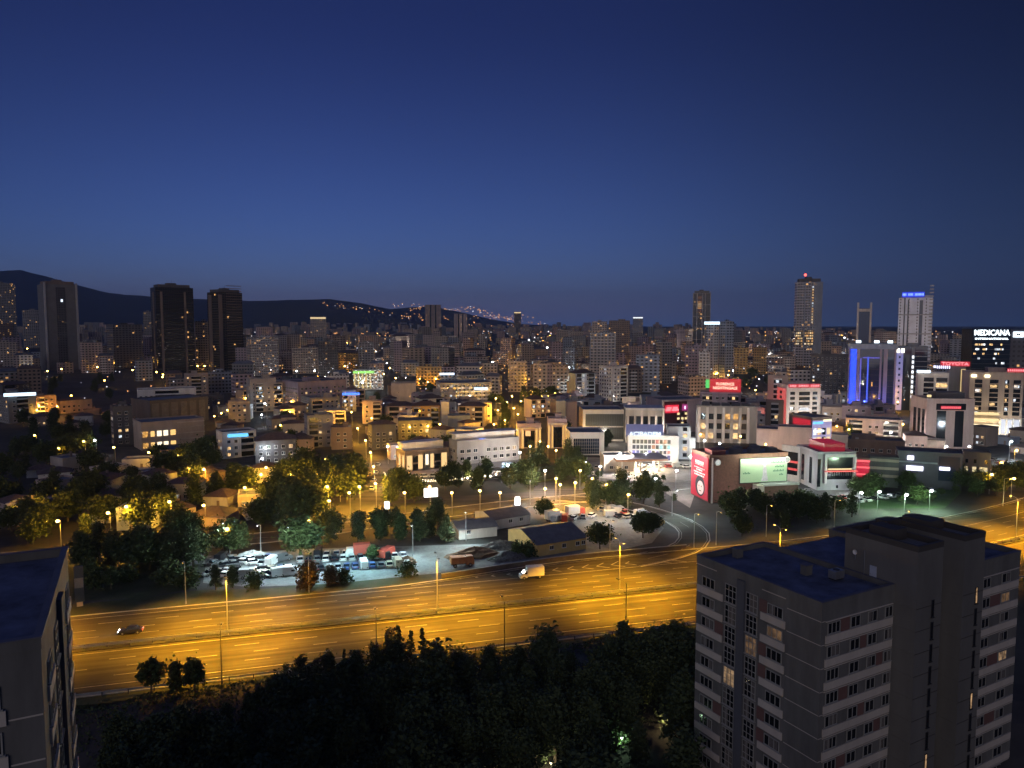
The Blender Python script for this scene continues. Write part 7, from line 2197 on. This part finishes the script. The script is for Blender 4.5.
def car(kind, color, P, rz, label, group=None, lights=None):
    key = (kind, color, lights)
    if key in CARC:
        t = copy_tree(CARC[key]); t.location = P; t.rotation_euler = (0, 0, rz)
        t['label'] = label
        if group: t['group'] = group
        return t
    t = thing('car' if kind != 'van' else 'van', label, 'car' if kind != 'van' else 'van', P, rz, group)
    pm = CARP[color]
    if kind in ('sedan', 'hatch'):
        L = 2.25 if kind == 'sedan' else 2.0
        body = [(-L, .3), (-L, .72), (-L + .12, .86), (-L + .75, .93), (L - 1.05, .95), (L - .25, .82), (L, .66), (L, .3)]
        profile(body, -.86, .86, 0, .06, .8).build('body', [pm], t)
        cab = [(-L + .35 if kind == 'hatch' else -L + .65, .93), (-L + .7 if kind == 'hatch' else -L + 1.25, 1.42), (.35, 1.45), (1.05, .95)]
        o = profile(cab, -.76, .76, 0, .13, 1.2).build('cabin_glass', [GL], t)
        rf = [(cab[1][0] + .03, 1.425), (cab[1][0] + .05, 1.48), (.33, 1.49), (.36, 1.455)]
        profile(rf, -.64, .64).build('roof_panel', [pm], t)
    else:
        body = [(-2.6, .35), (-2.6, 2.25), (-2.5, 2.35), (1.0, 2.38), (1.65, 1.65), (2.5, 1.25), (2.65, .95), (2.65, .35)]
        L = 2.65
        profile(body, -.95, .95, 0, .08, 1.9).build('body', [pm], t)
        mb = MB(); mb.prism([(-.84, 0), (.84, 0), (.78, .8), (-.78, .8)], -.02, .02); o = mb.build('windscreen', [GL], t); o.matrix_local = Matrix.Translation((1.69, 0, 1.62)) @ Matrix.Rotation(radians(-41), 4, 'Y') @ Matrix.Rotation(pi / 2, 4, 'Z') @ Matrix.Rotation(pi / 2, 4, 'X')
        for q in (-1, 1):
            mb = MB(); mb.box(.5, 1.35, q * .94 - .03, q * .94 + .03, 1.35, 1.75); mb.build('side_window', [GL], t)
    wheels(t, (-L * .62, L * .62), .8 if kind != 'van' else .86, .32 if kind != 'van' else .36)
    for q in (-1, 1):
        mb = MB(); mb.box(L - .08, L + .02, q * .62 - .18, q * .62 + .18, .6, .74); mb.build('headlight', [glow('headlight_on', (.85, .92, 1), 25) if lights else HEADL], t)
        mb = MB(); mb.box(-L - .02, -L + .08, q * .64 - .16, q * .64 + .16, .64, .8); mb.build('taillight', [glow('taillight_on', (1, .05, .03), 6) if lights else TAILL], t)
    CARC[key] = t
    return t
# on the highway
s, t_ = to_hw(at_z(131, 633))
c0 = car('sedan', 'black', hw(s, t_, .01), HA + pi, 'dark saloon car driving left on the highway with its headlights on', None, 'on')
lamp((2.9, 0, .6), (.85, .92, 1), 16, .5, .1, (0, radians(-80), 0), 'headlight_beam', c0, 70)
# delivery van with a box body
s, t_ = to_hw(at_z(531, 578))
t = thing('delivery_truck', 'white box van driving left on the merging lane of the highway', 'van', hw(s, t_, .01), HA + pi)
BOXW = paint('van_box', (.72, .70, .64), .55, .08, .6)
mb = MB(); mb.box(-3.1, 1.1, -1.05, 1.05, .75, 2.95); mb.build('box_body', [BOXW], t)
profile([(1.12, .45), (1.12, 2.1), (1.45, 2.2), (2.1, 1.45), (2.85, 1.15), (2.95, .45)], -.95, .95, 0, .1, 1.3).build('cab', [CARP['white']], t)
mb = MB(); mb.face([(1.52, -.8, 2.14), (2.12, -.86, 1.46), (2.12, .86, 1.46), (1.52, .8, 2.14)]); mb.v = [(x + .03, y, z + .03) for x, y, z in mb.v]; mb.build('windscreen', [GL], t)
for q in (-1, 1):
    mb = MB(); mb.box(1.25, 1.75, q * .93 - .03, q * .93 + .03, 1.4, 1.85); mb.build('side_window', [GL], t)
    mb = MB(); mb.box(2.9, 3.0, q * .65 - .2, q * .65 + .2, .75, .95); mb.build('headlight', [HEADL], t)
mb = MB(); mb.box(-3.0, 2.6, -.5, .5, .45, .74); mb.build('chassis', [DARKM], t)
wheels(t, (-2.0, 2.0), .92, .4)
# rows of parked cars in the yard
COLS = ['white', 'silver', 'silver', 'grey', 'black', 'silver', 'white', 'blue', 'beige', 'grey', 'grey', 'black', 'white', 'silver', 'red']
used = {}
PARK = []
def parked(px, py, rz, kind=None, color=None, where=''):
    p = at_ground(px, py); p.z += .024
    color = color or R.choice(COLS); kind = kind or R.choice(['sedan', 'hatch', 'sedan', 'hatch', 'sedan', 'hatch', 'van'])
    t = car(kind, color, p, rz, '', 'cars parked in the yards and car parks')
    PARK.append((t, px, '%s %s %s' % (color, {'sedan': 'saloon', 'hatch': 'hatchback', 'van': 'van'}[kind], where)))
up = HA + pi / 2
for k in range(13): parked(300 + 8.6 * k, 561.5 - .35 * k, up + R.uniform(-.06, .06), where='in the back row of the cyan lit yard')
for k in range(9): parked(318 + 9.2 * k, 556 - .3 * k, up + R.uniform(-.1, .1), where='in the third row behind the cyan lit yard')
for k in range(12): parked(312 + 8.6 * k, 570 - .4 * k, up + R.uniform(-.06, .06), where='in the front row of the cyan lit yard')
for k in range(9): parked(226 + 8 * k, 578 - .4 * k + R.uniform(-1, 1), HA + R.uniform(-.9, .9), where='in the lowest row of the wreck yard')
for k in range(7): parked(222 + 9.6 * k, 562 - .4 * k + R.uniform(-1, 1), HA + R.uniform(-1.4, 1.4), where='in the topmost row of the wreck yard')
for k in range(10): parked(212 + 8.7 * k, 574.5 - .45 * k + R.uniform(-1, 1), HA + R.uniform(-.5, .5), where='in the lower row of the wreck yard')
for k in range(8): parked(216 + 9.4 * k, 566 - .5 * k + R.uniform(-1.5, 1.5), HA + R.uniform(-1.2, 1.2), where='in the upper row of the wreck yard')
for k in range(7): parked(604 + 7.5 * k, 511 + 1.0 * k, .4 + R.uniform(-.2, .2), where='in the upper row of the car park by the ramp')
for k in range(6): parked(612 + 8 * k, 517 + .6 * k, .4 + R.uniform(-.2, .2), where='in the lower row of the car park by the ramp')
for k in range(3): parked(642 + 8 * k, 523 + 1.5 * k, .9, color='yellow' if k == 2 else None, kind='van' if k == 2 else None, where='beside the ramp wall')
for k in range(5): parked(556 + 9 * k, 522 - 1.2 * k, 1.2 + R.uniform(-.3, .3), where='behind the long yellow shed')
for k in range(11): parked(850 + 8 * k, 503 - 1.1 * k, 1.9 + R.uniform(-.1, .1), where='in the green lit car park on the right')
for k in range(6): parked(806 + 9 * k, 499.5 - .2 * k, 1.6, where='before the pale grey showroom')
for k in range(6): parked(642 + 9 * k, 466.5 + .3 * k, .2, where='before the blue-signed hospital')
for k in range(5): parked(588 + 8 * k, 468 + .5 * k, 1.5, where='left of the petrol station')
for k in range(5): parked(975 + 9 * k, 455 + 3 * k, 2.0, where='on the orange street at the right edge')
for k in range(6): parked(398 + 9 * k, 478 - .2 * k, .2, where='below the restaurant terrace')
for k in range(4): parked(372 + 2 * k, 490 - 8 * k, 1.6, where='along the orange avenue')
def art(k):
    return k
spread(PARK, art)
# trucks
def truck(label, P, rz, cabm, bodym, tall=2.6, L=6.5):
    t = thing('truck', label, 'truck', P, rz)
    mb = MB(); mb.box(-L / 2, L / 2 - 2.1, -1.2, 1.2, 1.0, 1.0 + tall); mb.build('cargo_body', [bodym], t)
    profile([(L / 2 - 2.0, .6), (L / 2 - 2.0, 2.7), (L / 2 - .3, 2.7), (L / 2, 1.7), (L / 2, .6)], -1.15, 1.15, 0, .06, 2).build('cab', [cabm], t)
    mb = MB(); mb.box(L / 2 - .16, L / 2 - .05, -1.0, 1.0, 1.72, 2.35); o = mb.build('windscreen', [GL], t); o.location.x = .02
    mb = MB(); mb.box(-L / 2 + .1, L / 2 - .2, -.5, .5, .6, .98); mb.build('chassis', [DARKM], t)
    wheels(t, (-L * .33, L * .33), 1.05, .48)
    return t
WH, RD, ORG = CARP['white'], paint('truck_red', (.5, .09, .06), .5, .15, .6), paint('container_orange', (.5, .2, .07), .7, .2, .6)
truck('white and salmon-red truck at the head of the parked car rows', at_z(358, 557, .02), HA + pi, WH, RD)
truck('pale truck with a red cargo body in the upper yard, left one', at_z(555, 521, .02), .5, WH, WH)
truck('white truck with a red cab behind the long shed, right one', at_z(575, 516, .02), .5, RD, WH)
truck('orange dump truck beside the soil heap above the highway', at_z(462, 566, .02), HA, ORG, ORG, 1.6, 6)
truck('salmon tipper parked right of the green bush behind the cars', at_z(386, 558, .02), 1.2, RD, RD, 1.8, 6)
# soil and scrap heaps
def heap(label, P, w, d, h, mat, seed, name='soil_heap', cat='heap'):
    mb = MB(); n, m_ = 22, 8
    for j in range(m_ + 1):
        for i in range(n):
            a = 2 * pi * i / n; q = 1 - j / m_
            nz = noise.noise(Vector((cos(a) * 2 + seed, sin(a) * 2, j * .6)))
            rr = q * (1 + .35 * nz)
            z = h * (1 - q ** 1.6) * (1 + .3 * noise.noise(Vector((i * .9, j * .8, seed)))) if j else -.05
            mb.v.append((w / 2 * rr * cos(a), d / 2 * rr * sin(a), z))
    for j in range(m_):
        for i in range(n):
            a, b_ = j * n + i, j * n + (i + 1) % n
            mb.f.append((a, b_, b_ + n, a + n)); mb.m.append(0)
    o = mb.build(name, [mat], None, False, P, HA)
    return tag(o, label, cat)
SOIL = paint('soil', (.16, .10, .06), .95, .4, .8); RUBB = paint('rubble', (.26, .26, .25), .95, .5, 1.2); SCR = paint('scrap', (.10, .10, .10), .8, .6, 1.5)
heap('long brown soil heap behind the orange dump truck', at_z(474, 556), 16, 6, 2.4, SOIL, 1)
heap('dark heap of scrap right of the soil heap above the highway', at_z(508, 559), 12, 5, 2.0, SCR, 2)
heap('second dark scrap heap at the back of the yard', at_z(500, 548), 14, 5, 2.2, SCR, 3)
heap('pale rubble heap in the wreck yard beside the brown road', at_z(252, 559), 11, 6, 2.2, RUBB, 4, 'rubble_heap')
heap('low pale rubble heap at the left end of the wreck yard', at_z(218, 561), 9, 5, 1.2, RUBB, 5, 'rubble_heap')
heap('brown heap at the right end of the parked car rows', at_z(407, 563), 6, 4, 1.8, SOIL, 6)
heap('grassy mound below the golden column halls', at_z(545, 476), 40, 22, 4.5, LAWN, 9, 'mound', 'mound')

# ------------------------------------------------------------------ advertising screens, totem, masts
def screen(label, px, py, w, h, leg, yaw, strength=7):
    p = at_ground(px, py)
    t = thing('advertising_screen', label, 'billboard', p, yaw)
    mb = MB(); mb.tube((0, .15, 0), (0, .15, leg + .2), .22, .2, 8); mb.build('post', [DARKM], t)
    mb = MB(); mb.box(-w / 2 - .15, w / 2 + .15, -.02, .45, leg - .15, leg + h + .15); mb.build('case', [DARKM], t)
    mb = MB(); mb.box(-w / 2, w / 2, -.08, -.022, leg, leg + h); mb.build('screen', [glow('screen_white', (1, .98, .92), strength)], t)
    return t
screen('large blank white lit screen on a post by the frontage road', 431, 506, 4.6, 3.0, 3.2, .2)
screen('small upright white lit screen left of the large one', 387, 511, 1.5, 2.6, .6, .1)
screen('upright white lit screen at the upper left yard corner', 517.5, 508, 1.7, 2.8, 1.0, .1)
t = thing('totem_sign', 'dark advertising totem standing on the verge beside the left tower', 'sign', at_z(80, 606), .5)
mb = MB(); mb.box(-.9, .9, -.25, .25, 1.0, 9); mb.build('panel', [paint('totem', (.05, .07, .09), .5, .2, .5)], t)
mb = MB(); mb.box(-.85, .85, -.28, -.255, 4.2, 6.4); mb.build('face', [paint('totem_face', (.22, .22, .21), .6, .2, .6)], t)
mb = MB(); mb.box(-.6, .6, -.3, .3, 0, .99); mb.build('base', [wallm('beige')], t)
# strings of bulbs over the restaurant terrace
for lab, a, b_, n in (('string of warm bulbs along the restaurant terrace, longest and lowest', (398, 481.5), (462, 478), 26), ('second string of warm bulbs just behind the longest one', (420, 479), (470, 476), 18), ('string of round white bulbs below the long white building', (456, 478.5), (496, 474), 7), ('string of bulbs curving up the left side of the terrace', (384, 472), (398, 482), 12)):
    pa, pb = at_ground(*a, 3.2), at_ground(*b_, 3.2)
    t = thing('bulb_string', lab, 'string lights', (pa.x, pa.y, 0))
    D = pb - pa
    wire = MB(); bulbs = MB()
    prev = None
    for k in range(n + 1):
        u = k / n
        p = Vector((D.x * u, D.y * u, 3.2 - .5 * sin(pi * ((u * 3) % 1))))
        if prev: wire.tube(prev, p, .02, .02, 4, cap=False)
        prev = p
        bulbs.ball(p - Vector((0, 0, .12)), .16 if n > 8 else .42, 0, 6, 4)
    wire.build('wire', [DARKM], t); o = bulbs.build('bulb', [glow('warm_bulb', (1, .8, .48), 9, 'NONE')], t); o['kind'] = 'stuff'
    mb = MB()
    for q in (0, .5, 1): mb.tube((D.x * q, D.y * q, 0), (D.x * q, D.y * q, 3.3), .06, .05, 6)
    mb.build('post', [DARKM], t)
for px, py in ((405, 478), (425, 477), (445, 475), (470, 474)): lamp(at_ground(px, py, 3), (1, .72, .36), 45, None, .4)
lamp(at_ground(386, 478, 4), (1, .8, .55), 80, None, .4)
# garden lamps and the pergola at the bottom of the picture
def garden_lamp(label, px, py, col, w, h=2.6):
    p = at_ground(px, py, h); p.z -= h
    t = thing('garden_lamp', label, 'garden lamp', p)
    mb = MB(); mb.tube((0, 0, 0), (0, 0, h - .2), .06, .05, 8); mb.build('post', [DARKM], t)
    mb = MB(); mb.ball((0, 0, h), .2, 0, 10, 6); mb.build('globe', [glow('garden_%d' % px, col, 14, 'NONE')], t)
    mb = MB(); mb.tube((0, 0, h + .16), (0, 0, h + .24), .3, .1, 10); mb.build('cap', [DARKM], t)
    lamp((0, 0, h - .4), col, w, None, .2, None, 'lamp_light', t)
garden_lamp('warm garden lamp glowing among the dark trees at lower right', 667, 717, (1, .72, .35), 16)
garden_lamp('small green-white garden lamp beside the green lit bush', 622, 738, (.6, 1, .6), 10)
garden_lamp('garden lamp at the bottom edge beside the pale pergola', 551, 763, (1, .9, .5), 14)
t = thing('pergola', 'pale garden pergola peeping up at the bottom edge, left of the garden lamp', 'pergola', at_ground(488, 767, 0), .1)
mb = MB()
for x in (-3, 3):
    for y in (-1.5, 1.5): mb.box(x - .12, x + .12, y - .12, y + .12, 0, 2.5)
mb.build('post', [wallm('cream')], t)
mb = MB()
for k in range(9): mb.box(-3.3 + k * .8, -3.1 + k * .8, -2, 2, 2.62, 2.75)
mb.box(-3.5, 3.5, -1.6, -1.4, 2.503, 2.615); mb.box(-3.5, 3.5, 1.4, 1.6, 2.503, 2.615); mb.build('roof', [wallm('cream')], t)
lamp(at_ground(510, 760, 2.2), (1, .8, .5), 8, None, .2)
# ------------------------------------------------------------------ the evening air
mb = MB(); mb.box(-15600, 15600, -300, 14100, -1.2, 640)
hz = mb.build('haze', [])
m = bpy.data.materials.new('haze'); m.use_nodes = True
nt = m.node_tree
for nd in list(nt.nodes):
    if nd.type == 'BSDF_PRINCIPLED': nt.nodes.remove(nd)
pv = nt.nodes.new('ShaderNodeVolumePrincipled')
pv.inputs['Color'].default_value = (.45, .66, 1.0, 1)
pv.inputs['Density'].default_value = 6e-5
pv.inputs['Anisotropy'].default_value = 0.2
nt.links.new(pv.outputs[0], nt.nodes['Material Output'].inputs['Volume'])
hz.data.materials.append(m)
structure(hz, 'stuff')
